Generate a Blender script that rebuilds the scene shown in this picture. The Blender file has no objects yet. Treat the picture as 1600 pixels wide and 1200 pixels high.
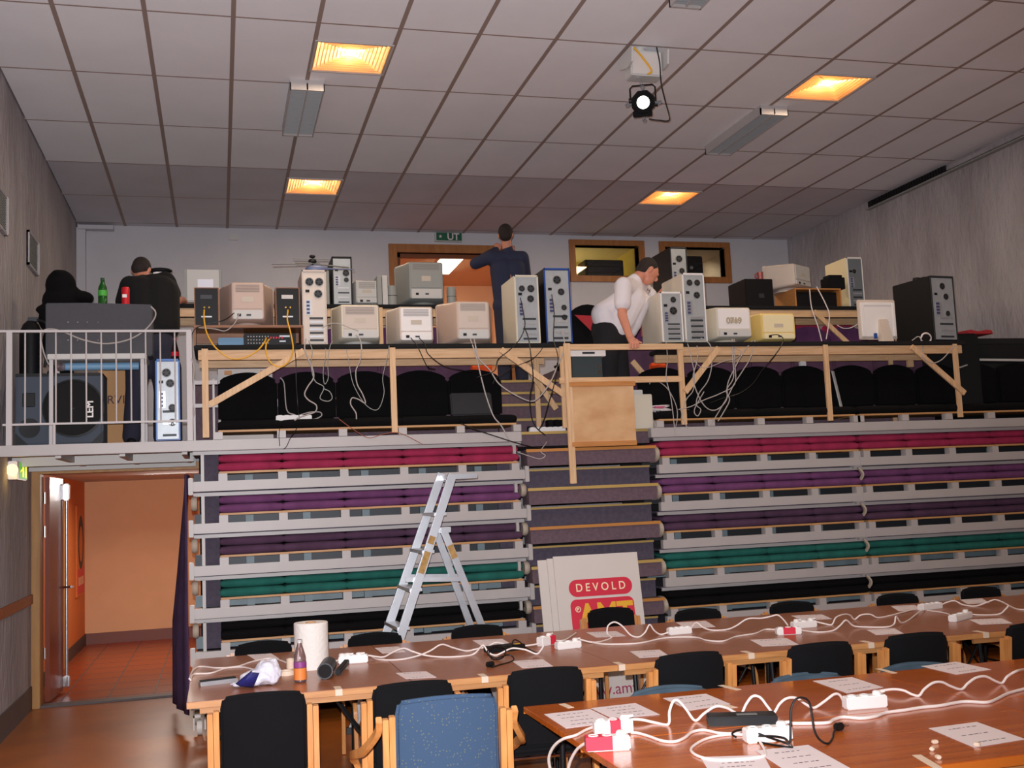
import bpy, bmesh, math, random
from mathutils import Vector, Matrix, Euler
random.seed(7)
C = bpy.context.scene.collection
PI = math.pi

# ------------------------------------------------------------------ camera
F_PX = 1703.07; YAW = 0.26538; PITCH = 0.10296; ROLL = -0.04372; EYE = 1.65
def cam_axes():
    f = Vector((math.sin(YAW)*math.cos(PITCH), math.cos(YAW)*math.cos(PITCH), math.sin(PITCH)))
    r = Vector((math.cos(YAW), -math.sin(YAW), 0)); u = r.cross(f)
    r2 = r*math.cos(ROLL)+u*math.sin(ROLL); u2 = -r*math.sin(ROLL)+u*math.cos(ROLL)
    return r2, u2, f
RA, UA, FA = cam_axes()
cam = bpy.data.objects.new('camera', bpy.data.cameras.new('camera'))
cam.matrix_world = Matrix(((RA.x, UA.x, -FA.x, 0), (RA.y, UA.y, -FA.y, 0), (RA.z, UA.z, -FA.z, EYE), (0, 0, 0, 1)))
cam.data.sensor_width = 36; cam.data.lens = F_PX/1600*36; cam.data.clip_end = 100
C.objects.link(cam); bpy.context.scene.camera = cam

# ------------------------------------------------------------------ world, light, exposure
wd = bpy.data.worlds.new('world'); bpy.context.scene.world = wd; wd.use_nodes = True
wd.node_tree.nodes['Background'].inputs[0].default_value = (0.5, 0.5, 0.55, 1)
wd.node_tree.nodes['Background'].inputs[1].default_value = 0.02
vs = bpy.context.scene.view_settings
vs.view_transform = 'Standard'; vs.look = 'None'; vs.gamma = 1.0; vs.use_curve_mapping = False
vs.exposure = 0.0
def light(name, kind, loc, power, color, size=0.1, target=None, **kw):
    l = bpy.data.lights.new(name, kind); l.energy = power; l.color = color
    if kind == 'AREA':
        l.size = size
    else:
        l.shadow_soft_size = size
    for k, v in kw.items(): setattr(l, k, v)
    o = bpy.data.objects.new(name, l); o.location = loc; C.objects.link(o)
    if target is not None:
        o.rotation_euler = (Vector(target)-Vector(loc)).to_track_quat('-Z', 'Y').to_euler()
    return o
# the photographer's flash, a hand's breadth above the lens
fl = light('camera_flash', 'SPOT', Vector((0, 0, EYE))+UA*0.07-RA*0.03+FA*0.06, 1640, (0.96, 0.955, 1.0), 0.012, None, spot_size=math.radians(100), spot_blend=0.85)
fl.rotation_euler = (FA-RA*0.17+UA*0.04).to_track_quat('-Z', 'Y').to_euler()
# warm ceiling lamps of the hall; four show in the photograph, the others hang nearer than the frame reaches
PANELS = [(0.751, 7.67+0.3), (0.751, 11.22+0.3), (4.962, 7.67+0.3), (4.962, 11.22+0.3)]
CEIL = 5.135
WARM = (1.0, 0.78, 0.56)
for i, (x, y) in enumerate([(x+0.3, y+0.3) for x, y in PANELS]+[(1.05, 4.6), (5.26, 4.6), (1.05, 1.2), (5.26, 1.2)]):
    light('ceiling_lamp_light', 'AREA', (x, y, CEIL-0.03), 26, WARM, 0.5, (x, y, 0))

# ------------------------------------------------------------------ helpers: pixels of the 1600x1200 photograph to points of the hall
def W(px, py, ax, val):
    v = FA+RA*((px-800)/F_PX)-UA*((py-600)/F_PX)
    o = Vector((0, 0, EYE)); t = (val-o[ax])/v[ax]
    return o+v*t
def onY(px, py, y): return W(px, py, 1, y)
def onZ(px, py, z): return W(px, py, 2, z)
def span(x0, x1, yt, Y, zb):
    a = onY(x0, yt, Y); b = onY(x1, yt, Y)
    return (a.x+b.x)/2, b.x-a.x, (a.z+b.z)/2-zb

# ------------------------------------------------------------------ materials
MATS = {}
def srgb(c):
    return tuple((x/12.92 if x <= 0.04045 else ((x+0.055)/1.055)**2.4) for x in [v/255 for v in c])
def mat(name, rgb, rough=0.6, metal=0.0, noise=0.0, scale=8.0, bump=0.0, bscale=60.0, rgb2=None, spec=0.5, stretch=None, trans=0.0, emit=None, estr=0.0, coat=0.0, wave=None):
    if name in MATS: return MATS[name]
    m = bpy.data.materials.new(name); m.use_nodes = True; nt = m.node_tree; b = nt.nodes['Principled BSDF']
    c = srgb(rgb); b.inputs['Base Color'].default_value = (*c, 1)
    b.inputs['Roughness'].default_value = rough; b.inputs['Metallic'].default_value = metal
    b.inputs['Specular IOR Level'].default_value = spec
    if coat: b.inputs['Coat Weight'].default_value = coat; b.inputs['Coat Roughness'].default_value = 0.12
    if trans: b.inputs['Transmission Weight'].default_value = trans
    if emit: b.inputs['Emission Color'].default_value = (*emit, 1); b.inputs['Emission Strength'].default_value = estr
    if noise or rgb2 or bump:
        tc = nt.nodes.new('ShaderNodeTexCoord'); mp = nt.nodes.new('ShaderNodeMapping')
        nt.links.new(tc.outputs['Object'], mp.inputs[0])
        if stretch: mp.inputs['Scale'].default_value = stretch
    if noise or rgb2:
        if wave:
            n = nt.nodes.new('ShaderNodeTexWave'); n.inputs['Scale'].default_value = wave; n.inputs['Distortion'].default_value = 6; n.inputs['Detail'].default_value = 3; n.inputs['Detail Scale'].default_value = 1.5
            out = n.outputs[1]
        else:
            n = nt.nodes.new('ShaderNodeTexNoise'); n.inputs['Scale'].default_value = scale; n.inputs['Detail'].default_value = 5
            out = n.outputs[0]
        nt.links.new(mp.outputs[0], n.inputs[0])
        r = nt.nodes.new('ShaderNodeValToRGB'); nt.links.new(out, r.inputs[0])
        c2 = srgb(rgb2) if rgb2 else tuple(max(0, x*(1-noise)) for x in c)
        r.color_ramp.elements[0].position = 0.3; r.color_ramp.elements[1].position = 0.7
        r.color_ramp.elements[0].color = (*c2, 1); r.color_ramp.elements[1].color = (*c, 1)
        nt.links.new(r.outputs[0], b.inputs['Base Color'])
    if bump:
        n2 = nt.nodes.new('ShaderNodeTexNoise'); n2.inputs['Scale'].default_value = bscale; n2.inputs['Detail'].default_value = 4
        nt.links.new(mp.outputs[0], n2.inputs[0])
        bp = nt.nodes.new('ShaderNodeBump'); bp.inputs['Strength'].default_value = bump; bp.inputs['Distance'].default_value = 0.02
        nt.links.new(n2.outputs[0], bp.inputs['Height']); nt.links.new(bp.outputs[0], b.inputs['Normal'])
    MATS[name] = m; return m

M_plaster = mat('rough_plaster', (182, 177, 180), 0.92, rgb2=(156, 150, 153), scale=2.2, bump=1.0, bscale=16, stretch=(1, 1, 0.45))
M_backwall = mat('back_wall_paint', (204, 202, 206), 0.9, rgb2=(192, 190, 195), scale=1.2, bump=0.25, bscale=14)
M_floor = mat('linoleum', (176, 98, 34), 0.36, rgb2=(150, 80, 28), scale=2.2, spec=0.45)
M_tilefloor = mat('terracotta_tile', (150, 62, 24), 0.32)
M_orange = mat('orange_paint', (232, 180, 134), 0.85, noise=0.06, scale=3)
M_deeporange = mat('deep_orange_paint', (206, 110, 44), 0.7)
M_base = mat('dark_baseboard', (92, 82, 80), 0.6)
M_band = mat('wood_band', (176, 98, 52), 0.5, rgb2=(150, 80, 40), scale=3, stretch=(1, 8, 8))
M_white = mat('white_steel', (184, 178, 176), 0.42, noise=0.06, scale=5)
M_rail = mat('white_railing_paint', (196, 190, 190), 0.45)
M_steel = mat('blue_grey_steel', (132, 150, 156), 0.5, noise=0.25, scale=6)
M_darksteel = mat('dark_steel', (60, 62, 66), 0.5, metal=0.4)
M_pine = mat('pine', (228, 190, 148), 0.55, rgb2=(206, 164, 120), scale=5, stretch=(1, 14, 14), bump=0.08, bscale=40)
M_pineV = mat('pine_upright', (230, 194, 152), 0.55, rgb2=(208, 166, 122), scale=5, stretch=(14, 14, 1))
M_ply = mat('plywood', (226, 186, 140), 0.55, rgb2=(196, 146, 98), scale=3.5, stretch=(1, 1, 1.6))
M_batten = mat('orange_batten', (204, 140, 78), 0.5, rgb2=(184, 122, 64), scale=5, stretch=(1, 12, 12))
M_seatwood = mat('seat_plank_wood', (206, 160, 106), 0.5, rgb2=(182, 128, 78), scale=4, stretch=(1, 10, 10))
M_carpet = mat('purple_grey_carpet', (112, 92, 100), 0.95, rgb2=(98, 80, 90), scale=30, bump=0.3, bscale=300)
M_carpetdk = mat('blue_grey_carpet', (90, 82, 96), 0.95, rgb2=(78, 70, 84), scale=30, bump=0.3, bscale=300)
M_nose = mat('brass_nosing', (196, 164, 96), 0.45, metal=0.2)
M_nosewood = mat('wood_nosing', (190, 128, 62), 0.5)
def fabric(n, rgb):
    d = tuple(int(v*0.86) for v in rgb)
    return mat(n, rgb, 0.95, rgb2=d, scale=9, bump=0.15, bscale=260, spec=0.2)
M_crim = fabric('crimson_fabric', (168, 50, 86)); M_purp = fabric('purple_fabric', (118, 70, 114))
M_dpurp = fabric('dark_purple_fabric', (88, 62, 86)); M_teal = fabric('teal_fabric', (40, 108, 98)); M_blk = fabric('black_fabric', (10, 9, 11))
M_chairblk = fabric('chair_black_fabric', (14, 14, 17))
M_curtain = fabric('purple_curtain', (86, 66, 100))
M_black = mat('black_plastic', (15, 15, 18), 0.5, spec=0.3); M_cloth = mat('black_desk_cloth', (14, 14, 16), 0.9)
M_rubber = mat('black_rubber', (12, 12, 13), 0.45)
M_beige = mat('beige_plastic', (204, 190, 178), 0.5); M_beige2 = mat('warm_beige_plastic', (196, 172, 158), 0.5)
M_putty = mat('putty_plastic', (214, 206, 188), 0.5); M_grey = mat('grey_plastic', (150, 152, 148), 0.5); M_lgrey = mat('light_grey_plastic', (200, 198, 194), 0.5)
M_cream = mat('yellowed_plastic', (226, 196, 118), 0.5); M_creamface = mat('cream_plastic', (236, 222, 178), 0.5)
M_wht = mat('white_plastic', (236, 232, 230), 0.4); M_paper = mat('paper', (228, 216, 220), 0.8)
M_zinc = mat('zinc_plate', (178, 184, 188), 0.42, metal=0.35, noise=0.1, scale=20)
M_alu = mat('aluminium', (200, 204, 210), 0.33, metal=0.75, noise=0.12, scale=12)
M_chrome = mat('chrome', (225, 225, 228), 0.15, metal=1.0)
M_birch = mat('lacquered_birch', (214, 150, 88), 0.38, rgb2=(192, 126, 66), scale=4, stretch=(12, 12, 1), coat=0.3)
M_walnut = mat('walnut_veneer', (150, 98, 60), 0.45, rgb2=(128, 80, 46), scale=4, stretch=(1, 12, 12))
M_zincd = mat('fan_zinc', (150, 150, 150), 0.55, metal=0.3)
M_matt = mat('matt_black_paint', (16, 16, 18), 0.85, spec=0.15)
M_lam = mat('brown_laminate', (164, 100, 64), 0.32, rgb2=(152, 90, 56), scale=30, coat=0.15)
M_varn = mat('varnished_pine', (198, 104, 32), 0.26, rgb2=(174, 82, 22), scale=2.2, stretch=(1.2, 14, 1), coat=0.5)
M_varnedge = mat('varnished_pine_edge', (206, 112, 40), 0.3, coat=0.4)
M_edge = mat('table_edge_wood', (206, 148, 92), 0.42, rgb2=(184, 124, 72), scale=4, stretch=(1, 10, 10))
M_doorframe = mat('door_frame_wood', (186, 136, 72), 0.5, rgb2=(164, 116, 58), scale=3, stretch=(6, 6, 1))
M_doorframe2 = mat('upper_frame_wood', (170, 112, 60), 0.5, rgb2=(150, 94, 48), scale=3, stretch=(6, 6, 1))
M_doorleaf = mat('red_brown_door', (128, 54, 26), 0.35, coat=0.2)
M_skin = mat('skin', (208, 138, 112), 0.55, noise=0.08, scale=14); M_hair = mat('dark_hair', (38, 28, 24), 0.8, bump=0.4, bscale=90)
M_tee = mat('white_cotton', (226, 220, 224), 0.9, bump=0.35, bscale=9); M_navy = mat('navy_cotton', (44, 48, 72), 0.9, bump=0.3, bscale=10)
M_trous = mat('black_trousers', (22, 21, 26), 0.9, bump=0.2, bscale=10); M_blktee = mat('black_cotton', (8, 7, 9), 0.92, bump=0.25, bscale=9)
M_jeans = mat('dark_jeans', (42, 42, 58), 0.9)
M_red = mat('red_paint', (206, 26, 44), 0.5); M_redp = mat('red_print', (212, 40, 66), 0.55); M_yel = mat('yellow_print', (236, 176, 48), 0.55)
M_creamink = mat('cream_print', (250, 226, 190), 0.6); M_ink = mat('ink', (70, 52, 66), 0.8)
M_board = mat('white_card', (214, 206, 200), 0.7, noise=0.03, scale=4)
M_cardboard = mat('cardboard', (190, 144, 98), 0.8)
M_ycable = mat('yellow_cable', (226, 166, 30), 0.5); M_wcable = mat('white_cable', (236, 224, 220), 0.45); M_gcable = mat('grey_cable', (172, 164, 160), 0.5)
M_green = mat('sign_green', (22, 92, 66), 0.5); M_blue = mat('blue_case', (34, 74, 150), 0.4)
M_lblue = mat('light_blue_panel', (112, 156, 190), 0.5); M_amp = mat('grey_speaker_carpet', (72, 80, 92), 0.85)
M_mixer = mat('charcoal_case', (74, 74, 80), 0.8, noise=0.1, scale=30)
M_glassg = mat('green_bottle', (20, 120, 30), 0.1, trans=0.6); M_clearp = mat('clear_plastic', (220, 200, 205), 0.08, trans=0.9)
M_bag = mat('white_bag', (222, 222, 236), 0.25); M_bagblue = mat('blue_print', (36, 40, 112), 0.4)
M_orangecloth = mat('orange_cloth', (238, 84, 24), 0.8); M_redcloth = mat('dark_red_cloth', (170, 40, 50), 0.8)
M_gold = mat('gold_plug', (220, 180, 90), 0.25, metal=0.9)
M_lcd = mat('sticker_white', (225, 230, 240), 0.5)
M_tape = mat('masking_tape', (226, 204, 182), 0.6)
M_buff = mat('buffer_beige', (176, 162, 146), 0.6)
M_glass = mat('window_glass', (235, 240, 240), 0.02, trans=1.0)
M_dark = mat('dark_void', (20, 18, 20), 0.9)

# ------------------------------------------------------------------ mesh builder
def catmull(pts, n=6, closed=False):
    P = [Vector(p) for p in pts]
    if len(P) < 3: return P
    out = []
    for i in range(len(P)-1):
        p0 = P[i-1] if i > 0 else P[i]*2-P[i+1]
        p1, p2 = P[i], P[i+1]
        p3 = P[i+2] if i+2 < len(P) else P[i+1]*2-P[i]
        for k in range(n):
            t = k/n
            out.append(0.5*((2*p1)+(p2-p0)*t+(2*p0-5*p1+4*p2-p3)*t*t+(3*p1-p0-3*p2+p3)*t**3))
    out.append(P[-1]); return out

class MB:
    def __init__(s): s.bm = bmesh.new()
    def faces(s, vs, fs, mi=0):
        v = [s.bm.verts.new(p) for p in vs]
        for f in fs:
            try:
                q = s.bm.faces.new([v[i] for i in f]); q.material_index = mi
            except ValueError: pass
        return s
    def box(s, x0, x1, y0, y1, z0, z1, mi=0):
        vs = [(x0, y0, z0), (x1, y0, z0), (x1, y1, z0), (x0, y1, z0), (x0, y0, z1), (x1, y0, z1), (x1, y1, z1), (x0, y1, z1)]
        return s.faces(vs, [(3, 2, 1, 0), (4, 5, 6, 7), (0, 1, 5, 4), (1, 2, 6, 5), (2, 3, 7, 6), (3, 0, 4, 7)], mi)
    def obox(s, M, sx, sy, sz, mi=0):
        vs = [M @ Vector((a*sx/2, b*sy/2, c*sz/2)) for c in (-1, 1) for a, b in ((-1, -1), (1, -1), (1, 1), (-1, 1))]
        return s.faces(vs, [(3, 2, 1, 0), (4, 5, 6, 7), (0, 1, 5, 4), (1, 2, 6, 5), (2, 3, 7, 6), (3, 0, 4, 7)], mi)
    def bar(s, p0, p1, w, h, up=(0, 0, 1), mi=0):
        p0 = Vector(p0); p1 = Vector(p1); d = (p1-p0); L = d.length; d.normalize(); u = Vector(up)
        sd = d.cross(u)
        if sd.length < 1e-4: sd = d.cross(Vector((1, 0, 0)))
        sd.normalize(); u = sd.cross(d)
        M = Matrix.Translation((p0+p1)/2) @ Matrix((( d.x, sd.x, u.x), (d.y, sd.y, u.y), (d.z, sd.z, u.z))).to_4x4()
        return s.obox(M, L, w, h, mi)
    def sweep(s, pts, w, h, side=(1, 0, 0), mi=0):
        """flat rectangular strip bent along pts; w along side"""
        P = [Vector(p) for p in pts]; sd = Vector(side).normalized(); rings = []
        for i, p in enumerate(P):
            t = (P[min(i+1, len(P)-1)]-P[max(i-1, 0)]).normalized(); n = sd.cross(t).normalized()
            rings.append([p+sd*w/2+n*h/2, p-sd*w/2+n*h/2, p-sd*w/2-n*h/2, p+sd*w/2-n*h/2])
        return s.loft(rings, mi)
    def loft(s, rings, mi=0, cap=True, closed=True):
        vs = [s.bm.verts.new(p) for r in rings for p in r]; n = len(rings[0])
        for i in range(len(rings)-1):
            for k in range(n if closed else n-1):
                a, b = i*n+k, i*n+(k+1) % n
                f = s.bm.faces.new((vs[a], vs[b], vs[b+n], vs[a+n])); f.material_index = mi
        if cap:
            f = s.bm.faces.new(vs[:n][::-1]); f.material_index = mi
            f = s.bm.faces.new(vs[-n:]); f.material_index = mi
        return s
    def tube(s, pts, r, seg=8, mi=0, smooth=0):
        P = catmull(pts, smooth) if smooth else [Vector(p) for p in pts]
        rings = []; ref = None
        for i, p in enumerate(P):
            t = (P[min(i+1, len(P)-1)]-P[max(i-1, 0)])
            if t.length < 1e-7: t = Vector((0, 0, 1))
            t.normalize()
            if ref is None:
                ref = t.cross(Vector((0, 0, 1)))
                if ref.length < 0.1: ref = t.cross(Vector((1, 0, 0)))
            ref = (ref-t*ref.dot(t)).normalized(); b = t.cross(ref)
            rings.append([p+(ref*math.cos(a)+b*math.sin(a))*r for a in [2*PI*k/seg for k in range(seg)]])
        return s.loft(rings, mi)
    def cyl(s, p0, p1, r0, r1=None, seg=20, mi=0):
        r1 = r0 if r1 is None else r1
        p0 = Vector(p0); p1 = Vector(p1); t = (p1-p0).normalized(); ref = t.cross(Vector((0, 0, 1)))
        if ref.length < 0.1: ref = t.cross(Vector((1, 0, 0)))
        ref.normalize(); b = t.cross(ref)
        return s.loft([[p+(ref*math.cos(a)+b*math.sin(a))*r for a in [2*PI*k/seg for k in range(seg)]] for p, r in ((p0, r0), (p1, r1))], mi)
    def lathe(s, c, prof, seg=24, mi=0, axis='Z', cap=True):
        c = Vector(c); rings = []
        for r, z in prof:
            ring = []
            for k in range(seg):
                a = 2*PI*k/seg
                if axis == 'Z': v = Vector((r*math.cos(a), r*math.sin(a), z))
                elif axis == 'Y': v = Vector((r*math.cos(a), z, r*math.sin(a)))
                else: v = Vector((z, r*math.cos(a), r*math.sin(a)))
                ring.append(c+v)
            rings.append(ring)
        return s.loft(rings, mi, cap)
    def ell(s, c, r, M=None, seg=16, rings=10, mi=0):
        c = Vector(c); r = (r, r, r) if isinstance(r, (int, float)) else r
        R = []
        for i in range(rings+1):
            th = PI*(i/rings); th = min(max(th, 0.03), PI-0.03); ring = []
            for k in range(seg):
                a = 2*PI*k/seg
                v = Vector((r[0]*math.sin(th)*math.cos(a), r[1]*math.sin(th)*math.sin(a), -r[2]*math.cos(th)))
                if M: v = M @ v
                ring.append(c+v)
            R.append(ring)
        return s.loft(R, mi)
    def cap_(s, p0, p1, r0, r1, seg=16):
        """tapered capsule with closed ends"""
        p0 = Vector(p0); p1 = Vector(p1); d = (p1-p0).normalized(); ref = d.cross(Vector((0, 0, 1)))
        if ref.length < 0.1: ref = d.cross(Vector((1, 0, 0)))
        ref.normalize(); b = d.cross(ref); R = []
        for k in range(5):
            a = PI/2*k/5; a = max(a, 0.08); R.append((p0-d*r0*math.cos(a), r0*math.sin(a)))
        R.append((p0, r0)); R.append((p1, r1))
        for k in range(5):
            a = PI/2*(k+1)/5; a = min(a, PI/2-0.08); R.append((p1+d*r1*math.sin(a), r1*math.cos(a)))
        return s.loft([[c+(ref*math.cos(t)+b*math.sin(t))*r for t in [2*PI*j/seg for j in range(seg)]] for c, r in R])
    def prism(s, poly, d0, d1, axis='Y', mi=0):
        """poly in the plane across axis, extruded d0..d1"""
        def P(a, b, d): return (a, d, b) if axis == 'Y' else ((d, a, b) if axis == 'X' else (a, b, d))
        return s.loft([[P(a, b, d0) for a, b in poly], [P(a, b, d1) for a, b in poly]], mi)
    def build(s, name, mats, parent=None, bevel=0, segs=2, smooth=True, world=False, sharp=35):
        bm = s.bm
        bmesh.ops.recalc_face_normals(bm, faces=bm.faces)
        if bevel:
            es = [e for e in bm.edges if len(e.link_faces) == 2 and e.calc_face_angle(0) > math.radians(30)]
            bmesh.ops.bevel(bm, geom=es, offset=bevel, segments=segs, affect='EDGES', clamp_overlap=True)
        if world and parent is not None:
            inv = Matrix.LocRotScale(parent.location, parent.rotation_euler, None).inverted()
            if parent.parent is not None:
                pp = parent.parent; inv = inv @ Matrix.LocRotScale(pp.location, pp.rotation_euler, None).inverted()
            bmesh.ops.transform(bm, matrix=inv, verts=bm.verts)
        me = bpy.data.meshes.new(name); bm.to_mesh(me); bm.free()
        for m in (mats if isinstance(mats, (list, tuple)) else [mats]): me.materials.append(m)
        if smooth:
            me.polygons.foreach_set('use_smooth', [True]*len(me.polygons)); me.set_sharp_from_angle(angle=math.radians(sharp))
        o = bpy.data.objects.new(name, me); C.objects.link(o)
        if parent is not None: o.parent = parent
        return o
def rrect(w, h, r, n=4, cx=0, cy=0):
    out = []
    for sx, sy, a0 in ((1, 1, 0), (-1, 1, PI/2), (-1, -1, PI), (1, -1, 1.5*PI)):
        for k in range(n+1):
            a = a0+PI/2*k/n; out.append((cx+sx*(w/2-r)+r*math.cos(a), cy+sy*(h/2-r)+r*math.sin(a)))
    return out
def text_mesh(name, txt, size, m, parent, loc, rot, ext=0.0008, align='CENTER', shear=0, bold=0.0, sx=1.0):
    cu = bpy.data.curves.new(name, 'FONT'); cu.body = txt; cu.size = size; cu.extrude = ext; cu.align_x = align; cu.align_y = 'CENTER'; cu.shear = shear; cu.offset = bold
    t = bpy.data.objects.new(name, cu); C.objects.link(t)
    me = bpy.data.meshes.new_from_object(t.evaluated_get(bpy.context.evaluated_depsgraph_get()))
    bpy.data.objects.remove(t); bpy.data.curves.remove(cu)
    me.name = name; me.materials.clear(); me.materials.append(m)
    o = bpy.data.objects.new(name, me); C.objects.link(o); o.location = loc; o.rotation_euler = rot; o.scale = (sx, 1, 1)
    if parent is not None: o.parent = parent
    return o
def tag(o, label=None, cat=None, group=None, kind=None):
    if label: o['label'] = label
    if cat: o['category'] = cat
    if group: o['group'] = group
    if kind: o['kind'] = kind
    return o
def thing(name, label, cat, loc=(0, 0, 0), rz=0, group=None):
    o = bpy.data.objects.new(name, None); C.objects.link(o); o.location = loc; o.rotation_euler = (0, 0, rz)
    o.empty_display_size = 0.1
    return tag(o, label, cat, group)
def struct(mb, name, m, **kw):
    o = mb.build(name, m, smooth=False, **kw); o['kind'] = 'structure'; return o
def copy_tree(root, loc, rz=None, label=None, group=None):
    r = root.copy(); C.objects.link(r); r.location = loc
    if rz is not None: r.rotation_euler = (0, 0, rz)
    if label: r['label'] = label
    if group: r['group'] = group
    for ch in list(root.children):
        c = ch.copy(); C.objects.link(c); c.parent = r
        for g in ch.children:
            d = g.copy(); C.objects.link(d); d.parent = c
    return r

# ------------------------------------------------------------------ room shell
XL, XR, YB, YF = -1.60, 7.91, 13.75, -3.0
GX0, GX, GY0, GY = -1.054, 0.6016, 7.676, 1.185
struct(MB().box(XL-0.3, XR+0.2, YF-0.2, 10.5, -0.2, 0), 'floor', M_floor)
xs = [XL]+[GX0+GX*k for k in range(0, 15)]+[XR]
ys = [GY0+GY*j for j in range(-9, 6)]; ys = [YF]+[y for y in ys if YF+0.1 < y < YB-0.05]+[YB]
PX = {(round(p[0], 2)): p for p in PANELS}
front = MB(); back = MB(); grid = MB()
def tile(mb, a, b, c, d): mb.box(a+0.013, b-0.013, c+0.006, d-0.006, CEIL, CEIL+0.03)
ALLP = [(0.751, 7.97), (4.962, 7.97), (0.751, 11.52), (4.962, 11.52), (0.751, 4.415), (4.962, 4.415), (0.751, 0.86), (4.962, 0.86)]
for i in range(len(xs)-1):
    for j in range(len(ys)-1):
        a, b, c, d = xs[i], xs[i+1], ys[j], ys[j+1]
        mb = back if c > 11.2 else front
        hit = [p for p in ALLP if abs(p[0]-a) < 0.05 and c-0.01 <= p[1] < d]
        if hit:
            y0 = hit[0][1]; tile(mb, a, b, c, y0); tile(mb, a, b, y0+0.6, d)
        else: tile(mb, a, b, c, d)
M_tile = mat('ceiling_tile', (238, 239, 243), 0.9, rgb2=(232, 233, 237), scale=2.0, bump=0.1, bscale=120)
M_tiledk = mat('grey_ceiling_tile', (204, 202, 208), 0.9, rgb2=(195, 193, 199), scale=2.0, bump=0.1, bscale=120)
M_grid = mat('ceiling_grid_brown', (150, 132, 124), 0.7)
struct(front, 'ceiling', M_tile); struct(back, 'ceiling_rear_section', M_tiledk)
g = MB()
for x in xs[1:-1]: g.box(x-0.0165, x+0.0165, YF, YB, CEIL-0.003, CEIL+0.02)
for y in ys[1:-1]: g.box(XL, XR, y-0.009, y+0.009, CEIL-0.002, CEIL+0.02)
struct(g, 'trim_ceiling_grid', M_grid)
struct(MB().box(XL-0.2, XR+0.2, YF-0.2, YB+0.2, CEIL+0.25, CEIL+0.3), 'ceiling_slab', M_dark)
struct(MB().box(XL-0.2, XL, YF, 10.5, 0, CEIL+0.3).box(XL-0.2, XL, 10.5, YB, 2.1, CEIL+0.3), 'wall_left', M_plaster)
struct(MB().box(XR, XR+0.2, YF, YB, 0, CEIL+0.3), 'wall_right', M_plaster)
struct(MB().box(XL-0.2, XR+0.2, YF-0.2, YF, 0, CEIL+0.3), 'wall_front', M_plaster)
# back wall with the upper door and two control room windows
DX0, DX1, DZ = 2.27, 3.74, 4.86
W1 = (4.70, 5.62, 4.58, 5.00); W2 = (6.01, 6.91, 4.58, 5.00)
wb = MB(); y0, y1 = YB, YB+0.14
wb.box(XL, DX0, y0, y1, 2.1, CEIL+0.3).box(DX0, DX1, y0, y1, DZ, CEIL+0.3).box(DX1, W1[0], y0, y1, 2.1, CEIL+0.3)
wb.box(W1[0], W1[1], y0, y1, 2.1, W1[2]).box(W1[0], W1[1], y0, y1, W1[3], CEIL+0.3)
wb.box(W1[1], W2[0], y0, y1, 2.1, CEIL+0.3).box(W2[0], W2[1], y0, y1, 2.1, W2[2]).box(W2[0], W2[1], y0, y1, W2[3], CEIL+0.3).box(W2[1], XR, y0, y1, 2.1, CEIL+0.3)
struct(wb, 'wall_back', M_backwall)
# left wall band and baseboard
struct(MB().box(XL, XL+0.018, YF, 10.42, 0.905, 0.985), 'trim_1', M_band)
struct(MB().box(XL, XL+0.012, YF, 10.42, 0, 0.20), 'baseboard_left', M_base)
struct(MB().box(XL, XL+0.10, YB-0.10, YB, 2.19, 5.08), 'trim_2', M_backwall)
struct(MB().box(XL+0.02, XL+0.42, YB-0.14, YB-0.02, 5.055, 5.105), 'trim_3', M_backwall)
# wall under the platform with the lower doorway
OX0, OX1, OZ = -1.53, -0.10, 2.03
struct(MB().box(XL-0.2, OX0-0.07, 10.5, 10.62, 0, 2.1).box(OX0-0.07, OX1+0.07, 10.5, 10.62, OZ+0.07, 2.1).box(OX1+0.07, XR, 10.5, 10.62, 0, 2.1), 'wall_lower', M_plaster)
fr = MB(); fr.box(OX0-0.07, OX0, 10.44, 10.64, 0, OZ+0.07).box(OX1, OX1+0.07, 10.44, 10.64, 0, OZ+0.07).box(OX0, OX1, 10.44, 10.64, OZ, OZ+0.07)
struct(fr, 'door_1_frame', M_doorframe, bevel=0.004)
struct(MB().box(OX0, OX1, 10.46, 10.60, 0, 0.018), 'trim_threshold', M_base)
# corridor behind the lower doorway
CY = 15.2
struct(MB().box(-1.9, 0.6, 10.62, CY+0.1, -0.2, 0.0), 'floor_corridor', M_tilefloor)
gr = MB()
for k in range(-4, 4): gr.box(-0.6+k*0.4-0.005, -0.6+k*0.4+0.005, 10.62, CY, 0, 0.0012)
for k in range(11): gr.box(-1.75, 0.5, 10.8+k*0.4-0.004, 10.8+k*0.4+0.004, 0, 0.0012)
struct(gr, 'trim_tile_joints', M_base)
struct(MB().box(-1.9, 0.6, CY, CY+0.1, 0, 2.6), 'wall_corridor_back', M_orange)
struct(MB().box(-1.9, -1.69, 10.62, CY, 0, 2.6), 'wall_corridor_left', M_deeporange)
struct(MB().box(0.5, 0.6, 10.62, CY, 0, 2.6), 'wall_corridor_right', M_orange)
struct(MB().box(-1.9, 0.6, 10.62, 13.70, 2.5, 2.18+0.4), 'ceiling_corridor', M_backwall) if False else None
struct(MB().box(-1.75, 0.5, CY-0.015, CY, 0, 0.14), 'baseboard_corridor', mat('tile_skirting', (122, 70, 58), 0.5))
struct(MB().box(-1.69, -1.675, 10.62, CY, 0, 0.14), 'baseboard_corridor_left', mat('tile_skirting_dark', (70, 56, 52), 0.5))
struct(MB().box(-1.9, 0.6, 10.62, CY+0.1, 2.19-0.11, 2.19-0.02), 'ceiling_corridor', M_backwall)
light('corridor_lamp_light', 'AREA', (-0.5, 13.2, 2.05), 44, (1.0, 0.90, 0.80), 0.6, (-0.5, 12.6, 0))
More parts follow.
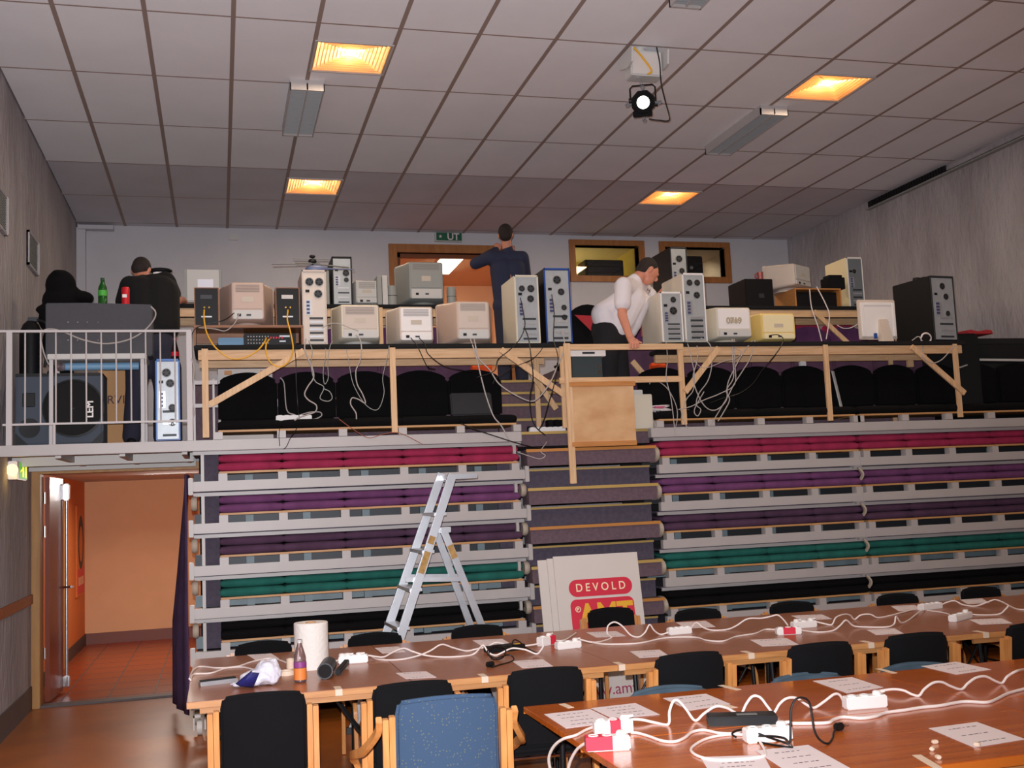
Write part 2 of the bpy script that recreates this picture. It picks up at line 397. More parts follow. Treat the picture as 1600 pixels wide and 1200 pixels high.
# door leaf, opened into the corridor, with its silver bolt rod
t = thing('door_leaf', 'open reddish brown door with silver rod, folded back into the orange corridor', 'door', (-1.50, 10.66, 0))
a = Vector((-1.50, 10.66)); b = Vector((-1.465, 11.27)); d = (b-a).normalized(); n = Vector((-d.y, d.x))
mb = MB(); q = [a+n*0.02, b+n*0.02, b-n*0.02, a-n*0.02]; mb.prism([(v.x, v.y) for v in q], 0.02, OZ-0.02, 'Z')
mb.build('leaf', M_doorleaf, t, world=True, bevel=0.003)
e = b-n*0.05
MB().cyl((e.x, e.y, 0.12), (e.x, e.y, 1.93), 0.014).build('bolt_rod', M_alu, t, world=True)
mb = MB().box(e.x-0.03, e.x+0.03, e.y-0.03, e.y+0.03, 1.80, 1.96).box(e.x-0.03, e.x+0.03, e.y-0.03, e.y+0.03, 0.05, 0.16); mb.build('rod_bracket', M_chrome, t, world=True, bevel=0.012)
MB().tube([(e.x-0.03, e.y, 0.98), (e.x+0.06, e.y-0.02, 0.98), (e.x+0.06, e.y-0.15, 0.99)], 0.012).build('handle', M_chrome, t, world=True)
for z in (0.45, 1.52, 1.82):
    MB().cyl((OX0+0.015, 10.62, z-0.05), (OX0+0.015, 10.62, z+0.05), 0.013).build('hinge', M_chrome, t, world=True)
# second frame and poster in the corridor
struct(MB().box(-1.69, -1.66, 12.0, 12.09, 0, 2.03).box(-1.69, -1.66, 13.0, 13.09, 0, 2.03).box(-1.69, -1.66, 12.0, 13.09, 1.98, 2.03), 'door_2_frame', M_doorframe)
struct(MB().box(-1.69, -1.675, 12.09, 13.0, 0.01, 1.98), 'door_2', M_deeporange)
t = thing('poster', 'framed poster with a black head shape above a red band, hung in the corridor', 'poster', (-1.680, 14.60, 1.22))
MB().box(-0.008, 0.012, -0.38, 0.38, -0.55, 0.55).build('poster_sheet', M_deeporange, t)
mb = MB(); mb.prism([(0.27*math.cos(a), 0.10+0.33*math.sin(a)) for a in [PI*2*k/28 for k in range(28)]], 0.0121, 0.0135, 'X'); mb.build('printed_head', M_black, t)
mb = MB(); mb.prism([(0.17*math.cos(a), 0.08+0.22*math.sin(a)) for a in [PI*2*k/24 for k in range(24)]], 0.0136, 0.0145, 'X'); mb.build('printed_face', M_deeporange, t)
mb = MB().box(0.0121, 0.0135, -0.34, 0.34, -0.52, -0.22); mb.build('printed_band', M_red, t)
mb = MB()
for k in range(5): mb.box(0.0136, 0.0145, -0.26+k*0.11, -0.19+k*0.11, -0.42, -0.32)
mb.build('printed_marks', M_orange, t)
# upper door frame and the orange hallway behind it
UZ = 2.83
fr = MB(); fr.box(DX0-0.11, DX0, YB-0.03, YB+0.16, UZ, DZ+0.11).box(DX1, DX1+0.11, YB-0.03, YB+0.16, UZ, DZ+0.11).box(DX0, DX1, YB-0.03, YB+0.16, DZ, DZ+0.11)
struct(fr, 'door_3_frame', M_doorframe2, bevel=0.005)
fr = MB(); fr.box(DX0, DX0+0.05, YB+0.06, YB+0.12, UZ, DZ).box(DX1-0.05, DX1, YB+0.06, YB+0.12, UZ, DZ).box(DX0, DX1, YB+0.06, YB+0.12, DZ-0.05, DZ)
struct(fr, 'trim_door_stop', mat('dark_stop', (120, 66, 30), 0.5))
struct(MB().box(1.7, 4.3, 16.6, 16.7, UZ, 5.1), 'wall_hallway_back', M_orange)
struct(MB().box(1.6, 1.7, YB+0.14, 16.7, UZ, 5.1).box(4.3, 4.4, YB+0.14, 16.7, UZ, 5.1), 'wall_hallway_side', M_orange)
struct(MB().box(1.6, 4.4, YB+0.14, 16.7, 5.0, 5.1), 'ceiling_hallway', M_orange)
struct(MB().box(1.6, 4.4, YB-0.1, 16.7, UZ-0.15, UZ), 'floor_hallway', M_tilefloor)
tag(MB().box(2.25, 3.74, 16.52, 16.58, 3.4, 4.66).build('notice_board', mat('pinkish_board', (226, 176, 140), 0.7), bevel=0.01), 'pale pinkish board on the orange wall beyond the upper doorway', 'board')
t = thing('hallway_ceiling_lamp', 'white glowing strip lamp on the ceiling beyond the upper doorway', 'ceiling lamp', (3.18, 14.95, 5.0))
MB().box(-0.17, 0.17, -0.6, 0.6, -0.02, 0).build('housing', M_wht, t)
MB().box(-0.15, 0.15, -0.57, 0.57, -0.045, -0.02).build('diffuser', mat('lit_diffuser', (255, 250, 240), 0.5, emit=(1, 0.93, 0.8), estr=6), t, bevel=0.01)
light('hallway_lamp_light', 'AREA', (3.0, 15.0, 4.9), 16, (1.0, 0.90, 0.78), 0.5, (3.0, 15.4, 3))
# control room windows
for i, w in enumerate((W1, W2)):
    f = MB(); a, b, c, d = w; k = 0.085
    f.box(a-k, b+k, YB-0.03, YB+0.15, d, d+k-0.01).box(a-k, b+k, YB-0.03, YB+0.15, c-k, c).box(a-k, a, YB-0.03, YB+0.15, c, d).box(b, b+k, YB-0.03, YB+0.15, c, d)
    o = f.build('window_%d' % (i+1), M_doorframe2, bevel=0.004, smooth=False); o['kind'] = 'structure'
    MB().box(a, b, YB+0.06, YB+0.066, c, d).build('pane', M_glass, o)
M_ctrl = mat('control_room_wall', (214, 196, 120), 0.85); M_ctrl2 = mat('control_room_wall_pale', (206, 190, 170), 0.85)
struct(MB().box(4.45, 5.80, 15.2, 15.3, 4.0, 5.2).box(4.4, 4.45, YB+0.14, 15.3, 4.0, 5.2).box(5.76, 5.80, YB+0.14, 15.3, 4, 5.2), 'wall_control_room', M_ctrl)
struct(MB().box(5.84, 7.3, 15.2, 15.3, 4.0, 5.2).box(7.25, 7.3, YB+0.14, 15.3, 4, 5.2), 'wall_control_room_right', M_ctrl2)
struct(MB().box(4.4, 7.3, YB+0.14, 15.3, 5.1, 5.2), 'ceiling_control_room', M_ctrl2)
struct(MB().box(4.4, 7.3, YB+0.14, 15.3, 3.95, 4.02), 'floor_control_room', M_base)
light('control_room_light', 'AREA', (4.7, 14.9, 4.2), 7, (1.0, 0.84, 0.36), 0.3, (4.6, 15.1, 5))
light('control_room_light_right', 'AREA', (6.8, 14.8, 5.05), 4.0, (1.0, 0.85, 0.65), 0.3, (6.8, 15.1, 4))
t = thing('equipment_rack', 'dark rack of sound equipment seen through the yellow lit window', 'equipment rack', (5.25, 14.2, 4.02))
MB().box(-0.30, 0.27, -0.12, 0.2, 0, 0.86).build('rack_body', M_black, t, bevel=0.01)
for k in range(4): MB().box(-0.26, 0.23, -0.135, -0.12, 0.50+k*0.09, 0.575+k*0.09).build('rack_unit', M_darksteel, t, bevel=0.003)
t = thing('studio_monitor', 'black computer screen standing inside the right control room window', 'monitor', (6.52, 14.0, 4.0))
MB().box(-0.20, 0.16, -0.03, 0.05, 0.60, 0.93).build('screen_housing', M_black, t, bevel=0.012)
MB().box(-0.06, 0.02, -0.02, 0.06, 0.02, 0.62).build('stand', M_black, t, bevel=0.006)
MB().cyl((-0.02, -0.035, 0.76), (-0.02, -0.03, 0.76), 0.025).build('emblem', M_lgrey, t)
tag(MB().prism([(6.62, 4.02), (6.88, 4.02), (6.88, 4.60), (6.84, 4.625), (6.66, 4.62)], 13.97, 14.05).build('desk_device', M_black), 'low black device on the sill inside the right control room window', 'device')

# ------------------------------------------------------------------ fixtures on walls and ceiling
M_fin = mat('louvre_gold', (255, 216, 160), 0.3, metal=0.3); M_lamp = mat('lit_lamp', (255, 240, 210), 0.4, emit=(1.0, 0.86, 0.62), estr=22)
M_refl = mat('lamp_reflector', (255, 226, 186), 0.35, metal=0.2)
def ceiling_panel(x, y, label):
    t = thing('ceiling_light', label, 'ceiling light', (x+0.3, y+0.3, CEIL), 0, 'square louvred ceiling lights')
    f = MB(); f.box(-0.3, 0.3, -0.3, -0.285, -0.012, 0.01).box(-0.3, 0.3, 0.285, 0.3, -0.012, 0.01).box(-0.3, -0.285, -0.285, 0.285, -0.012, 0.01).box(0.285, 0.3, -0.285, 0.285, -0.012, 0.01)
    f.build('frame', M_white, t)
    h = MB().faces([(-0.285, -0.285, 0), (0.285, -0.285, 0), (0.285, 0.285, 0), (-0.285, 0.285, 0), (-0.2, -0.2, 0.14), (0.2, -0.2, 0.14), (0.2, 0.2, 0.14), (-0.2, 0.2, 0.14)],
                   [(0, 1, 5, 4), (1, 2, 6, 5), (2, 3, 7, 6), (3, 0, 4, 7), (4, 5, 6, 7)])
    h.build('reflector', M_refl, t, smooth=False)
    l = MB()
    for k in range(9):
        s = 0.28-k*0.029; z = -0.004+k*0.006
        for (a, b, c, d) in ((-s, s, -s, -s+0.005), (-s, s, s-0.005, s), (-s, -s+0.005, -s, s), (s-0.005, s, -s, s)): l.box(a, b, c, d, z, z+0.024)
    l.build('louvre', M_fin, t, smooth=False)
    MB().cyl((0, -0.13, 0.085), (0, 0.13, 0.085), 0.022, seg=12).cyl((-0.09, 0, 0.085), (0.09, 0, 0.085), 0.03, seg=12).build('lamp', M_lamp, t)
pl = ['glowing square ceiling light nearest the camera on the left', 'glowing square ceiling light beside the spotlight on the right',
      'glowing square ceiling light in the dark rear tiles, left one', 'glowing square ceiling light in the dark rear tiles, right one']
for (x, y), l in zip(ALLP[:4], pl): ceiling_panel(x, y, l)
def fluo(x, y0, y1, label, w=0.28):
    t = thing('fluorescent_fixture', label, 'fluorescent light', (x, (y0+y1)/2, CEIL), 0, 'unlit fluorescent ceiling fixtures')
    L = (y1-y0)/2
    MB().box(-w/2, w/2, -L, L, -0.03, 0).box(-w/2, w/2, -L, -L+0.02, -0.09, -0.03).box(-w/2, w/2, L-0.02, L, -0.09, -0.03).box(-w/2, -w/2+0.008, -L, L, -0.09, -0.03).box(w/2-0.008, w/2, -L, L, -0.09, -0.03).box(-0.006, 0.006, -L, L, -0.088, -0.03).build('housing', M_white, t, smooth=False)
    m = MB()
    n = int(2*L/0.035)
    for k in range(n): 
        yy = -L+0.03+k*(2*L-0.06)/n
        m.box(-w/2+0.01, w/2-0.01, yy, yy+0.004, -0.085, -0.045)
    m.build('louvre_grid', mat('louvre_grey', (170, 172, 174), 0.4, metal=0.3), t, smooth=False)
    MB().cyl((-w/4, -L+0.03, -0.045), (-w/4, L-0.03, -0.045), 0.012, seg=10).build('tube', M_lgrey, t)
    MB().cyl((w/4, -L+0.03, -0.045), (w/4, L-0.03, -0.045), 0.012, seg=10).build('tube', M_lgrey, t)
fluo(0.752, 8.77, 9.93, 'unlit fluorescent fixture hanging under the left ceiling light row')
fluo(5.0, 8.75, 9.95, 'unlit fluorescent fixture right of the spotlight')
fluo(3.25, 5.65, 6.83, 'unlit fluorescent fixture cut off by the top edge of the picture', 0.24)
# spotlight with its bracket box
SY = 7.70
t = thing('stage_spotlight', 'black stage spotlight with glowing lens hanging from a grey ceiling box', 'spotlight', (3.30, SY, CEIL))
a = onY(983, 79, SY); b = onY(1034, 121, SY)
MB().box(a.x, b.x, SY-0.02, SY+0.12, b.z, a.z).build('bracket_box', M_lgrey, t, bevel=0.008, world=True)
m = MB().box(a.x+0.012, b.x-0.012, SY-0.024, SY-0.02, b.z+0.012, a.z-0.02); m.build('box_front', M_board, t, world=True)
for s_ in (-1, 1):
    xx = (a.x-0.018) if s_ < 0 else (b.x+0.018)
    mb = MB(); mb.prism([(SY-0.10, a.z-0.13), (SY-0.12, a.z-0.02), (SY-0.06, a.z), (SY+0.16, a.z), (SY+0.16, b.z+0.10), (SY, b.z+0.06)], xx-0.008, xx+0.008, 'X'); mb.build('bracket_wing', M_lgrey, t, bevel=0.003, world=True)
MB().cyl(((a.x+b.x)/2-0.02, SY+0.05, a.z-0.005), ((a.x+b.x)/2-0.02, SY+0.05, CEIL), 0.04).build('ceiling_mount', M_lgrey, t, world=True)
L0 = onY(1005, 160, SY-0.10); ray = (L0-Vector((0, 0, EYE))).normalized()
ex = ray.cross(Vector((0, 0, 1))).normalized(); ez = ex.cross(ray)
def SP(x, y, z): return L0+ex*x+ray*y+ez*z
hk = SP(0, 0.12, 0.13)
MB().cyl(hk, (hk.x, SY+0.04, b.z), 0.010).build('hook', M_chrome, t, world=True)
hw = 0.098
MB().tube([SP(-hw, 0.12, 0), SP(-hw, 0.12, 0.11), SP(-hw+0.02, 0.12, 0.13), SP(hw-0.02, 0.12, 0.13), SP(hw, 0.12, 0.11), SP(hw, 0.12, 0)], 0.0065).build('yoke', M_black, t, world=True)
ring_ = lambda r, y, n=8, dx=0, dz=0: [SP(dx+r*math.cos(PI/n+2*PI*k/n), y, dz+r*math.sin(PI/n+2*PI*k/n)) for k in range(n)]
MB().loft([ring_(0.086, 0.0), ring_(0.098, 0.05), ring_(0.094, 0.20), ring_(0.07, 0.32)]).build('lamp_body', M_matt, t, bevel=0.004, world=True)
mb = MB(); mb.obox(Matrix.Translation(SP(-0.01, 0.10, -0.085)) @ Matrix((ex, ray, ez)).transposed().to_4x4(), 0.15, 0.16, 0.05); mb.build('shutter_box', M_matt, t, bevel=0.006, world=True)
MB().loft([ring_(0.060, 0.0, 24), ring_(0.060, -0.012, 24), ring_(0.049, -0.012, 24), ring_(0.049, 0.0, 24)], cap=False).build('lens_ring', M_matt, t, world=True)
MB().loft([ring_(0.049, -0.004, 24), ring_(0.035, -0.012, 24), ring_(0.012, -0.015, 24)]).build('lens', mat('lit_lens', (255, 255, 245), 0.3, emit=(1.0, 0.98, 0.86), estr=5), t, world=True)
for dx, dz in ((-1, 0), (1, 0), (0, 1), (0, -1)):
    m = MB(); n_ = 14; cx, cz = dx*0.125, dz*0.125-0.01
    m.loft([ring_(0.017, 0.05, n_, cx, cz), ring_(0.017, 0.058, n_, cx, cz), ring_(0.009, 0.058, n_, cx, cz), ring_(0.009, 0.05, n_, cx, cz)], cap=False)
    m.bar(SP(dx*0.085, 0.054, dz*0.085-0.006), SP(dx*0.110, 0.054, dz*0.110-0.009), 0.014, 0.008, ray)
    m.build('shutter_handle', M_darksteel, t, world=True)
for q in (-1, 1): MB().cyl(SP(q*(hw-0.012), 0.12, -0.02*q), SP(q*(hw+0.014), 0.12, -0.02*q), 0.02, seg=12).build('clamp_knob', M_black, t, world=True)
p = [onY(1026, 74, SY-0.03), onY(1031, 100, SY-0.05), onY(1033, 130, SY-0.05), onY(1040, 160, SY), onY(1046, 187, SY+0.03), onY(1030, 188, SY+0.08), onY(1014, 186, SY+0.10)]
MB().tube(p, 0.0055, smooth=5).build('power_cord', M_rubber, t, world=True)
MB().tube([onY(990, 74, SY-0.05), onY(1004, 90, SY-0.04), onY(1018, 110, SY-0.04), onY(1012, 116, SY-0.03)], 0.008, smooth=4).build('safety_cord', M_ycable, t, world=True)
# duct along the right wall, vents on the left wall, small boxes
t = thing('ceiling_slot_grille', 'long dark slotted grille under the ceiling along the right wall', 'grille', (XR-0.03, 10, 5.0))
MB().box(XR-0.05, XR, 10.15, 11.65, 5.03, 5.11).build('grille_opening', M_dark, t, world=True)
MB().box(XR-0.03, XR, 8.95, 10.15, 5.055, 5.10).build('cover_strip', M_plaster, t, world=True)
MB().box(XR-0.06, XR, 8.9, 11.7, 5.015, 5.03).build('ledge', M_grey, t, world=True)
m = MB()
for k in range(28): m.box(XR-0.058, XR-0.05, 10.2+k*0.05, 10.215+k*0.05, 5.03, 5.11)
m.build('grille_bars', M_black, t, world=True)
for y0, y1, lab in ((8.62, 9.13, 'wall vent grille high on the left wall, cut off by the picture edge'), (10.15, 10.66, 'wall vent grille high on the left wall, farther back')):
    t = thing('wall_vent', lab, 'wall vent', (XL, (y0+y1)/2, 4.0), 0, 'vent grilles on the left wall')
    MB().box(XL, XL+0.012, y0, y1, 3.87, 4.16).build('vent_recess', M_darksteel, t, world=True)
    MB().box(XL, XL+0.03, y1-0.03, y1, 3.86, 4.17).box(XL, XL+0.025, y0, y0+0.02, 3.86, 4.17).box(XL, XL+0.025, y0, y1, 4.15, 4.17).box(XL, XL+0.025, y0, y1, 3.86, 3.88).build('vent_frame', M_plaster, t, world=True)
    MB().box(XL+0.03, XL+0.034, y1-0.026, y1-0.006, 3.87, 4.16).build('vent_edge', M_lgrey, t, world=True)
    m = MB()
    for k in range(14): m.box(XL+0.01, XL+0.02, y0+0.02, y1-0.03, 3.885+k*0.019, 3.892+k*0.019)
    m.build('vent_slats', M_grey, t, world=True)
t = thing('emergency_exit_sign', 'small lit green and yellow emergency exit sign beside the lower doorway', 'exit sign', (XL, 9.45, 2.03))
MB().box(XL, XL+0.07, 9.30, 9.76, 1.955, 2.10).build('sign_box', M_wht, t, bevel=0.006, world=True)
M_sgy = mat('lit_sign_yellow', (250, 230, 60), 0.5, emit=(1.0, 0.80, 0.10), estr=1.1); M_sgg = mat('lit_sign_green', (40, 150, 60), 0.5, emit=(0.12, 0.45, 0.04), estr=0.7)
MB().box(XL+0.07, XL+0.073, 9.40, 9.75, 1.965, 2.09).build('sign_face', M_sgg, t, world=True)
MB().box(XL+0.0731, XL+0.0745, 9.66, 9.72, 1.975, 2.08).build('sign_door_mark', M_sgy, t, world=True)
m = MB(); m.box(XL+0.0731, XL+0.0745, 9.53, 9.60, 1.98, 2.06).bar((XL+0.0738, 9.44, 2.02), (XL+0.0738, 9.52, 2.04), 0.014, 0.0012, (1, 0, 0)); m.build('sign_pictogram', M_sgy, t, world=True)
MB().cyl((XL+0.035, 9.285, 2.03), (XL+0.035, 9.30, 2.03), 0.045, seg=16).build('sign_lamp', mat('sign_lamp_lit', (255, 230, 150), 0.5, emit=(1, 0.75, 0.5), estr=1.0), t, world=True)
light('sign_glow', 'POINT', (XL+0.10, 9.22, 1.98), 0.30, (1.0, 0.62, 0.12), 0.03)
t = thing('exit_sign', 'green UT exit sign with white star above the upper doorway', 'exit sign', (2.95, YB-0.04, 5.06))
MB().box(2.77, 3.13, YB-0.06, YB-0.005, 5.005, 5.125).build('sign_box', M_lgrey, t, bevel=0.004, world=True)
MB().box(2.785, 3.125, YB-0.064, YB-0.06, 5.015, 5.12).build('sign_face', M_green, t, world=True)
text_mesh('sign_letters', 'UT', 0.125, M_paper, t, (0.06, -0.026, 0.004), (PI/2, 0, 0), bold=0.002)
st = [(2.84-0+ (0.026 if k % 2 == 0 else 0.010)*math.cos(PI/2+k*PI/5), 5.068+(0.026 if k % 2 == 0 else 0.010)*math.sin(PI/2+k*PI/5)) for k in range(10)]
MB().prism(st, YB-0.0655, YB-0.064).build('sign_star', M_paper, t, world=True)
tag(MB().box(0.17, 0.28, YB-0.03, YB, 4.98, 5.06).build('junction_box', M_lgrey, bevel=0.005), 'small beige junction box high on the back wall', 'junction box')

# ------------------------------------------------------------------ telescopic seating stand
ZB = lambda k: 2.183-0.317*k
YS = 8.65; SW = 0.475
def cushion(w, d, h, cx, y0, z0, fab, name, parent, puff=0.03):
    R_ = []
    for u, k in ((0, 0.5), (0.015, 0.70), (0.05, 0.87), (0.14, 0.97), (0.35, 1.0), (0.65, 1.0), (0.86, 0.97), (0.95, 0.87), (0.985, 0.70), (1, 0.5)):
        x = cx-w/2+w*u; R_.append([(x, y0+d/2+a, z0+h/2+b) for a, b in rrect(d-0.02*(1-k), h*k, h*k*0.48, 4)])
    return MB().loft(R_).build(name, fab, parent, sharp=180, world=True)
FAB = [None, M_crim, M_purp, M_dpurp, M_teal, M_blk, M_blk]
CN = [None, 'crimson', 'bright purple', 'dark purple', 'green', 'black', 'lowest black']
def folded_row(k, bx0, bx1, sx0, n, side, fl, fr, SW=SW):
    zb = ZB(k); fab = FAB[k]
    lab = {'left': 'folded seat row with %s cushions, left of the aisle', 'middle': 'folded seat row with %s cushions, directly right of the aisle', 'right': 'folded seat row with %s cushions, against the right wall'}[side] % CN[k]
    t = thing('folded_seat_row', lab, 'seat row', ((bx0+bx1)/2, YS, zb), 0, 'folded rows of the telescopic stand')
    MB().box(bx0, bx1, 8.62, 8.68, zb-0.075, zb).build('beam', M_white, t, bevel=0.004, world=True)
    MB().box(bx0, bx1, 8.70, 8.72, zb+0.205, zb+0.232).build('deck_edge', M_white, t, world=True, smooth=False)
    MB().box(bx0, bx1, 8.72, 9.52, zb+0.222, zb+0.240).build('deck', M_carpetdk, t, world=True, smooth=False)
    MB().box(bx0, bx1, 9.0, 9.04, zb-0.02, zb+0.07).build('cross_beam', M_steel if k > 3 else M_darksteel, t, world=True, smooth=False)  # upper rows darker: shade under the planks put into the colour
    for i in range(n+1):
        x = sx0+i*SW
        if i == 0: x += 0.03
        if i == n: x -= 0.03
        MB().box(x-0.033, x+0.033, 8.625, 8.70, zb, zb+0.056).build('seat_bracket', M_white, t, world=True, smooth=False)
        if i < n and i % 1 == 0:
            MB().box(x+0.17, x+0.23, 8.93, 8.97, zb-0.02, zb+0.05).build('steel_clip', M_steel, t, world=True, smooth=False)
    MB().box(sx0, sx0+n*SW, 8.64, 9.02, zb+0.056, zb+0.072).build('seat_plank', M_seatwood, t, bevel=0.004, world=True)
    for i in range(n):
        cx = sx0+(i+0.5)*SW
        cushion(SW+0.008, 0.36, 0.068, cx, 8.632, zb+0.071, fab, 'seat_cushion', t, 0.028)
        cushion(SW+0.008, 0.34, 0.064, cx+0.003, 8.672, zb+0.139, fab, 'back_cushion', t, 0.028)
    for x, on in ((bx0, fl), (bx1, fr)):
        s = -1 if x == bx0 else 1
        if on:
            MB().box(x-0.035*(s < 0), x+0.035*(s > 0), 8.61, 8.69, zb-0.10, zb+0.03).build('end_plate', M_white, t, bevel=0.004, world=True)
            c = (x-s*0.005, 8.70, zb-0.165)
            MB().lathe(c, [(0.015, -0.02), (0.048, -0.022), (0.056, -0.01), (0.056, 0.01), (0.048, 0.022), (0.015, 0.02)], 20, axis='X').build('roller', M_buff, t, world=True)
            MB().box(x-s*0.07-0.012, x-s*0.07+0.012, 8.66, 8.72, zb, zb+0.21).build('end_upright', M_white, t, world=True, smooth=False)
            MB().box(min(x-s*0.08, x-s*0.19), max(x-s*0.08, x-s*0.19), 8.80, 8.82, zb-0.0, zb+0.21).build('side_cover', M_carpetdk, t, world=True, smooth=False)
    return t
for k in range(1, 7):
    folded_row(k, -0.19, 2.42, 0.0, 5, 'left', True, True)
    folded_row(k, 3.60, 5.53, 3.64, 4, 'middle', False, False)
    folded_row(k, 5.53, 7.90, 5.58, 5, 'right', False, False, 0.462)
    zb = ZB(k)
    if k < 6:
        t = thing('curved_buffer', 'beige curved buffer between the right seat rows, level with %s' % ['the bright purple cushions', 'the dark purple cushions', 'the green cushions', 'the upper black cushions', 'the lowest black cushions'][k-1], 'buffer', (5.53, 8.62, zb-0.15), 0, 'curved buffers between the right seat rows')
        pts = [(5.535-0.01+0.028*math.sin(PI*q/6), 8.66-0.03*math.sin(PI*q/6), zb-0.09-0.125*q/6) for q in range(7)]
        MB().sweep(pts, 0.03, 0.016, (0, 1, 0)).build('buffer_strap', M_buff, t, world=True)
        MB().box(5.49, 5.57, 8.66, 8.72, zb-0.10, zb-0.075).build('buffer_plate', M_white, t, world=True)
# the top, unfolded rows
def open_row(dz, yf, sx0, n, fab, labfmt, cat, grp, with_beam, bx=None, bh=0.57, SW=SW):
    t = thing('unfolded_seat_row', labfmt, 'seat row', (sx0+n*SW/2, yf, dz), 0, grp)
    if with_beam: MB().box(bx[0], bx[1], yf-0.03, yf+0.03, dz-0.085, dz-0.004).build('beam', M_white, t, bevel=0.004, world=True)
    for i in range(n+1):
        x = sx0+i*SW
        MB().box(x-0.033, x+0.033, yf-0.02, yf+0.05, dz, dz+0.056).build('seat_bracket', M_white, t, world=True, smooth=False)
    MB().box(sx0, sx0+n*SW, yf+0.0, yf+0.38, dz+0.056, dz+0.072).build('seat_plank', M_seatwood, t, bevel=0.004, world=True)
    for i in range(n):
        cx = sx0+(i+0.5)*SW
        cushion(SW+0.004, 0.40, 0.072, cx, yf-0.01, dz+0.073, fab, 'seat_cushion', t, 0.03)
        w = SW-0.006
        poly = [(cx-w/2, dz+0.17), (cx+w/2, dz+0.17)]+[(cx+w/2-w*q/10, dz+bh-0.075+0.060*math.sin(PI*q/10)**0.6+0.015*math.sin(PI*q/10)) for q in range(11)]
        MB().prism(poly, yf+0.42, yf+0.49).build('seat_back', fab, t, bevel=0.02, sharp=80, world=True)
    return t
open_row(ZB(0), YS, 0.0, 5, M_blk, 'row of black upholstered seats under the left pine desk', 'seat row', 'unfolded black seat rows', False, None)
open_row(ZB(0), YS, 3.64, 4, M_blk, 'row of black upholstered seats under the right pine desk, beside the aisle', 'seat row', 'unfolded black seat rows', False, None)
open_row(ZB(0), YS, 5.58, 5, M_blk, 'row of black upholstered seats under the right pine desk, by the right wall', 'seat row', 'unfolded black seat rows', False, None, SW=0.462)
D1, D2, D3 = 2.50, 2.82, 3.02
open_row(D1, 9.47, 0.0, 5, M_dpurp, 'row of purple seats in the second tier left of the aisle', 'seat row', 'unfolded purple seat rows', False)
open_row(D1, 9.47, 3.75, 8, M_dpurp, 'row of purple seats in the second tier right of the aisle', 'seat row', 'unfolded purple seat rows', False)
open_row(D2, 10.3, 0.0, 5, M_purp, 'row of purple seats behind the rear left desk', 'seat row', 'unfolded purple seat rows', False)
open_row(D2, 10.3, 3.75, 8, M_purp, 'row of purple seats under the rear right desk', 'seat row', 'unfolded purple seat rows', False)
open_row(D3, 11.2, 3.75, 8, M_crim, 'row of crimson seats behind the rear right desk', 'seat row', 'unfolded crimson seat rows', False)
# platform edge beams and decks
struct(MB().box(-1.58, 2.40, 8.60, 8.68, 2.098, 2.178), 'trim_platform_beam_left', M_white, bevel=0.004)
struct(MB().box(3.54, 7.90, 8.60, 8.68, 2.098, 2.178), 'trim_platform_beam_right', M_white, bevel=0.004)
struct(MB().box(XL, -0.2, 8.68, YB, 2.165, 2.183), 'floor_platform', mat('platform_boards', (120, 84, 74), 0.7))
m = MB()
for x in (-1.15, -0.70, -0.25): m.box(x-0.02, x+0.02, 8.70, 10.4, 2.08, 2.165)
m.box(XL, -0.2, 9.5, 9.56, 2.06, 2.165).box(XL, -0.2, 10.3, 10.40, 2.05, 2.165)
struct(m, 'trim_platform_joists', M_lgrey)
for a, b, nm in ((-0.2, 2.42, 'left'), (3.60, XR, 'right')):
    struct(MB().box(a, b, 8.68, 9.47, 2.12, 2.183), 'floor_tier_%s' % nm, M_carpet)
    struct(MB().box(a, b, 9.45, 10.28, 2.12, D1), 'floor_tier_second_%s' % nm, M_carpet)
    struct(MB().box(a, b, 10.26, YB, 2.3, D2), 'floor_tier_third_%s' % nm, M_carpet)
struct(MB().box(3.6, XR, 11.15, 11.9, D2, D3), 'floor_tier_fourth_right', M_carpet)
struct(MB().box(-0.16, 2.40, 9.55, 9.60, 0, 2.1).box(3.62, XR, 9.55, 9.60, 0, 2.1), 'stand_inside_shade', M_dark)  # added dark sheets standing in for the shade inside the stand
# aisle steps
for k in range(7):
    z = ZB(0)-0.155-0.317*k
    lab = 'carpeted half step standing forward in the aisle, %s from the top' % ['first', 'second', 'third', 'fourth', 'fifth', 'sixth', 'seventh'][k]
    if z > 0.05:
        t = thing('aisle_half_step', lab, 'step', (3.02, 8.5, z-0.14), 0, 'forward steps of the aisle')
        MB().box(2.44, 3.56, 8.60, 8.80, z-0.135, z-0.018).build('riser', M_carpet, t, world=True, smooth=False)
        MB().box(2.44, 3.56, 8.59, 8.80, z-0.018, z).build('tread', M_carpetdk, t, world=True, smooth=False)
        MB().box(2.43, 3.57, 8.582, 8.60, z-0.022, z+0.002).build('nosing', M_nose if k % 2 else M_nosewood, t, world=True)
        ar = [(8.69-0.11*math.cos(-PI/2+PI*q/10)*1.0, z-0.070+0.072*math.sin(-PI/2+PI*q/10)) for q in range(11)]
        MB().prism([(8.74, z-0.142)]+ar+[(8.74, z+0.002)], 3.565, 3.60, 'X').build('side_cheek', M_buff, t, world=True, bevel=0.004)
    z2 = ZB(k+1)
    if z2 > 0.05:
        t = thing('aisle_step', 'carpeted recessed step in the aisle between the half steps, %s from the top' % ['first', 'second', 'third', 'fourth', 'fifth', 'sixth', 'seventh'][k], 'step', (3.0, 8.66, z2-0.16), 0, 'recessed steps of the aisle')
        MB().box(2.43, 3.55, 8.72, 9.55, z2-0.17, z2-0.012).build('riser', M_carpetdk, t, world=True, smooth=False)
        MB().box(2.43, 3.55, 8.705, 8.725, z2-0.014, z2+0.002).build('nosing', M_nose, t, world=True)
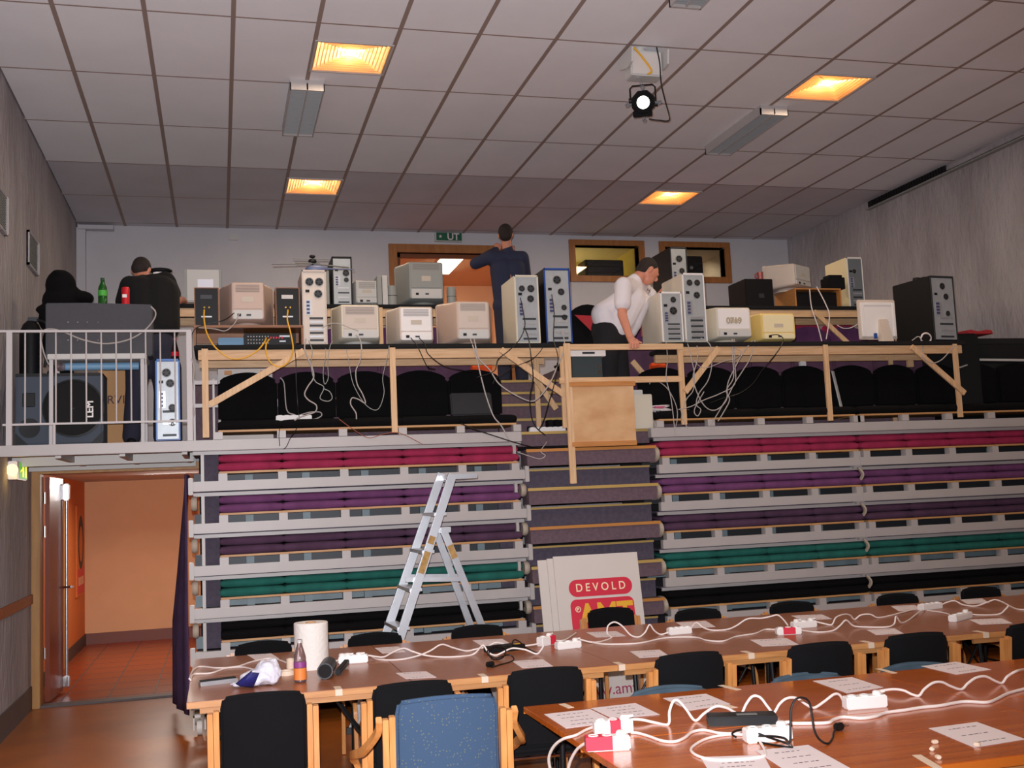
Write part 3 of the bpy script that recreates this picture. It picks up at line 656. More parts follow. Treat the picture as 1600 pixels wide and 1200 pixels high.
for i, (y0, z, y1) in enumerate(((8.80, 2.183, 9.42), (9.40, 2.34, 9.72), (9.70, 2.50, 10.22), (10.20, 2.66, 10.62), (10.60, 2.82, YB))):
    t = thing('upper_aisle_step', ['carpeted landing at the top of the folded stand', 'lowest carpeted step above the landing', 'second carpeted step above the landing', 'third carpeted step above the landing', 'carpeted top landing leading to the upper doorway'][i], 'step', (3.0, y0, z-0.16))
    MB().box(2.42, 3.60, y0, y1, z-0.17 if i else z-0.12, z).build('riser', M_carpet, t, world=True, smooth=False)
    MB().box(2.42, 3.60, y0-0.012, y0+0.01, z-0.02, z+0.003).build('nosing', M_nose, t, world=True)
# railing of the balcony
t = thing('balcony_railing', 'white metal railing along the front of the left platform', 'railing', (-0.86, 8.64, 2.18))
MB().box(-1.56, -0.19, 8.625, 8.655, 3.015, 3.033).build('top_rail', M_rail, t, world=True)
MB().box(-1.52, -0.21, 8.63, 8.65, 2.325, 2.340).build('bottom_rail', M_rail, t, world=True)
for x, w in ((-1.475, 0.04), (-0.205, 0.04)): MB().box(x-w/2, x+w/2, 8.62, 8.66, 2.18, 3.02).build('post', M_rail, t, world=True)
MB().cyl((-1.17, 8.64, 2.18), (-1.17, 8.64, 2.33), 0.012).build('post', M_rail, t, world=True)
for k in range(11):
    x = -1.475+1.27*(k+1)/12
    MB().cyl((x, 8.64, 2.33), (x, 8.64, 3.02), 0.006, seg=8).build('baluster', M_rail, t, world=True)
# purple curtain hung at the side of the stand
n = 26; rings = []
rows_ = []
for j in range(15):
    z = 1.93-(1.93-0.13)*j/14; row = []
    for i in range(n+1):
        u = i/n; y = 8.72+1.15*u*(0.55+0.45*min(1, j/6))
        x = -0.245-0.115*math.sin(PI*0.5*min(1, u*1.6))*min(1, j/9)-0.012*math.sin(u*26)-0.03*u*(j/14)
        row.append((x, y, z))
    rows_.append(row)
m = MB(); V = []
for off in (0, 0.006):
    for r in rows_:
        for p in r: V.append((p[0]+off, p[1], p[2]))
nn = n+1; tot = nn*15; F = []
for j in range(14):
    for i in range(n):
        a = j*nn+i; F.append((a, a+1, a+nn+1, a+nn)); F.append((a+tot, a+nn+tot, a+nn+1+tot, a+1+tot))
for i in range(n): F.append((i, i+tot, i+1+tot, i+1)); b = 14*nn; F.append((b+i, b+i+1, b+i+1+tot, b+i+tot))
for j in range(14): a = j*nn; F.append((a, a+nn, a+nn+tot, a+tot)); a += n; F.append((a, a+tot, a+nn+tot, a+nn))
tag(m.faces(V, F).build('side_curtain', M_curtain, sharp=180), 'dark purple curtain hanging at the left end of the stand beside the doorway', 'curtain')
# chassis wheels under the stand
for i, x in enumerate((-0.165, 2.30, 3.75, 6.2)):
    t = thing('stand_caster', ['grey caster under the left end of the stand', 'grey caster under the stand left of the aisle', 'grey caster under the stand right of the aisle', 'grey caster under the right part of the stand'][i], 'caster', (x, 8.6, 0), 0, 'casters under the stand')
    MB().lathe((x, 8.62, 0.055), [(0.02, -0.018), (0.055, -0.018), (0.055, 0.018), (0.02, 0.018)], 20, axis='X').build('wheel', M_lgrey, t, world=True)
    MB().box(x-0.045, x-0.035, 8.59, 8.65, 0.04, 0.27).box(x+0.035, x+0.045, 8.59, 8.65, 0.04, 0.27).box(x-0.045, x+0.045, 8.59, 8.65, 0.13, 0.15).build('fork', M_lgrey, t, world=True)

# ------------------------------------------------------------------ pine desks on the tiers
def desk(label, x0, x1, yf, yr, zf, h, posts, braces, rear_posts=(), rear_brace=None, rx=None, back_base=None):
    t = thing('pine_desk', label, 'desk', ((x0+x1)/2, yf, zf)); zt = zf+h
    MB().box(x0-0.03, x1+0.03, yf-0.03, yr+0.06, zt-0.038, zt).build('desktop', M_cloth, t, bevel=0.008, world=True)
    MB().box(x0, x1, yf-0.005, yf+0.035, zt-0.115, zt-0.038).build('front_rail', M_pine, t, bevel=0.003, world=True)
    r0, r1 = rx if rx else (x0, x1)
    MB().box(r0, r1, yr-0.02, yr+0.02, zt-0.11, zt-0.038).build('rear_rail', M_pine, t, bevel=0.003, world=True)
    for x in posts: MB().box(x-0.024, x+0.024, yf-0.03, yf-0.006, zf, zt-0.02).build('post', M_pineV, t, bevel=0.002, world=True)
    for x in rear_posts: MB().box(x-0.022, x+0.022, yr-0.04, yr-0.021, back_base if back_base else zf, zt-0.04).build('post', M_pineV, t, bevel=0.002, world=True)
    for (ax, az, bx_, bz_) in braces: MB().bar((ax, yf-0.042, zf+az), (bx_, yf-0.042, zf+bz_), 0.022, 0.05, (0, 0, 1)).build('brace', M_pineV, t, bevel=0.002, world=True)
    if rear_brace: ax, az, bx_, bz_ = rear_brace; MB().bar((ax, yr-0.05, zf+az), (bx_, yr-0.05, zf+bz_), 0.022, 0.05).build('brace', M_pineV, t, bevel=0.002, world=True)
    return t
ZD = 2.20; DT = ZD+0.715
desk('long pine desk with black top on the front tier, left of the aisle', -0.14, 2.80, 8.66, 9.2, ZD, 0.715, (-0.09, 1.362, 2.795), ((0.66, 0.66, -0.06, 0.25), (2.26, 0.66, 2.78, 0.28)), (2.72,), (2.62, 0.60, 2.88, 0.20))
desk('long pine desk with black top on the front tier, right of the aisle', 3.86, 6.72, 8.66, 9.2, ZD, 0.715, (3.865, 5.277, 6.63), ((4.22, 0.66, 3.88, 0.28), (6.15, 0.66, 6.68, 0.22)), (6.3,), (3.62, 0.62, 4.02, 0.14))
desk('rear pine desk with black top, left of the aisle', -0.75, 2.25, 10.2, 10.75, D2, 0.70, (0.05, 1.5, 2.2), (), ())
desk('rear pine desk with black top, right of the aisle', 3.9, 7.15, 10.2, 10.75, D2, 0.70, (4.0, 7.1), ((6.1, 0.64, 6.52, 0.26),), ())
# gate frame with plywood panel closing the aisle
t = thing('aisle_gate_frame', 'pine rail frame across the aisle with one long hanging post', 'gate frame', (3.3, 8.60, 2.55))
MB().box(2.80, 3.87, 8.575, 8.60, 2.845, 2.895).build('top_rail', M_pine, t, bevel=0.003, world=True)
MB().box(2.74, 3.84, 8.575, 8.60, 2.565, 2.615).build('lower_rail', M_pine, t, bevel=0.003, world=True)
MB().box(2.785, 2.84, 8.55, 8.574, 1.735, 2.90).build('post', M_pineV, t, bevel=0.003, world=True)
MB().box(2.84, 3.22, 8.60, 8.86, 2.60, 2.615).build('shelf', M_ply, t, world=True)
t = thing('plywood_panel', 'square plywood panel with orange battens hanging in front of the aisle', 'panel', (3.08, 8.58, 2.04))
MB().box(2.835, 3.385, 8.56, 8.572, 2.07, 2.56).build('sheet', M_ply, t, world=True)
MB().box(2.815, 3.40, 8.545, 8.572, 2.535, 2.575).build('batten', M_batten, t, bevel=0.003, world=True)
MB().box(2.815, 3.385, 8.545, 8.572, 2.035, 2.075).build('batten', M_batten, t, bevel=0.003, world=True)

# ------------------------------------------------------------------ computers and sound equipment (backs towards the photographer)
def crt(label, cx, Y, zb, w, h, d, shell, panel, rz=0, rw=0.66, rh=0.74, lift=0.035, group=None, plug=True, vents=True, strip=None, name='crt_monitor', stand_m=None):
    t = thing(name, label, 'monitor', (cx, Y, zb), rz, group)
    H = h-lift; zc = lift+H/2
    def ring(y, ww, hh, z, r): return [(a, y, b) for a, b in rrect(ww, hh, r, 4, 0, z)]
    MB().loft([ring(d, w, H, zc, 0.02), ring(d-0.045, w, H, zc, 0.02)]).build('bezel', shell, t, bevel=0.005)
    zr = lift+H*rh/2+H*(1-rh)*0.45
    MB().loft([ring(d-0.045, w*0.985, H*0.98, zc, 0.02), ring(d*0.74, w*0.97, H*0.97, zc, 0.03), ring(d*0.30, w*(rw+0.07), H*(rh+0.05), zr, 0.03), ring(0.02, w*rw, H*rh, zr, 0.02), ring(0.0, w*rw-0.02, H*rh-0.02, zr, 0.02)]).build('housing', shell, t)
    pw, ph = w*rw*0.86, H*rh*0.66
    zt = zr+H*rh/2-0.015
    MB().box(-pw/2, pw/2, -0.008, 0.01, zt-ph, zt).build('rear_cover', panel, t, bevel=0.004)
    sz = zt-ph-0.01
    st = MB().box(-pw/2, pw/2, -0.014, 0.012, zr-H*rh/2+0.008, sz).build('connector_panel', strip or panel, t, bevel=0.004)
    zz = (sz+zr-H*rh/2)/2
    MB().box(-pw*0.36, -pw*0.36+0.028, -0.017, -0.012, zz-0.011, zz+0.011).build('mains_socket', M_black, st)
    MB().box(-pw*0.05, -pw*0.05+0.035, -0.017, -0.012, zz-0.007, zz+0.007).build('signal_socket', M_darksteel, st)
    if vents:
        m = MB()
        for k in range(7): m.box(-pw/2+0.02, pw/2-0.02, -0.0095, -0.0075, zt-0.012-k*0.009, zt-0.009-k*0.009)
        m.build('vents', mat('vent_shadow', (120, 108, 100), 0.7), t)
    MB().box(-0.045, 0.045, -0.0095, -0.0075, zt-ph*0.72, zt-ph*0.52).build('sticker', mat('sticker_grey', (196, 184, 168), 0.5), t)
    MB().cyl((0, d*0.55, 0), (0, d*0.55, 0.014), min(w*0.36, d*0.42), seg=28).cyl((0, d*0.55, 0.014), (0, d*0.55, lift+0.02), 0.10, 0.13).build('swivel_stand', stand_m or shell, t, bevel=0.003)
    return t
def fan(t, x, z, r, y=-0.002, blade=M_darksteel):
    f = MB().lathe((x, y, z), [(r, 0.004), (r, -0.004), (r*0.84, -0.004), (r*0.84, 0.004)], 24, axis='Y', cap=False).build('fan', M_zincd, t)
    b = MB().cyl((x, y+0.001, z), (x, y-0.002, z), r*0.84, seg=20).build('fan_opening', M_black, f)
    m = MB()
    for k in range(5):
        a = 2*PI*k/5; m.bar((x+0.2*r*math.cos(a), y-0.003, z+0.2*r*math.sin(a)), (x+0.75*r*math.cos(a+0.5), y-0.003, z+0.75*r*math.sin(a+0.5)), r*0.3, 0.002, (0, 1, 0))
    m.cyl((x, y-0.002, z), (x, y-0.006, z), r*0.27, seg=12); m.build('fan_blades', blade, f)
def tower(label, cx, Y, zb, w, h, d, case, rear=None, fans=(), slots=6, rz=0, group=None, trim=None, name='computer_tower', feet=0.012, io=True, psu=True):
    t = thing(name, label, 'computer', (cx, Y, zb), rz, group); rear = rear or M_zinc
    H = h-feet
    MB().box(-w/2, w/2, 0.004, d, feet, h).build('case', case, t, bevel=0.006)
    MB().box(-w/2+0.012, w/2-0.012, -0.002, 0.006, feet+0.012, h-0.02).build('rear_plate', rear, t, bevel=0.001)
    m = MB()
    for sx in (-1, 1): m.box(sx*w/2-(0.012 if sx > 0 else 0), sx*w/2+(0 if sx > 0 else 0.012), -0.008, 0.006, feet, h)
    m.box(-w/2, w/2, -0.008, 0.006, h-0.016, h).build('rear_rim', trim or case, t, bevel=0.003)
    for fx, fz, fr in fans: fan(t, fx*w/2, feet+fz*H, fr)
    if psu: 
        p = MB().box(-w*0.36, -w*0.36+0.032, -0.006, -0.001, feet+H*0.70, feet+H*0.70+0.022).build('mains_socket', M_black, t)
    if io:
        MB().box(-w*0.36, -w*0.10, -0.005, -0.001, feet+H*0.40, feet+H*0.60).build('port_panel', M_alu, t)
        m = MB()
        for k in range(4): m.box(-w*0.33, -w*0.20, -0.009, -0.005, feet+H*(0.41+0.048*k), feet+H*(0.44+0.048*k))
        m.build('ports', mat('port_plastic', (60, 66, 110), 0.5), t)
    for k in range(slots):
        z = feet+H*(0.05+0.29*k/max(1, slots-1)) if slots > 1 else feet+H*0.1
        MB().box(-w*0.22, w*0.34, -0.006, -0.001, z, z+H*0.028).build('slot_cover', M_alu if k % 2 else M_darksteel, t)
    m = MB()
    for a in (-1, 1):
        for b in (0.04, d-0.04): m.cyl((a*w*0.38, b, 0), (a*w*0.38, b, feet+0.002), 0.012, seg=10)
    m.build('feet', M_rubber, t)
    return t
YD = 8.80
# --- left front desk
x, w, hh = span(302, 474, 508, 8.72, DT)
t = thing('monitor_shelf', 'wooden veneer shelf raising a monitor and two speakers, left end of front desk', 'shelf', (x, 8.72, DT))
MB().box(-w/2, w/2, 0, 0.34, hh-0.02, hh).build('top_board', M_walnut, t, bevel=0.003)
MB().box(-w/2, -w/2+0.018, 0, 0.34, 0, hh-0.02).box(w/2-0.018, w/2, 0, 0.34, 0, hh-0.02).build('side_boards', M_walnut, t, bevel=0.002)
MB().box(-w/2+0.018, w/2-0.018, 0.30, 0.315, hh-0.10, hh-0.02).build('back_board', M_walnut, t)
SH = DT+hh
x, w, hh = span(342, 430, 437, 8.80, SH)
crt('large beige monitor between two dark speakers on the wooden shelf', x, 8.78, SH, w, hh, 0.40, M_beige2, M_beige2, rw=0.60, rh=0.88, lift=0.03, strip=M_lgrey)
for a, b, lab in ((303, 342, 'dark wood sided speaker left of the large beige monitor'), (430, 468, 'dark wood sided speaker right of the large beige monitor')):
    x, w, hh = span(a, b, 449, 8.76, SH)
    t = thing('bookshelf_speaker', lab, 'speaker', (x, 8.76, SH), 0, 'speakers on the wooden shelf')
    MB().box(-w/2, w/2, 0.003, 0.22, 0, hh).build('cabinet', M_walnut, t, bevel=0.003)
    MB().box(-w/2+0.008, w/2-0.008, -0.002, 0.004, 0.006, hh-0.008).build('rear_plate', M_black, t)
    MB().box(-w*0.25, w*0.22, -0.004, -0.001, hh*0.70, hh*0.80).build('type_label', M_lgrey if a > 400 else M_darksteel, t)
    MB().box(-w*0.22, w*0.2, -0.004, -0.001, hh*0.22, hh*0.255).build('number_label', M_lcd, t)
    for s in (-1, 1): MB().cyl((s*0.018, -0.018, hh*0.47), (s*0.018, 0, hh*0.47), 0.007, seg=10).build('terminal', M_gold, t)
x, w, hh = span(381, 462, 521, 8.78, DT)
t = thing('audio_receiver', 'black audio receiver under the wooden shelf', 'receiver', (x, 8.77, DT))
MB().box(-w/2, w/2, 0, 0.26, 0.008, hh).build('casing', M_black, t, bevel=0.003)
m = MB()
for r in range(3):
    for k in range(8): m.cyl((-w*0.42+k*0.022, -0.005, hh*(0.28+0.24*r)), (-w*0.42+k*0.022, 0.001, hh*(0.28+0.24*r)), 0.0045, seg=8)
m.build('phono_sockets', M_lgrey, t)
m = MB()
for k in range(5): m.box(0.00+k*0.022, 0.012+k*0.022, -0.006, 0.001, hh*0.60, hh*0.74)
m.build('speaker_terminals', M_redp, t)
MB().box(w*0.18, w*0.38, -0.003, 0.001, hh*0.72, hh*0.84).box(w*0.18, w*0.30, -0.003, 0.001, hh*0.36, hh*0.46).build('labels', M_lcd, t)
x, w, hh = span(341, 382, 529, 8.95, DT)
tag(MB().box(x-w/2, x+w/2, 8.90, 9.02, DT, DT+hh).build('blue_binder', M_lblue, bevel=0.004), 'pale blue flat box lying under the wooden shelf beside the receiver', 'box')
x, w, hh = span(471, 509, 422, 8.76, DT)
t_tow = tower('tall beige tower with round fan, right of the wooden shelf', x, 8.76, DT, w, hh, 0.44, M_beige, mat('beige_rear', (214, 202, 190), 0.5), fans=((-0.38, 0.84, 0.036), (0.42, 0.84, 0.036), (0.32, 0.68, 0.036)), slots=7)
hel = DT+hh
x, w, hh = span(522, 597, 470, 8.74, DT)
crt('boxy beige monitor with a grey cable arching into it, right of the tall beige tower', x+0.01, 8.74, DT, w*1.02, hh, 0.38, M_putty, M_beige, rw=0.80, rh=0.84, lift=0.03, strip=M_lgrey, stand_m=M_lgrey)
x, w, hh = span(612, 684, 474, 8.74, DT)
crt('rounded beige monitor with two black plugs, left of the wide beige monitor', x+0.005, 8.74, DT, w*1.02, hh, 0.38, M_beige, M_wht, rw=0.74, rh=0.86, lift=0.015, strip=M_wht)
x, w, hh = span(694, 781, 464, 8.76, DT)
crt('wide beige monitor standing left of the white tower', x, 8.76, DT, w, hh, 0.40, M_beige2, M_beige, rw=0.62, rh=0.84, lift=0.02, strip=M_lgrey)
x, w, hh = span(803, 840, 430, 8.72, DT)
tower('white tower with black fan rings left of the blue tower', x, 8.72, DT, w, hh, 0.44, M_putty, M_zinc, fans=((-0.40, 0.80, 0.030), (0.36, 0.80, 0.036), (0.30, 0.65, 0.034)), slots=5)
x, w, hh = span(849, 889, 419, 8.72, DT)
tower('blue and black tower at the aisle end of the left front desk', x, 8.72, DT, w, hh, 0.46, M_black, M_zinc, fans=((0.0, 0.84, 0.040), (0.28, 0.68, 0.034), (0.45, 0.47, 0.028), (0.45, 0.34, 0.028)), slots=5, trim=M_blue)
# model helicopter on top of the towers
c = onY(487, 418, 8.90)
t = thing('model_helicopter', 'model helicopter with long grey rotor blades on top of the beige tower', 'model helicopter', (c.x, 8.90, hel))
hx = c.x
m = MB(); m.box(-0.06, 0.10, -0.012, 0.012, 0.0, 0.008).box(-0.06, 0.10, 0.05, 0.074, 0.0, 0.008); m.build('skids', M_black, t)
m = MB(); m.ell((0.04, 0.03, 0.045), (0.09, 0.035, 0.035)); m.cyl((0.10, 0.03, 0.05), (0.36, 0.10, 0.06), 0.008, 0.004, seg=8); m.build('fuselage', mat('helicopter_body', (96, 106, 140), 0.4), t)
MB().box(-0.02, 0.0, 0.02, 0.04, 0.005, 0.05).box(0.06, 0.08, 0.02, 0.04, 0.005, 0.04).build('struts', M_black, t)
MB().cyl((0.01, 0.03, 0.07), (0.01, 0.03, 0.16), 0.008).ell((0.01, 0.03, 0.11), (0.035, 0.025, 0.02)).ell((0.01, 0.03, 0.15), (0.025, 0.02, 0.014)).build('rotor_hub', M_black, t)
def blade(p0, p1, w): MB().bar(p0, p1, w, 0.005).build('rotor_blade', M_grey, t, bevel=0.002)
def lh(px, py, yy): v = onY(px, py, yy); return (v.x-hx, yy-8.90, v.z-hel)
blade(lh(425, 413, 8.75), (0.0, 0.03, 0.02+0.07), 0.03); blade((0.0, 0.03, 0.09), lh(545, 418, 9.1), 0.03)
blade(lh(458, 404, 8.86), lh(516, 405, 9.0), 0.02); blade(lh(462, 411, 8.8), lh(500, 411, 9.0), 0.02)
# --- rear left desk
ZR = D2+0.70
x, w, hh = span(290, 344, 421, 10.35, ZR)
t = thing('flat_screen', 'grey flat screen seen from behind, left end of the rear desk', 'monitor', (x, 10.35, ZR))
MB().box(-w/2, w/2, 0.0, 0.035, 0.05, hh).build('screen_back', M_lgrey, t, bevel=0.012)
MB().box(-w/2-0.012, -w/2+0.012, 0.0, 0.045, 0.04, hh+0.004).box(w/2-0.012, w/2+0.012, 0.0, 0.045, 0.04, hh+0.004).build('side_strips', M_grey, t)
MB().box(-0.05, 0.09, -0.003, 0.0, hh*0.52, hh*0.74).build('white_sticker', mat('bright_sticker', (240, 242, 255), 0.4), t)
MB().box(-0.09, 0.09, -0.04, 0.12, 0, 0.012).box(-0.03, 0.03, 0.0, 0.03, 0.01, 0.08).build('foot', M_black, t, bevel=0.004)
x, w, hh = span(518, 549, 401, 10.3, ZR)
tower('grey tower with black edges on the rear left desk', x, 10.30, ZR, w, hh, 0.42, M_black, M_zinc, fans=((0.4, 0.66, 0.036), (0.42, 0.52, 0.026)), slots=4, trim=M_black)
x, w, hh = span(496, 514, 421, 10.33, ZR)
tag(MB().box(x-w/2, x+w/2, 10.34, 10.7, ZR, ZR+hh).build('grey_case', M_grey, bevel=0.006), 'narrow grey case on the rear desk half hidden behind the tall beige tower', 'computer case')
x, w, hh = span(551, 592, 432, 10.38, ZR)
crt('small grey monitor on the rear desk right of the black edged tower', x+0.01, 10.40, ZR, w*1.1, hh, 0.34, M_lgrey, M_lgrey, rw=0.82, rh=0.80, lift=0.02)
for i, (a, b) in enumerate(((589, 596), (597, 605))):
    x, w, hh = span(a, b, 430, 10.32, ZR)
    tag(MB().box(x-w/2, x+w/2, 10.32, 10.55, ZR, ZR+hh).build('slim_case', M_lgrey if i else M_grey, bevel=0.004), ['thin dark grey upright case on the rear desk', 'thin light grey upright case on the rear desk beside the round speaker'][i], 'slim case')
for a, b, yt, lab in ((605, 621, 446, 'small grey rounded speaker left of the big grey monitor'), (699, 713, 448, 'small grey rounded speaker right of the big grey monitor')):
    x, w, hh = span(a, b, yt, 10.36, ZR)
    t = thing('desktop_speaker', lab, 'speaker', (x, 10.40, ZR), 0, 'small grey speakers on the rear desk')
    MB().lathe((0, 0, 0), [(w*0.50, 0), (w*0.52, 0.03), (w*0.50, hh*0.9), (w*0.44, hh)], 20).build('shell', M_grey, t)
    MB().lathe((0, 0, hh*0.55), [(w*0.525, -0.002), (w*0.525, 0.003)], 20, cap=False).build('seam', M_darksteel, t)
x, w, hh = span(626, 702, 404, 10.33, ZR)
crt('big dark grey monitor on the rear desk in front of the upper doorway', x, 10.32, ZR, w, hh, 0.44, M_grey, M_grey, rw=0.72, rh=0.86, lift=0.05, strip=M_lgrey)
# --- low items in the gate frame
x, w, hh = span(889, 945, 547, 8.66, 2.615)
t = thing('printer', 'dark printer with white top under the aisle rail', 'printer', (x, 8.66, 2.615))
MB().box(-w/2+0.02, w/2-0.03, 0.0, 0.26, 0, hh-0.055).build('body', mat('dark_teal_plastic', (46, 58, 62), 0.5), t, bevel=0.004)
MB().box(-w/2, w/2, -0.02, 0.28, hh-0.055, hh).build('white_lid', M_wht, t, bevel=0.004)
MB().box(-0.05, 0.06, -0.0225, -0.02, hh-0.036, hh-0.018).build('lid_label', M_darksteel, t)
MB().cyl((w*0.30, -0.006, 0.10), (w*0.30, 0.0, 0.10), 0.016).cyl((w*0.30, -0.006, 0.05), (w*0.30, 0.0, 0.05), 0.016).build('dials', M_chrome, t)
# --- right front desk
x, w, hh = span(1031, 1064, 456, 8.70, DT)
tower('open beige tower with visible cards, leftmost on the right front desk', x, 8.70, DT, w, hh, 0.46, M_putty, M_zinc, fans=((0.2, 0.84, 0.030), (0.15, 0.62, 0.040)), slots=7, trim=M_wht)
x, w, hh = span(1065, 1099, 427, 8.72, DT)
tower('taller open beige tower with visible cards and cables', x, 8.72, DT, w, hh, 0.46, M_putty, M_zinc, fans=((-0.35, 0.86, 0.032), (0.35, 0.86, 0.032), (0.25, 0.68, 0.034)), slots=8, trim=M_wht)
x, w, hh = span(1112, 1177, 478, 8.74, DT)
t = crt('white monitor with a grey number label on the right front desk', x, 8.74, DT, w*1.05, hh*1.05, 0.42, M_putty, M_wht, rw=0.82, rh=0.84, lift=0.03, strip=M_lgrey, vents=False)
text_mesh('number_label', '0719', 0.075, mat('tan_print', (176, 162, 136), 0.6), t, (0.0, -0.0105, hh*0.60), (PI/2, 0, 0), bold=0.003)
x, w, hh = span(1185, 1244, 489, 8.74, DT)
crt('yellowed cream monitor on the right front desk', x, 8.74, DT, w*1.08, hh*1.05, 0.44, M_cream, M_creamface, rw=0.86, rh=0.9, lift=0.02, vents=False)
x, w, hh = span(1343, 1402, 467, 8.80, DT)
t = thing('flat_screen', 'white flat screen seen from behind on its slanted foot, right front desk', 'monitor', (x, 8.82, DT), 0)
MB().box(-w/2, w/2, 0.02, 0.045, 0.045, hh).build('screen_back', M_beige, t, bevel=0.008)
MB().box(-w/2+0.02, -w/2+0.05, 0.0, 0.02, 0.07, hh-0.03).box(w/2-0.05, w/2-0.02, 0.0, 0.02, 0.07, hh-0.03).box(-w/2+0.05, w/2-0.05, 0.0, 0.02, hh-0.06, hh-0.03).box(-w/2+0.05, w/2-0.05, 0.004, 0.02, 0.07, hh-0.06).build('back_cover', M_wht, t, bevel=0.004)
m = MB(); m.faces([(-0.01, -0.02, hh*0.55), (0.08, -0.02, hh*0.55), (0.10, -0.07, 0.01), (-0.02, -0.07, 0.01), (-0.01, 0.002, hh*0.55), (0.08, 0.002, hh*0.55), (0.10, 0.01, 0.01), (-0.02, 0.01, 0.01)], [(0, 1, 2, 3), (7, 6, 5, 4), (0, 4, 5, 1), (1, 5, 6, 2), (2, 6, 7, 3), (3, 7, 4, 0)])
m.build('stand_arm', M_beige, t, bevel=0.005)
MB().box(-0.10, 0.12, -0.09, 0.12, 0, 0.014).build('foot', M_beige, t, bevel=0.006)
MB().box(-0.07, -0.04, -0.02, 0.0, 0.05, 0.10).build('signal_plug', M_blue, t, bevel=0.003)
MB().box(0.05, 0.085, -0.0225, -0.02, hh*0.35, hh*0.5).build('rating_label', mat('lilac_label', (170, 160, 190), 0.5), t)
x, w, hh = span(1450, 1489, 432, 8.74, DT)
tower('tall black tower with dark fittings at the right end of the right front desk', x-0.01, 8.72, DT, w, hh, 0.52, M_black, M_zinc, fans=((0.0, 0.84, 0.036), (0.25, 0.68, 0.034), (0.3, 0.42, 0.03)), slots=4, trim=M_darksteel, rz=0.10)
p = onY(1432, 436, 9.0)
m = MB()
for k in range(2): m.lathe((p.x+k*0.06, 9.0-0.03*k, DT+hh-0.01), [(0.034, 0), (0.038, 0.02), (0.036, 0.045), (0.02, 0.052)], 16)
tag(m.build('headphones', M_black), 'black headphones lying on top of the tall black tower', 'headphones')
# --- rear right desk
x, w, hh = span(1169, 1207, 435, 10.30, ZR)
t = thing('black_speaker_box', 'black speaker box carrying a mug on the rear right desk', 'speaker', (x+0.01, 10.32, ZR), 0)
MB().box(-w/2-0.04, w/2, 0, 0.40, 0, hh).build('cabinet', M_black, t, bevel=0.006)
MB().box(-0.03, 0.03, -0.004, 0, hh*0.35, hh*0.5).build('rear_label', M_darksteel, t)
sb = ZR+hh
x, w, h2 = span(1183, 1194, 420, 10.40, sb)
t = thing('mug', 'red and steel mug standing on the black speaker box', 'mug', (x, 10.42, sb))
MB().lathe((0, 0, 0), [(0.030, 0), (0.033, 0.004), (0.034, 0.092), (0.030, 0.092), (0.029, 0.01)], 20, cap=False).cyl((0, 0, 0), (0, 0, 0.006), 0.031).build('cup', mat('mug_steel', (176, 110, 110), 0.25, metal=0.6), t)
MB().tube([(-0.032, 0, 0.075), (-0.058, 0, 0.07), (-0.06, 0, 0.035), (-0.032, 0, 0.022)], 0.005, smooth=4).build('handle', M_redcloth, t)
x, w, hh = span(1240, 1312, 451, 10.30, ZR)
t = thing('wooden_case', 'open orange wood case holding dark equipment on the rear right desk', 'case', (x, 10.28, ZR))
MB().box(-w/2, w/2, 0, 0.44, 0, 0.012).box(-w/2, w/2, 0, 0.44, hh-0.014, hh).box(-w/2, -w/2+0.014, 0, 0.44, 0.012, hh-0.014).box(w/2-0.014, w/2, 0, 0.44, 0.012, hh-0.014).build('wooden_shell', M_batten, t)
MB().box(-w/2+0.02, w/2-0.02, 0.06, 0.42, 0.015, hh-0.03).build('equipment', M_black, t, bevel=0.004)
wc = ZR+hh
x, w, hh = span(1218, 1290, 409, 10.36, wc)
crt('pale monitor turned sideways on top of the wooden case', x+0.02, 10.42, wc, w*0.80, hh, 0.36, M_beige, M_lgrey, rz=0.55, rw=0.8, rh=0.86, lift=0.03, vents=False)
x, w, hh = span(1286, 1312, 436, 10.40, wc)
t = thing('small_black_speaker', 'small black boxes stacked on the right end of the wooden case', 'speaker', (x, 10.30, wc))
MB().box(-w/2, w/2, 0, 0.16, 0, max(0.05, hh)).build('cabinet', M_black, t, bevel=0.004)
MB().box(-w/2+0.01, w/2-0.03, 0, 0.12, max(0.05, hh), max(0.05, hh)+0.025).build('cabinet_top', M_black, t, bevel=0.004)
x, w, hh = span(1322, 1346, 402, 10.34, ZR)
tower('cream tower with dark open back, right end of the rear right desk', x, 10.34, ZR, w, hh, 0.44, M_creamface, mat('dull_zinc', (120, 128, 132), 0.5, metal=0.3), fans=((-0.1, 0.72, 0.03),), slots=5, trim=M_wht)
x, w, hh = span(1046, 1072, 386, 10.32, D2+0.70)
t = tower('tall black sided tower in front of the right control room window', x, 10.32, ZR, w, hh, 0.50, M_black, M_zinc, fans=((0.05, 0.80, 0.040), (0.30, 0.60, 0.034)), slots=3, trim=M_darksteel)
x, w, hh = span(953, 972, 420, 10.5, ZR)
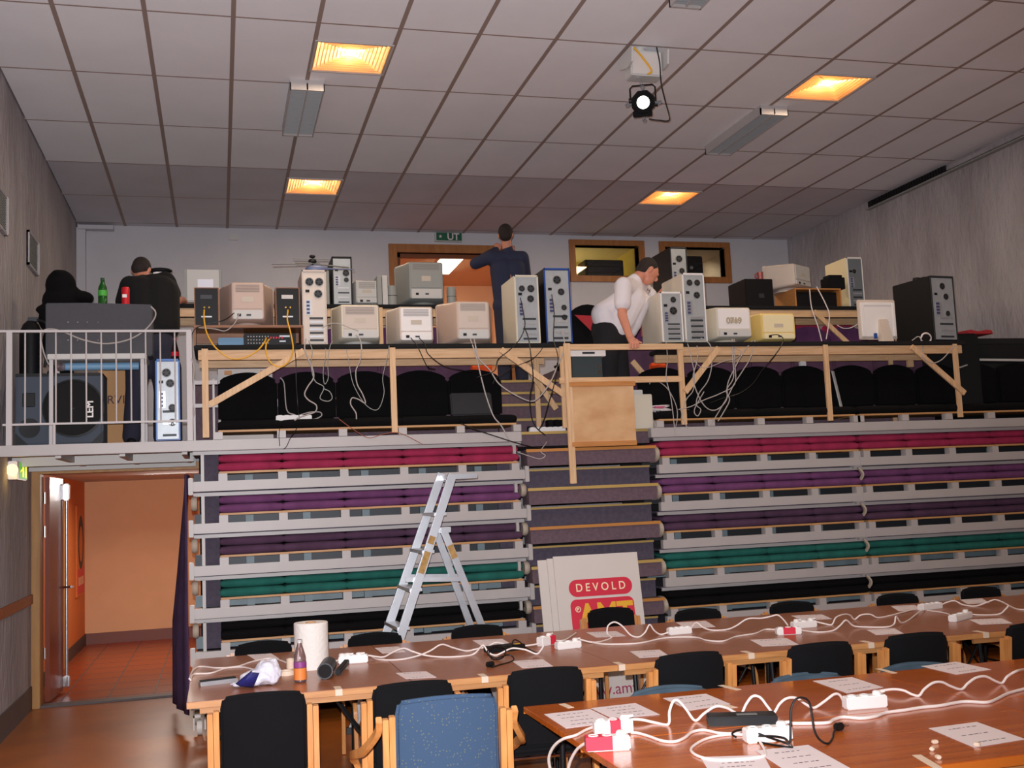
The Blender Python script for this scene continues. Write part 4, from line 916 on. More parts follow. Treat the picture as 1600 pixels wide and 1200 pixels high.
# --- PA equipment at both sides
x0, x1 = onY(24, 600, 8.95).x, onY(161, 600, 8.95).x
def pa_speaker(label, cx, Y, zb, w, h, d, body, grille, txt, tl, horn=True, cone_r=0.2, cone=(0, 0), tsize=0.07, trot=0.0, rz=0):
    t = thing('pa_speaker', label, 'loudspeaker', (cx, Y, zb), rz)
    MB().box(-w/2, w/2, 0, d, 0.012, h).build('cabinet', body, t, bevel=0.015)
    if cone_r:
        MB().lathe((cone[0], -0.004, cone[1]), [(cone_r, 0.006), (cone_r, -0.008), (cone_r*0.94, -0.010), (cone_r*0.94, 0.006)], 36, axis='Y', cap=False).build('speaker_ring', M_black, t)
        MB().lathe((cone[0], 0, cone[1]), [(cone_r*0.94, -0.005), (cone_r*0.5, -0.003), (cone_r*0.02, -0.002)], 36, axis='Y', cap=False).build('speaker_cone', M_cloth, t)
    text_mesh('emblem_letters', txt, tsize, M_wht, t, tl, (PI/2, trot, 0), bold=0.002)
    return t
w = x1-x0; hL = onY(100, 584, 8.95).z-2.183
t = pa_speaker('grey carpeted loudspeaker lying on its side behind the railing', (x0+x1)/2, 8.95, 2.183, w, hL, 0.34, M_amp, M_black, 'LEM', (0.22, -0.015, hL*0.50), cone_r=hL*0.40, cone=(0.10, hL*0.52), tsize=0.075, trot=-PI/2)
MB().box(-w/2+0.05, -w/2+0.14, -0.006, 0.0, hL*0.55, hL*0.74).build('horn', M_black, t, bevel=0.003)
MB().lathe((-w/2+0.10, -0.002, hL*0.26), [(0.075, 0.004), (0.075, -0.006), (0.01, -0.004)], 28, axis='Y').build('port', M_black, t)
MB().box(-w/2, w/2, -0.005, 0.34, hL-0.02, hL+0.005).build('top_edge', M_black, t, bevel=0.004)
for sx in (-1, 1): MB().prism([(sx*w/2, 0.02), (sx*(w/2-0.09), 0.02), (sx*w/2, 0.11)], -0.008, 0.002).build('corner_piece', M_black, t)
a, b = onY(1527, 600, 9.15).x, XR-0.03
hR = onY(1560, 528, 9.15).z-2.28
t = pa_speaker('tall black loudspeaker standing in the right corner of the stand', (a+b)/2, 9.16, 2.28, b-a, hR, 0.40, mat('black_speaker_finish', (22, 23, 25), 0.7), M_black, 'LEM', (-0.02, -0.012, hR*0.20), cone_r=0.17, cone=(0, hR*0.40), tsize=0.06)
MB().box(-(b-a)/2+0.04, (b-a)/2-0.04, -0.006, 0, hR*0.66, hR*0.92).build('horn_grille', M_cloth, t, bevel=0.004)
a2, b2 = onY(1497, 600, 9.0).x, onY(1524, 600, 9.15).x
t = thing('equipment_case', 'matt black case standing between the right desk and the tall loudspeaker', 'case', ((a2+b2)/2+0.02, 9.06, 2.28))
MB().box(-(b2-a2)/2, (b2-a2)/2-0.01, 0.0, 0.5, 0, hR*1.03).build('case_body', M_cloth, t, bevel=0.01)
MB().box(-(b2-a2)/2+0.02, (b2-a2)/2-0.03, 0.02, 0.48, hR*1.03, hR*1.03+0.012).build('lid', M_black, t)
p0 = onY(1502, 522, 9.2); p1 = onY(1542, 524, 9.2)
tag(MB().loft([[(x, y, z) for x, y, z in ((p0.x+(p1.x-p0.x)*u, 9.10, 2.28+hR*1.0+0.035), (p0.x+(p1.x-p0.x)*u, 9.12, 2.28+hR*1.03+0.05+0.01*math.sin(u*9)), (p0.x+(p1.x-p0.x)*u, 9.45, 2.28+hR*1.03+0.055+0.01*math.cos(u*8)), (p0.x+(p1.x-p0.x)*u, 9.47, 2.28+hR*1.0+0.04))] for u in (0, 0.2, 0.4, 0.6, 0.8, 1.0)]).build('folded_red_cloth', M_redcloth, bevel=0.006), 'folded dark red cloth on top of the black case in the right corner', 'cloth')
tag(MB().bar(onY(1500, 574, 9.0), onY(1520, 567, 9.12), 0.012, 0.012).bar(onY(1518, 562, 9.12), onY(1610, 563, 9.12), 0.018, 0.022).build('metal_rail', M_lgrey), 'pale metal bar crossing in front of the tall black loudspeaker', 'bar')
t = bpy.data.objects  # (the platform under the right corner cases)
struct(MB().box(6.95, 7.88, 9.04, 9.6, 2.183, 2.28), 'trim_corner_plinth', M_black)
# little work table with mixer, bottle and can behind the railing
t = thing('work_table', 'small white metal table behind the balcony railing', 'table', (-0.89, 8.90, 2.183))
zt = onY(150, 556, 8.90).z
xa, xb = onY(75, 560, 8.9).x, onY(229, 560, 8.9).x
MB().box(xa, xb, 8.86, 9.28, zt-0.03, zt+0.012).build('tabletop', M_lgrey, t, bevel=0.004, world=True)
for x in (xa+0.025, xb-0.03):
    for y in (8.89, 9.24): MB().box(x-0.014, x+0.014, y-0.014, y+0.014, 2.183, zt-0.03).build('leg', M_rail, t, world=True)
MB().cyl((xa+0.10, 8.96, zt-0.075), (xb-0.06, 8.96, zt-0.075), 0.030).build('rolled_sheet', M_lblue, t, world=True)
MB().cyl((xa+0.06, 8.955, zt-0.075), (xa+0.12, 8.955, zt-0.075), 0.034).build('roll_end', M_clearp, t, world=True)
xa, xb = onY(72, 500, 9.05).x, onY(238, 500, 9.05).x; z1 = onY(150, 474, 9.05).z
t = thing('mixing_desk_case', 'large charcoal mixing desk case standing on edge behind the balcony railing', 'mixing desk', ((xa+xb)/2, 9.05, zt+0.012))
mb = MB(); mb.prism([(xa, zt+0.012), (xb, zt+0.012), (xb, z1-0.012), (xa+0.3, z1), (xa, z1-0.004)], 9.02, 9.24); mb.build('case_body', M_mixer, t, bevel=0.008, world=True)
m = MB()
for px in (106, 121, 136, 153): 
    for py in (503, 531): q = onY(px, py, 9.0); m.cyl((q.x, 9.012, q.z), (q.x, 9.022, q.z), 0.005, seg=8)
m.build('screws', M_chrome, t, world=True)
MB().tube([onY(x, y, 8.98) for x, y in ((236, 479), (243, 488), (240, 500), (225, 517), (200, 531), (165, 537), (130, 531), (100, 519), (80, 514), (66, 518), (64, 530), (68, 550), (76, 570))], 0.006, smooth=5).build('looped_cable', M_gcable, t, world=True)
q = onY(160, 478, 9.1)
t = thing('green_bottle', 'green plastic soda bottle standing on the charcoal mixing desk case', 'bottle', (q.x, 9.12, z1-0.004))
MB().lathe((0, 0, 0), [(0.026, 0), (0.034, 0.008), (0.034, 0.07), (0.030, 0.09), (0.034, 0.12), (0.032, 0.145), (0.014, 0.19), (0.013, 0.205)], 20).build('bottle_body', M_glassg, t)
MB().lathe((0, 0, 0.075), [(0.0345, 0), (0.0345, 0.045)], 20, cap=False).build('bottle_label', mat('green_label', (70, 170, 60), 0.5), t)
MB().cyl((0, 0, 0.200), (0, 0, 0.222), 0.0155).build('cap', mat('dark_green_cap', (20, 70, 36), 0.5), t)
q = onY(196, 478, 9.1)
t = thing('red_can', 'red drink can standing on the charcoal mixing desk case beside the green bottle', 'can', (q.x, 9.12, z1-0.006))
MB().lathe((0, 0, 0), [(0.026, 0), (0.032, 0.008), (0.032, 0.135), (0.026, 0.150), (0.024, 0.148)], 20).build('can_body', mat('red_can_paint', (206, 30, 44), 0.35, metal=0.2), t)
MB().box(-0.022, 0.012, -0.0335, -0.028, 0.062, 0.088).build('white_wordmark', M_wht, t)
# bag or jacket heap behind the case, black canister, cardboard box, blue tower, cola bottle
def blob(name, label, cat, ells, m, vox=0.012):
    mb = MB()
    for c, r in ells: mb.ell(c, r)
    o = mb.build(name, m, sharp=180); md = o.modifiers.new('r', 'REMESH'); md.mode = 'VOXEL'; md.voxel_size = vox
    s = o.modifiers.new('s', 'SMOOTH'); s.iterations = 4
    dg = bpy.context.evaluated_depsgraph_get(); me = bpy.data.meshes.new_from_object(o.evaluated_get(dg))
    o.modifiers.clear(); old = o.data; o.data = me; bpy.data.meshes.remove(old)
    me.polygons.foreach_set('use_smooth', [True]*len(me.polygons)); me.materials.clear(); me.materials.append(m)
    if label: tag(o, label, cat)
    return o
q = lambda px, py: onY(px, py, 9.42)
def E(px, py, rx, rz, ry=0.12, dy=0): v = q(px, py); return ((v.x, 9.42+dy, v.z), (rx, ry, rz))
blob('black_backpack', 'black bag heaped beside the left wall behind the mixing desk case', 'bag', [E(95, 446, 0.12, 0.13), E(100, 470, 0.17, 0.14), E(88, 500, 0.14, 0.12), E(127, 466, 0.10, 0.06), E(96, 484, 0.20, 0.06), E(92, 430, 0.06, 0.04), E(92, 540, 0.13, 0.22), E(95, 620, 0.14, 0.30), E(95, 670, 0.14, 0.13)], M_blk)
q1 = onY(42, 500, 9.3)
t = thing('black_canister', 'black gas canister with hose standing against the left wall', 'canister', (q1.x+0.02, 9.36, 2.183))
zc = q1.z-2.183
MB().lathe((0, 0, 0), [(0.07, 0), (0.085, 0.02), (0.085, zc-0.10), (0.06, zc-0.03), (0.03, zc)], 24).build('cylinder', M_black, t)
MB().box(-0.02, 0.06, -0.03, 0.03, zc-0.005, zc+0.03).build('valve', M_darksteel, t, bevel=0.005)
MB().tube([(0.05, -0.02, zc+0.01), (0.12, -0.03, zc-0.03), (0.14, -0.03, zc-0.18), (0.11, -0.05, zc-0.38)], 0.012, smooth=5).build('hose', M_rubber, t)
x0, x1 = onY(150, 600, 9.42).x, onY(200, 600, 9.42).x; z0, z1b = 2.183, onY(175, 574, 9.42).z
t = thing('cardboard_box', 'brown cardboard box with black letters behind the small white table', 'box', ((x0+x1)/2, 9.62, 2.183))
MB().box(x0, x1, 9.60, 9.95, 2.183, z1b).build('carton', M_cardboard, t, bevel=0.004, world=True)
text_mesh('carton_letters', 'BRVIK', 0.10, M_ink, t, (0.02, -0.026, (z1b-2.183)*0.62), (PI/2, 0, 0))
x0, x1 = onY(243, 600, 8.78).x, onY(281, 600, 8.78).x; hz_ = onY(260, 561, 8.78).z-2.183
tower('blue sided tower standing on the platform floor behind the railing', (x0+x1)/2, 8.78, 2.183, x1-x0, hz_, 0.44, M_blue, M_zinc, fans=((-0.1, 0.83, 0.036), (0.2, 0.70, 0.034), (0.35, 0.40, 0.030), (0.35, 0.22, 0.030)), slots=3, trim=mat('light_blue_rim', (64, 118, 190), 0.4))
q1 = onY(274, 560, 9.05)
t = thing('cola_bottle', 'dark cola bottle with red label standing on the blue sided tower', 'bottle', (q1.x, 9.0, 2.183+hz_))
MB().lathe((0, 0, 0), [(0.022, 0), (0.030, 0.008), (0.030, 0.09), (0.024, 0.12), (0.012, 0.17), (0.012, 0.185)], 18).build('bottle_body', mat('dark_bottle', (40, 20, 22), 0.1), t)
MB().lathe((0, 0, 0.05), [(0.0306, 0), (0.0306, 0.035)], 18, cap=False).build('bottle_label', M_red, t)
MB().cyl((0, 0, 0.18), (0, 0, 0.195), 0.013).build('cap', M_red, t)
# --- things lying on the black seats and on the landing
zs = ZB(0)+0.143
a, b = onY(707, 640, 8.85).x, onY(772, 640, 8.85).x
tag(MB().obox(Matrix.Translation(((a+b)/2, 8.93, zs+0.11)) @ Matrix.Rotation(-0.25, 4, 'X'), b-a, 0.05, 0.20).build('dark_case', mat('very_dark_case', (38, 38, 42), 0.6), bevel=0.01), 'dark flat case leaning on the black seat nearest the aisle, under the left desk', 'case')
a, b = onY(988, 640, 8.74).x, onY(1020, 640, 8.74).x
t = thing('beige_device', 'light grey computer box standing beside the right end of the plywood panel', 'computer', ((a+b)/2, 8.74, ZB(0)))
zz = onY(1000, 616, 8.74).z
MB().box(a, b, 8.74, 9.1, ZB(0), zz).build('case', M_putty, t, bevel=0.006, world=True)
MB().box(a+0.01, b-0.06, 8.80, 9.0, zz, zz+0.045).build('device_on_top', M_lgrey, t, bevel=0.004, world=True)
tag(MB().box(onY(1000, 690, 8.74).x, onY(1011, 690, 8.74).x, 8.83, 8.9, ZB(0), ZB(0)+0.05).build('small_grey_box', M_lgrey, bevel=0.003), 'tiny pale box on the landing at the right side of the aisle', 'box')
def power_strip(label, p, ang, n, length, mt=M_wht, group=None, plugs=(), red=None, z=None, h=0.042, wid=0.052):
    t = thing('power_strip', label, 'power strip', p, ang, group)
    MB().box(-length/2, length/2, -wid/2, wid/2, 0, h).build('body', mt, t, bevel=0.005)
    for k in range(n):
        x = -length/2+length*(k+0.6)/(n+0.2)
        o = MB().lathe((x, 0, h), [(0.019, 0), (0.019, 0.004), (0.014, 0.004), (0.014, -0.002)], 18).build('socket', mt, t)
    for k in plugs:
        x = -length/2+length*(k+0.6)/(n+0.2)
        MB().lathe((x, 0, h), [(0.018, 0), (0.018, 0.010), (0.012, 0.016)], 16).cyl((x, 0, h+0.008), (x+0.035, 0.0, h+0.010), 0.007, 0.005, seg=10).build('plug', mt, t)
    if red: MB().box(-length/2+red[0]*length, -length/2+red[1]*length, -wid/2-0.0012, wid/2+0.0012, 0.003, h+0.0012).build('red_paint_mark', M_redp, t, bevel=0.001)
    return t
for a, b, y, Y, lab in ((430, 488, 655, 8.80, 'white power strip lying on a black seat under the left desk'),):
    p = onY((a+b)/2, y, Y); power_strip(lab, (p.x, Y, zs), 0.05, 5, 0.28)
p = onY(868, 693, 8.74); power_strip('white power strip crowded with black adapters on the landing left of the plywood panel', (p.x-0.02, 8.90, ZB(0)), 0.0, 6, 0.32)
for k, (px, s) in enumerate(((836, 0), (862, 1), (872, 1), (883, 1))):
    p = onY(px, 685, 8.85)
    tag(MB().obox(Matrix.Translation((p.x, 8.90 if k else 8.98, ZB(0)+0.042+0.033 if k else ZB(0)+0.031)) @ Matrix.Rotation(0.2*k, 4, 'Z'), 0.045, 0.07, 0.06).build('mains_adapter', M_black, bevel=0.006), ['black mains adapter lying alone on the landing beside the black seats', 'black mains adapter plugged in the crowded power strip, leftmost', 'black mains adapter plugged in the crowded power strip, second', 'black mains adapter in the crowded power strip, nearest the plywood panel'][k], 'adapter', 'black mains adapters on the landing')
p = onY(1033, 648, 8.85)
tag(MB().tube([(p.x-0.08+0.16*(k/60)+0.05*math.cos(k*0.9), 8.9+0.05*math.sin(k*0.9), zs+0.012+0.05*abs(math.sin(k*0.23))) for k in range(60)], 0.006, seg=6, smooth=2).build('cable_bundle', M_wcable), 'tangled white cable bundle with pink bands on the black seat right of the aisle', 'cable')
tag(MB().obox(Matrix.Translation((p.x-0.01, 8.86, zs+0.05)), 0.10, 0.03, 0.025).build('pink_wrap', mat('pink_paper', (206, 96, 130), 0.7), bevel=0.008), 'pink wrapper in the white cable bundle right of the aisle', 'wrapper')
for (px0, px1, py0, py1, Y, m_, lab, nm, sup) in ((737, 768, 564, 582, 9.55, M_orangecloth, 'bright orange cloth visible under the left desk near the aisle', 'orange_cloth', D1+0.2), (1004, 1018, 504, 525, 9.15, M_orangecloth, 'orange cloth scrap beside the bending man', 'orange_cloth', 2.9), (1017, 1040, 565, 576, 9.5, M_orangecloth, 'orange cloth visible under the right desk near the aisle', 'orange_cloth', 2.8)):
    a = onY(px0, py0, Y); b = onY(px1, py1, Y)
    mb = MB(); R = []
    for k in range(9):
        u = k/8; xx = a.x+(b.x-a.x)*u; zt_ = a.z-0.03*abs(u-0.5); R.append([(xx, Y, b.z+0.01*math.sin(u*7)), (xx, Y-0.03+0.01*math.sin(u*11), (b.z+zt_)/2), (xx, Y, zt_), (xx, Y+0.05, zt_-0.005), (xx, Y+0.06, b.z)])
    tag(mb.loft(R).build(nm, m_, bevel=0.004), lab, 'cloth')

# small fittings around the desks
a, b = onY(340, 577, 9.26), onY(425, 577, 9.26)
t = thing('framed_panel', 'white framed panel with wooden corners standing behind the leftmost black seats', 'panel', ((a.x+b.x)/2, 9.26, ZB(0)))
MB().box(a.x, b.x, 9.25, 9.27, ZB(0), a.z).build('panel_sheet', M_board, t, world=True)
for u in (0.12, 0.78): x = a.x+(b.x-a.x)*u; MB().box(x, x+0.06, 9.242, 9.25, a.z-0.05, a.z-0.015).build('wooden_corner', M_batten, t, world=True)
t = thing('end_frame', 'white metal end frame at the left end of the black seats', 'frame', (-0.16, 8.72, ZB(0)))
for x in (-0.175, -0.03): MB().box(x-0.008, x+0.008, 8.74, 8.76, ZB(0), 2.66).build('upright', M_rail, t, world=True)
for z in (2.44, 2.62): MB().box(-0.175, 0.0, 8.735, 8.755, z, z+0.03).build('crossbar', M_rail, t, world=True)
a = onY(1300, 580, 9.05); b = onY(1306, 636, 9.05)
tag(MB().bar((a.x, 9.04, a.z), (a.x+0.03, 8.98, ZB(0)+0.14), 0.03, 0.012).build('metal_strip', M_lgrey), 'pale metal strip leaning on the black seats right of the middle desk post', 'strip')
for px, py, lab in ((1254, 572, 'small white socket box hanging under the rear rail of the right desk'), (1422, 569, 'short pine block under the rear rail of the right desk')):
    p = onY(px, py, 9.2); zz = ZD+0.715-0.11
    tag(MB().box(p.x-0.03, p.x+0.03, 9.18, 9.22, p.z-0.03, zz).build('socket_box' if 'socket' in lab else 'pine_block', M_wht if 'socket' in lab else M_pine, bevel=0.004), lab, 'box' if 'socket' in lab else 'block')

# ------------------------------------------------------------------ people
def fused(name, parent, m, caps=(), ells=(), vox=0.011, smooth=5):
    mb = MB()
    for p0, p1, r0, r1 in caps: mb.cap_(p0, p1, r0, r1)
    for e in ells: mb.ell(*e)
    o = mb.build(name, m, parent, world=True, sharp=180)
    md = o.modifiers.new('r', 'REMESH'); md.mode = 'VOXEL'; md.voxel_size = vox
    s = o.modifiers.new('s', 'SMOOTH'); s.iterations = smooth; s.factor = 0.5
    me = bpy.data.meshes.new_from_object(o.evaluated_get(bpy.context.evaluated_depsgraph_get()))
    o.modifiers.clear(); old = o.data; o.data = me; bpy.data.meshes.remove(old)
    me.polygons.foreach_set('use_smooth', [True]*len(me.polygons)); me.materials.clear(); me.materials.append(m)
    return o
V = Vector
def head_parts(c, M, hair_back=True, s=1.0):
    """c head centre, M rotation (head looks along local -Y, up local Z). returns ellipsoids of head and hair"""
    T = lambda x, y, z: c+M @ V((x*s, y*s, z*s))
    head = [(c, (0.074*s, 0.092*s, 0.098*s), M), (T(0, -0.030, -0.055), (0.055*s, 0.062*s, 0.062*s), M), (T(0, -0.098, -0.012), (0.013*s, 0.020*s, 0.024*s), M),
            (T(0.077, 0.012, -0.008), (0.010*s, 0.020*s, 0.032*s), M), (T(-0.077, 0.012, -0.008), (0.010*s, 0.020*s, 0.032*s), M), (T(0, -0.085, -0.062), (0.024*s, 0.012*s, 0.010*s), M),
            (T(0, -0.078, 0.022), (0.050*s, 0.018*s, 0.012*s), M)]
    hair = [(T(0, 0.018, 0.028), (0.082*s, 0.096*s, 0.092*s), M), (T(0, 0.045, -0.02), (0.074*s, 0.066*s, 0.07*s), M)]
    eyes = [(T(0.032, -0.083, 0.0), (0.013*s, 0.008*s, 0.008*s), M), (T(-0.032, -0.083, 0.0), (0.013*s, 0.008*s, 0.008*s), M)]
    return head, hair, eyes
# --- man in the blue shirt, back to us, elbows raised
Y0 = 11.3
def b(px, py, dy=0): return onY(px, py, Y0+dy)
t = thing('person', 'man in dark blue shirt, back turned, arms raised, near the upper doorway', 'person', (3.05, Y0, D2))
hc = b(790, 367)
Mh = Euler((0.12, 0, PI+0.35)).to_matrix()      # looks away from us, a little left
Mh = Euler((0.10, 0, PI-0.3)).to_matrix()
neck = b(793, 388); shL = b(765, 402, 0.0); shR = b(816, 402); pel = b(797, 478); chest = b(793, 425)
elL = b(743, 412, 0.12); haL = b(779, 388, 0.30); elR = b(822, 435, 0.10); haR = b(800, 392, 0.34)
kL = V((pel.x-0.09, Y0, D2+0.47)); fL = V((pel.x-0.10, Y0, D2+0.07)); kR = V((pel.x+0.09, Y0, D2+0.47)); fR = V((pel.x+0.10, Y0, D2+0.07))
hp = pel+V((0, 0, -0.06))
head, hair, eyes = head_parts(hc, Mh)
caps = [(neck+V((0, 0, -0.05)), hc, 0.058, 0.055), (chest, pel, 0.125, 0.125), (shL, shR, 0.06, 0.06), (shL, elL, 0.048, 0.04), (elL, haL, 0.038, 0.028), (shR, elR, 0.048, 0.04), (elR, haR, 0.038, 0.028),
        (hp+V((-0.08, 0, 0)), kL, 0.085, 0.06), (kL, fL, 0.055, 0.04), (hp+V((0.08, 0, 0)), kR, 0.085, 0.06), (kR, fR, 0.055, 0.04)]
for h_ in (haL, haR):
    for k in range(5):
        a = -0.5+k*0.25; caps.append((h_+V((k*0.016-0.03, 0.02, 0.02)), h_+V((k*0.018-0.035+0.01*a, 0.05, 0.075-0.01*abs(k-2))), 0.010, 0.008))
    caps.append((h_, h_+V((0, 0.02, 0.035)), 0.03, 0.032))
fused('body', t, M_skin, caps, head, 0.010)
fused('hair', t, M_hair, (), hair, 0.010)
fused('shirt', t, M_navy, [(chest+V((-0.06, 0, 0.03)), pel+V((-0.05, 0, 0.0)), 0.135, 0.125), (chest+V((0.06, 0, 0.03)), pel+V((0.05, 0, 0.0)), 0.135, 0.125), (shL+V((0.02, 0, -0.01)), shR+V((-0.02, 0, -0.01)), 0.082, 0.082), (shL, elL, 0.072, 0.065), (elL, haL+(elL-haL)*0.12, 0.066, 0.042), (shR, elR, 0.072, 0.062), (elR, haR+(elR-haR)*0.12, 0.062, 0.042), (neck+V((0, 0, -0.04)), neck, 0.065, 0.058), (pel+V((-0.07, 0, 0)), pel+V((0.07, 0, 0)), 0.125, 0.125)], (), 0.012, 6)
fused('trousers', t, M_jeans, [(pel+V((-0.06, 0, -0.02)), pel+V((0.06, 0, -0.02)), 0.118, 0.118), (hp+V((-0.08, 0, 0)), kL, 0.105, 0.08), (kL, fL+V((0, 0, 0.03)), 0.08, 0.07), (hp+V((0.08, 0, 0)), kR, 0.105, 0.08), (kR, fR+V((0, 0, 0.03)), 0.08, 0.07)], (), 0.012, 5)
for f in (fL, fR): fused('shoe', t, M_black, [(V((f.x, f.y+0.16, D2+0.045)), V((f.x, f.y-0.06, D2+0.045)), 0.04, 0.045)], (), 0.01)
# --- man in the white T-shirt bending over the right desk
Y1 = 8.98
def w_(px, py, dy=0): return onY(px, py, Y1+dy)
t = thing('person', 'man in white T-shirt bending over towers, one hand on the pine rail', 'person', (3.35, Y1, D1-0.3))
hc = w_(1013, 424, 0.0)
fwd = V((0.76, 0.05, -0.62)).normalized(); upv = V((0.46, 0.05, 0.88)); xax = upv.cross(-fwd).normalized(); upv = (-fwd).cross(xax)*-1
yax = -fwd; zax = xax.cross(yax).normalized()
if zax.z < 0: zax = -zax; xax = -xax
Mh = Matrix((( xax.x, yax.x, zax.x), (xax.y, yax.y, zax.y), (xax.z, yax.z, zax.z)))
neck = w_(992, 440, 0.0); shN = w_(974, 446, -0.16); shF = w_(1000, 448, 0.18); chest = w_(983, 468, 0.02); belly = w_(967, 500, 0.02); hipc = w_(953, 521, 0.03)
elN = w_(972, 492, -0.22); haN = V((w_(985, 530, -0.36).x, 8.62, 2.925)); haN = onY(986, 532, 8.60)
elF = w_(1024, 470, 0.25); haF = w_(1040, 450, 0.34)
FZ = ZB(0)+0.0
knL = V((hipc.x-0.08, Y1-0.05, FZ+0.46)); ftL = V((hipc.x-0.12, Y1-0.02, FZ+0.07)); knR = V((hipc.x+0.10, Y1+0.12, FZ+0.50)); ftR = V((hipc.x+0.12, Y1+0.14, FZ+0.07))
head, hair, eyes = head_parts(hc, Mh, s=1.02)
caps = [(neck, hc+Mh @ V((0, 0.03, -0.05)), 0.062, 0.055), (chest, belly, 0.12, 0.125), (belly, hipc, 0.125, 0.125), (shN, shF, 0.06, 0.06), (shN, elN, 0.052, 0.042), (elN, haN, 0.042, 0.029), (shF, elF, 0.05, 0.042), (elF, haF, 0.04, 0.028),
        (hipc+V((-0.05, -0.05, 0)), knL, 0.09, 0.06), (knL, ftL, 0.055, 0.04), (hipc+V((0.05, 0.07, 0)), knR, 0.09, 0.06), (knR, ftR, 0.055, 0.04)]
# hand resting on the rail: palm on top, fingers over the front edge, thumb inwards
pc = V((haN.x+0.012, 8.588, 2.918))
caps += [(haN, pc+V((-0.005, 0, 0.012)), 0.029, 0.030), (pc+V((-0.026, 0, 0.006)), pc+V((0.030, 0, 0.004)), 0.021, 0.019)]
for k, (dx, L) in enumerate(((-0.033, 0.030), (-0.012, 0.040), (0.010, 0.037), (0.031, 0.026))):
    k0 = pc+V((dx, -0.014, -0.002)); k1 = pc+V((dx*1.12, -0.034, -0.022)); k2 = pc+V((dx*1.15, -0.030, -0.030-L))
    caps += [(k0, k1, 0.0105, 0.0098), (k1, k2, 0.0098, 0.0082)]
caps += [(pc+V((0.028, 0.012, 0.004)), pc+V((0.058, 0.004, -0.006)), 0.013, 0.0115), (pc+V((0.058, 0.004, -0.006)), pc+V((0.070, -0.016, -0.014)), 0.0112, 0.009)]
for k in range(4): caps.append((haF+V((0, 0, 0.015*k-0.02)), haF+V((0.075-0.008*abs(k-1), 0.01, 0.014*k-0.03)), 0.010, 0.008))
caps += [(haF, haF+V((0.04, 0, 0)), 0.03, 0.03), (haF+V((0.01, -0.02, 0)), haF+V((0.05, -0.045, 0.0)), 0.012, 0.010)]
fused('body', t, M_skin, caps, head, 0.0065, 3)
fused('hair', t, M_hair, (), [(hc+Mh @ V((0, 0.026, 0.030)), (0.082, 0.092, 0.090), Mh), (hc+Mh @ V((0, 0.052, -0.01)), (0.076, 0.062, 0.08), Mh)], 0.009)
ec = hc+Mh @ V((0, 0, 0))
fused('eye', t, M_ink, (), [(hc+Mh @ V((s*0.031, -0.086, 0.002)), (0.012, 0.008, 0.006), Mh) for s in (1,)], 0.003, 1)
T1 = [(chest+V((0, 0, 0.0)), belly, 0.150, 0.155), (belly, hipc+V((0.02, 0, 0.05)), 0.158, 0.160), (shN+V((0.01, 0.03, -0.015)), shF+V((0, -0.03, -0.015)), 0.088, 0.088), (chest+V((-0.05, -0.02, 0.0)), w_(944, 492, 0), 0.10, 0.115), (w_(944, 492, 0), w_(950, 506, 0), 0.118, 0.125),
      (shN, shN+(elN-shN)*0.62, 0.076, 0.076), (shF, shF+(elF-shF)*0.66, 0.074, 0.07), (neck+V((-0.02, 0, -0.02)), neck+V((0.005, 0, 0.008)), 0.080, 0.068), (w_(985, 455, 0), w_(1003, 470, 0.05), 0.09, 0.08), (w_(1000, 475, 0.03), w_(985, 505, 0.03), 0.085, 0.10), (w_(985, 505, 0.03), w_(982, 515, 0.03), 0.10, 0.085)]
fused('tee_shirt', t, M_tee, T1, (), 0.010, 5)
o = text_mesh('chest_print', 'M', 0.045, M_ink, t, (0, 0, 0), (0, 0, 0))
pp = w_(1013, 454, -0.115)-t.location; o.location = pp; o.rotation_euler = (PI/2, 0.5, 0.3)
fused('trousers', t, M_trous, [(hipc+V((-0.02, 0, 0.03)), hipc+V((0.03, 0.02, -0.03)), 0.150, 0.152), (hipc+V((-0.05, -0.05, 0)), knL, 0.125, 0.095), (knL, ftL+V((0, 0, 0.03)), 0.095, 0.075), (hipc+V((0.05, 0.07, 0)), knR, 0.125, 0.095), (knR, ftR+V((0, 0, 0.03)), 0.095, 0.075)], (), 0.012, 5)
for f in (ftL, ftR): fused('shoe', t, M_black, [(V((f.x-0.06, f.y, FZ+0.045)), V((f.x+0.15, f.y, FZ+0.042)), 0.045, 0.038)], (), 0.01)
# --- man in the black T-shirt bent over the rear desk at the left
Y2 = 9.62
def k_(px, py, dy=0): return onY(px, py, Y2+dy)
t = thing('person', 'man in black T-shirt bent forward behind the mixing desk case, face hidden', 'person', (-0.55, Y2, 2.183))
hc = k_(221, 423, 0.28)
Mh = Euler((-0.75, 0.15, PI)).to_matrix()
Mh = (Matrix.Rotation(PI-0.25, 3, 'Z') @ Matrix.Rotation(0.75, 3, 'X'))
shL = k_(203, 446, 0.12); shR = k_(258, 440, 0.14); chest = k_(232, 460, 0.10); belly = k_(238, 505, 0.02); hipc = k_(236, 545, -0.06)
elR = k_(276, 470, 0.28); haR = k_(286, 474, 0.58); haR = V((haR.x, 10.24, ZR+0.045)); elL = k_(192, 480, 0.30); haL = V((k_(215, 470, 0.6).x, 10.26, ZR+0.05))
knL = V((hipc.x-0.12, Y2-0.10, 2.183+0.48)); ftL = V((hipc.x-0.16, Y2-0.06, 2.183+0.07)); knR = V((hipc.x+0.10, Y2-0.05, 2.183+0.48)); ftR = V((hipc.x+0.08, Y2, 2.183+0.07))
neck = k_(224, 440, 0.20)
head, hair, eyes = head_parts(hc, Mh)
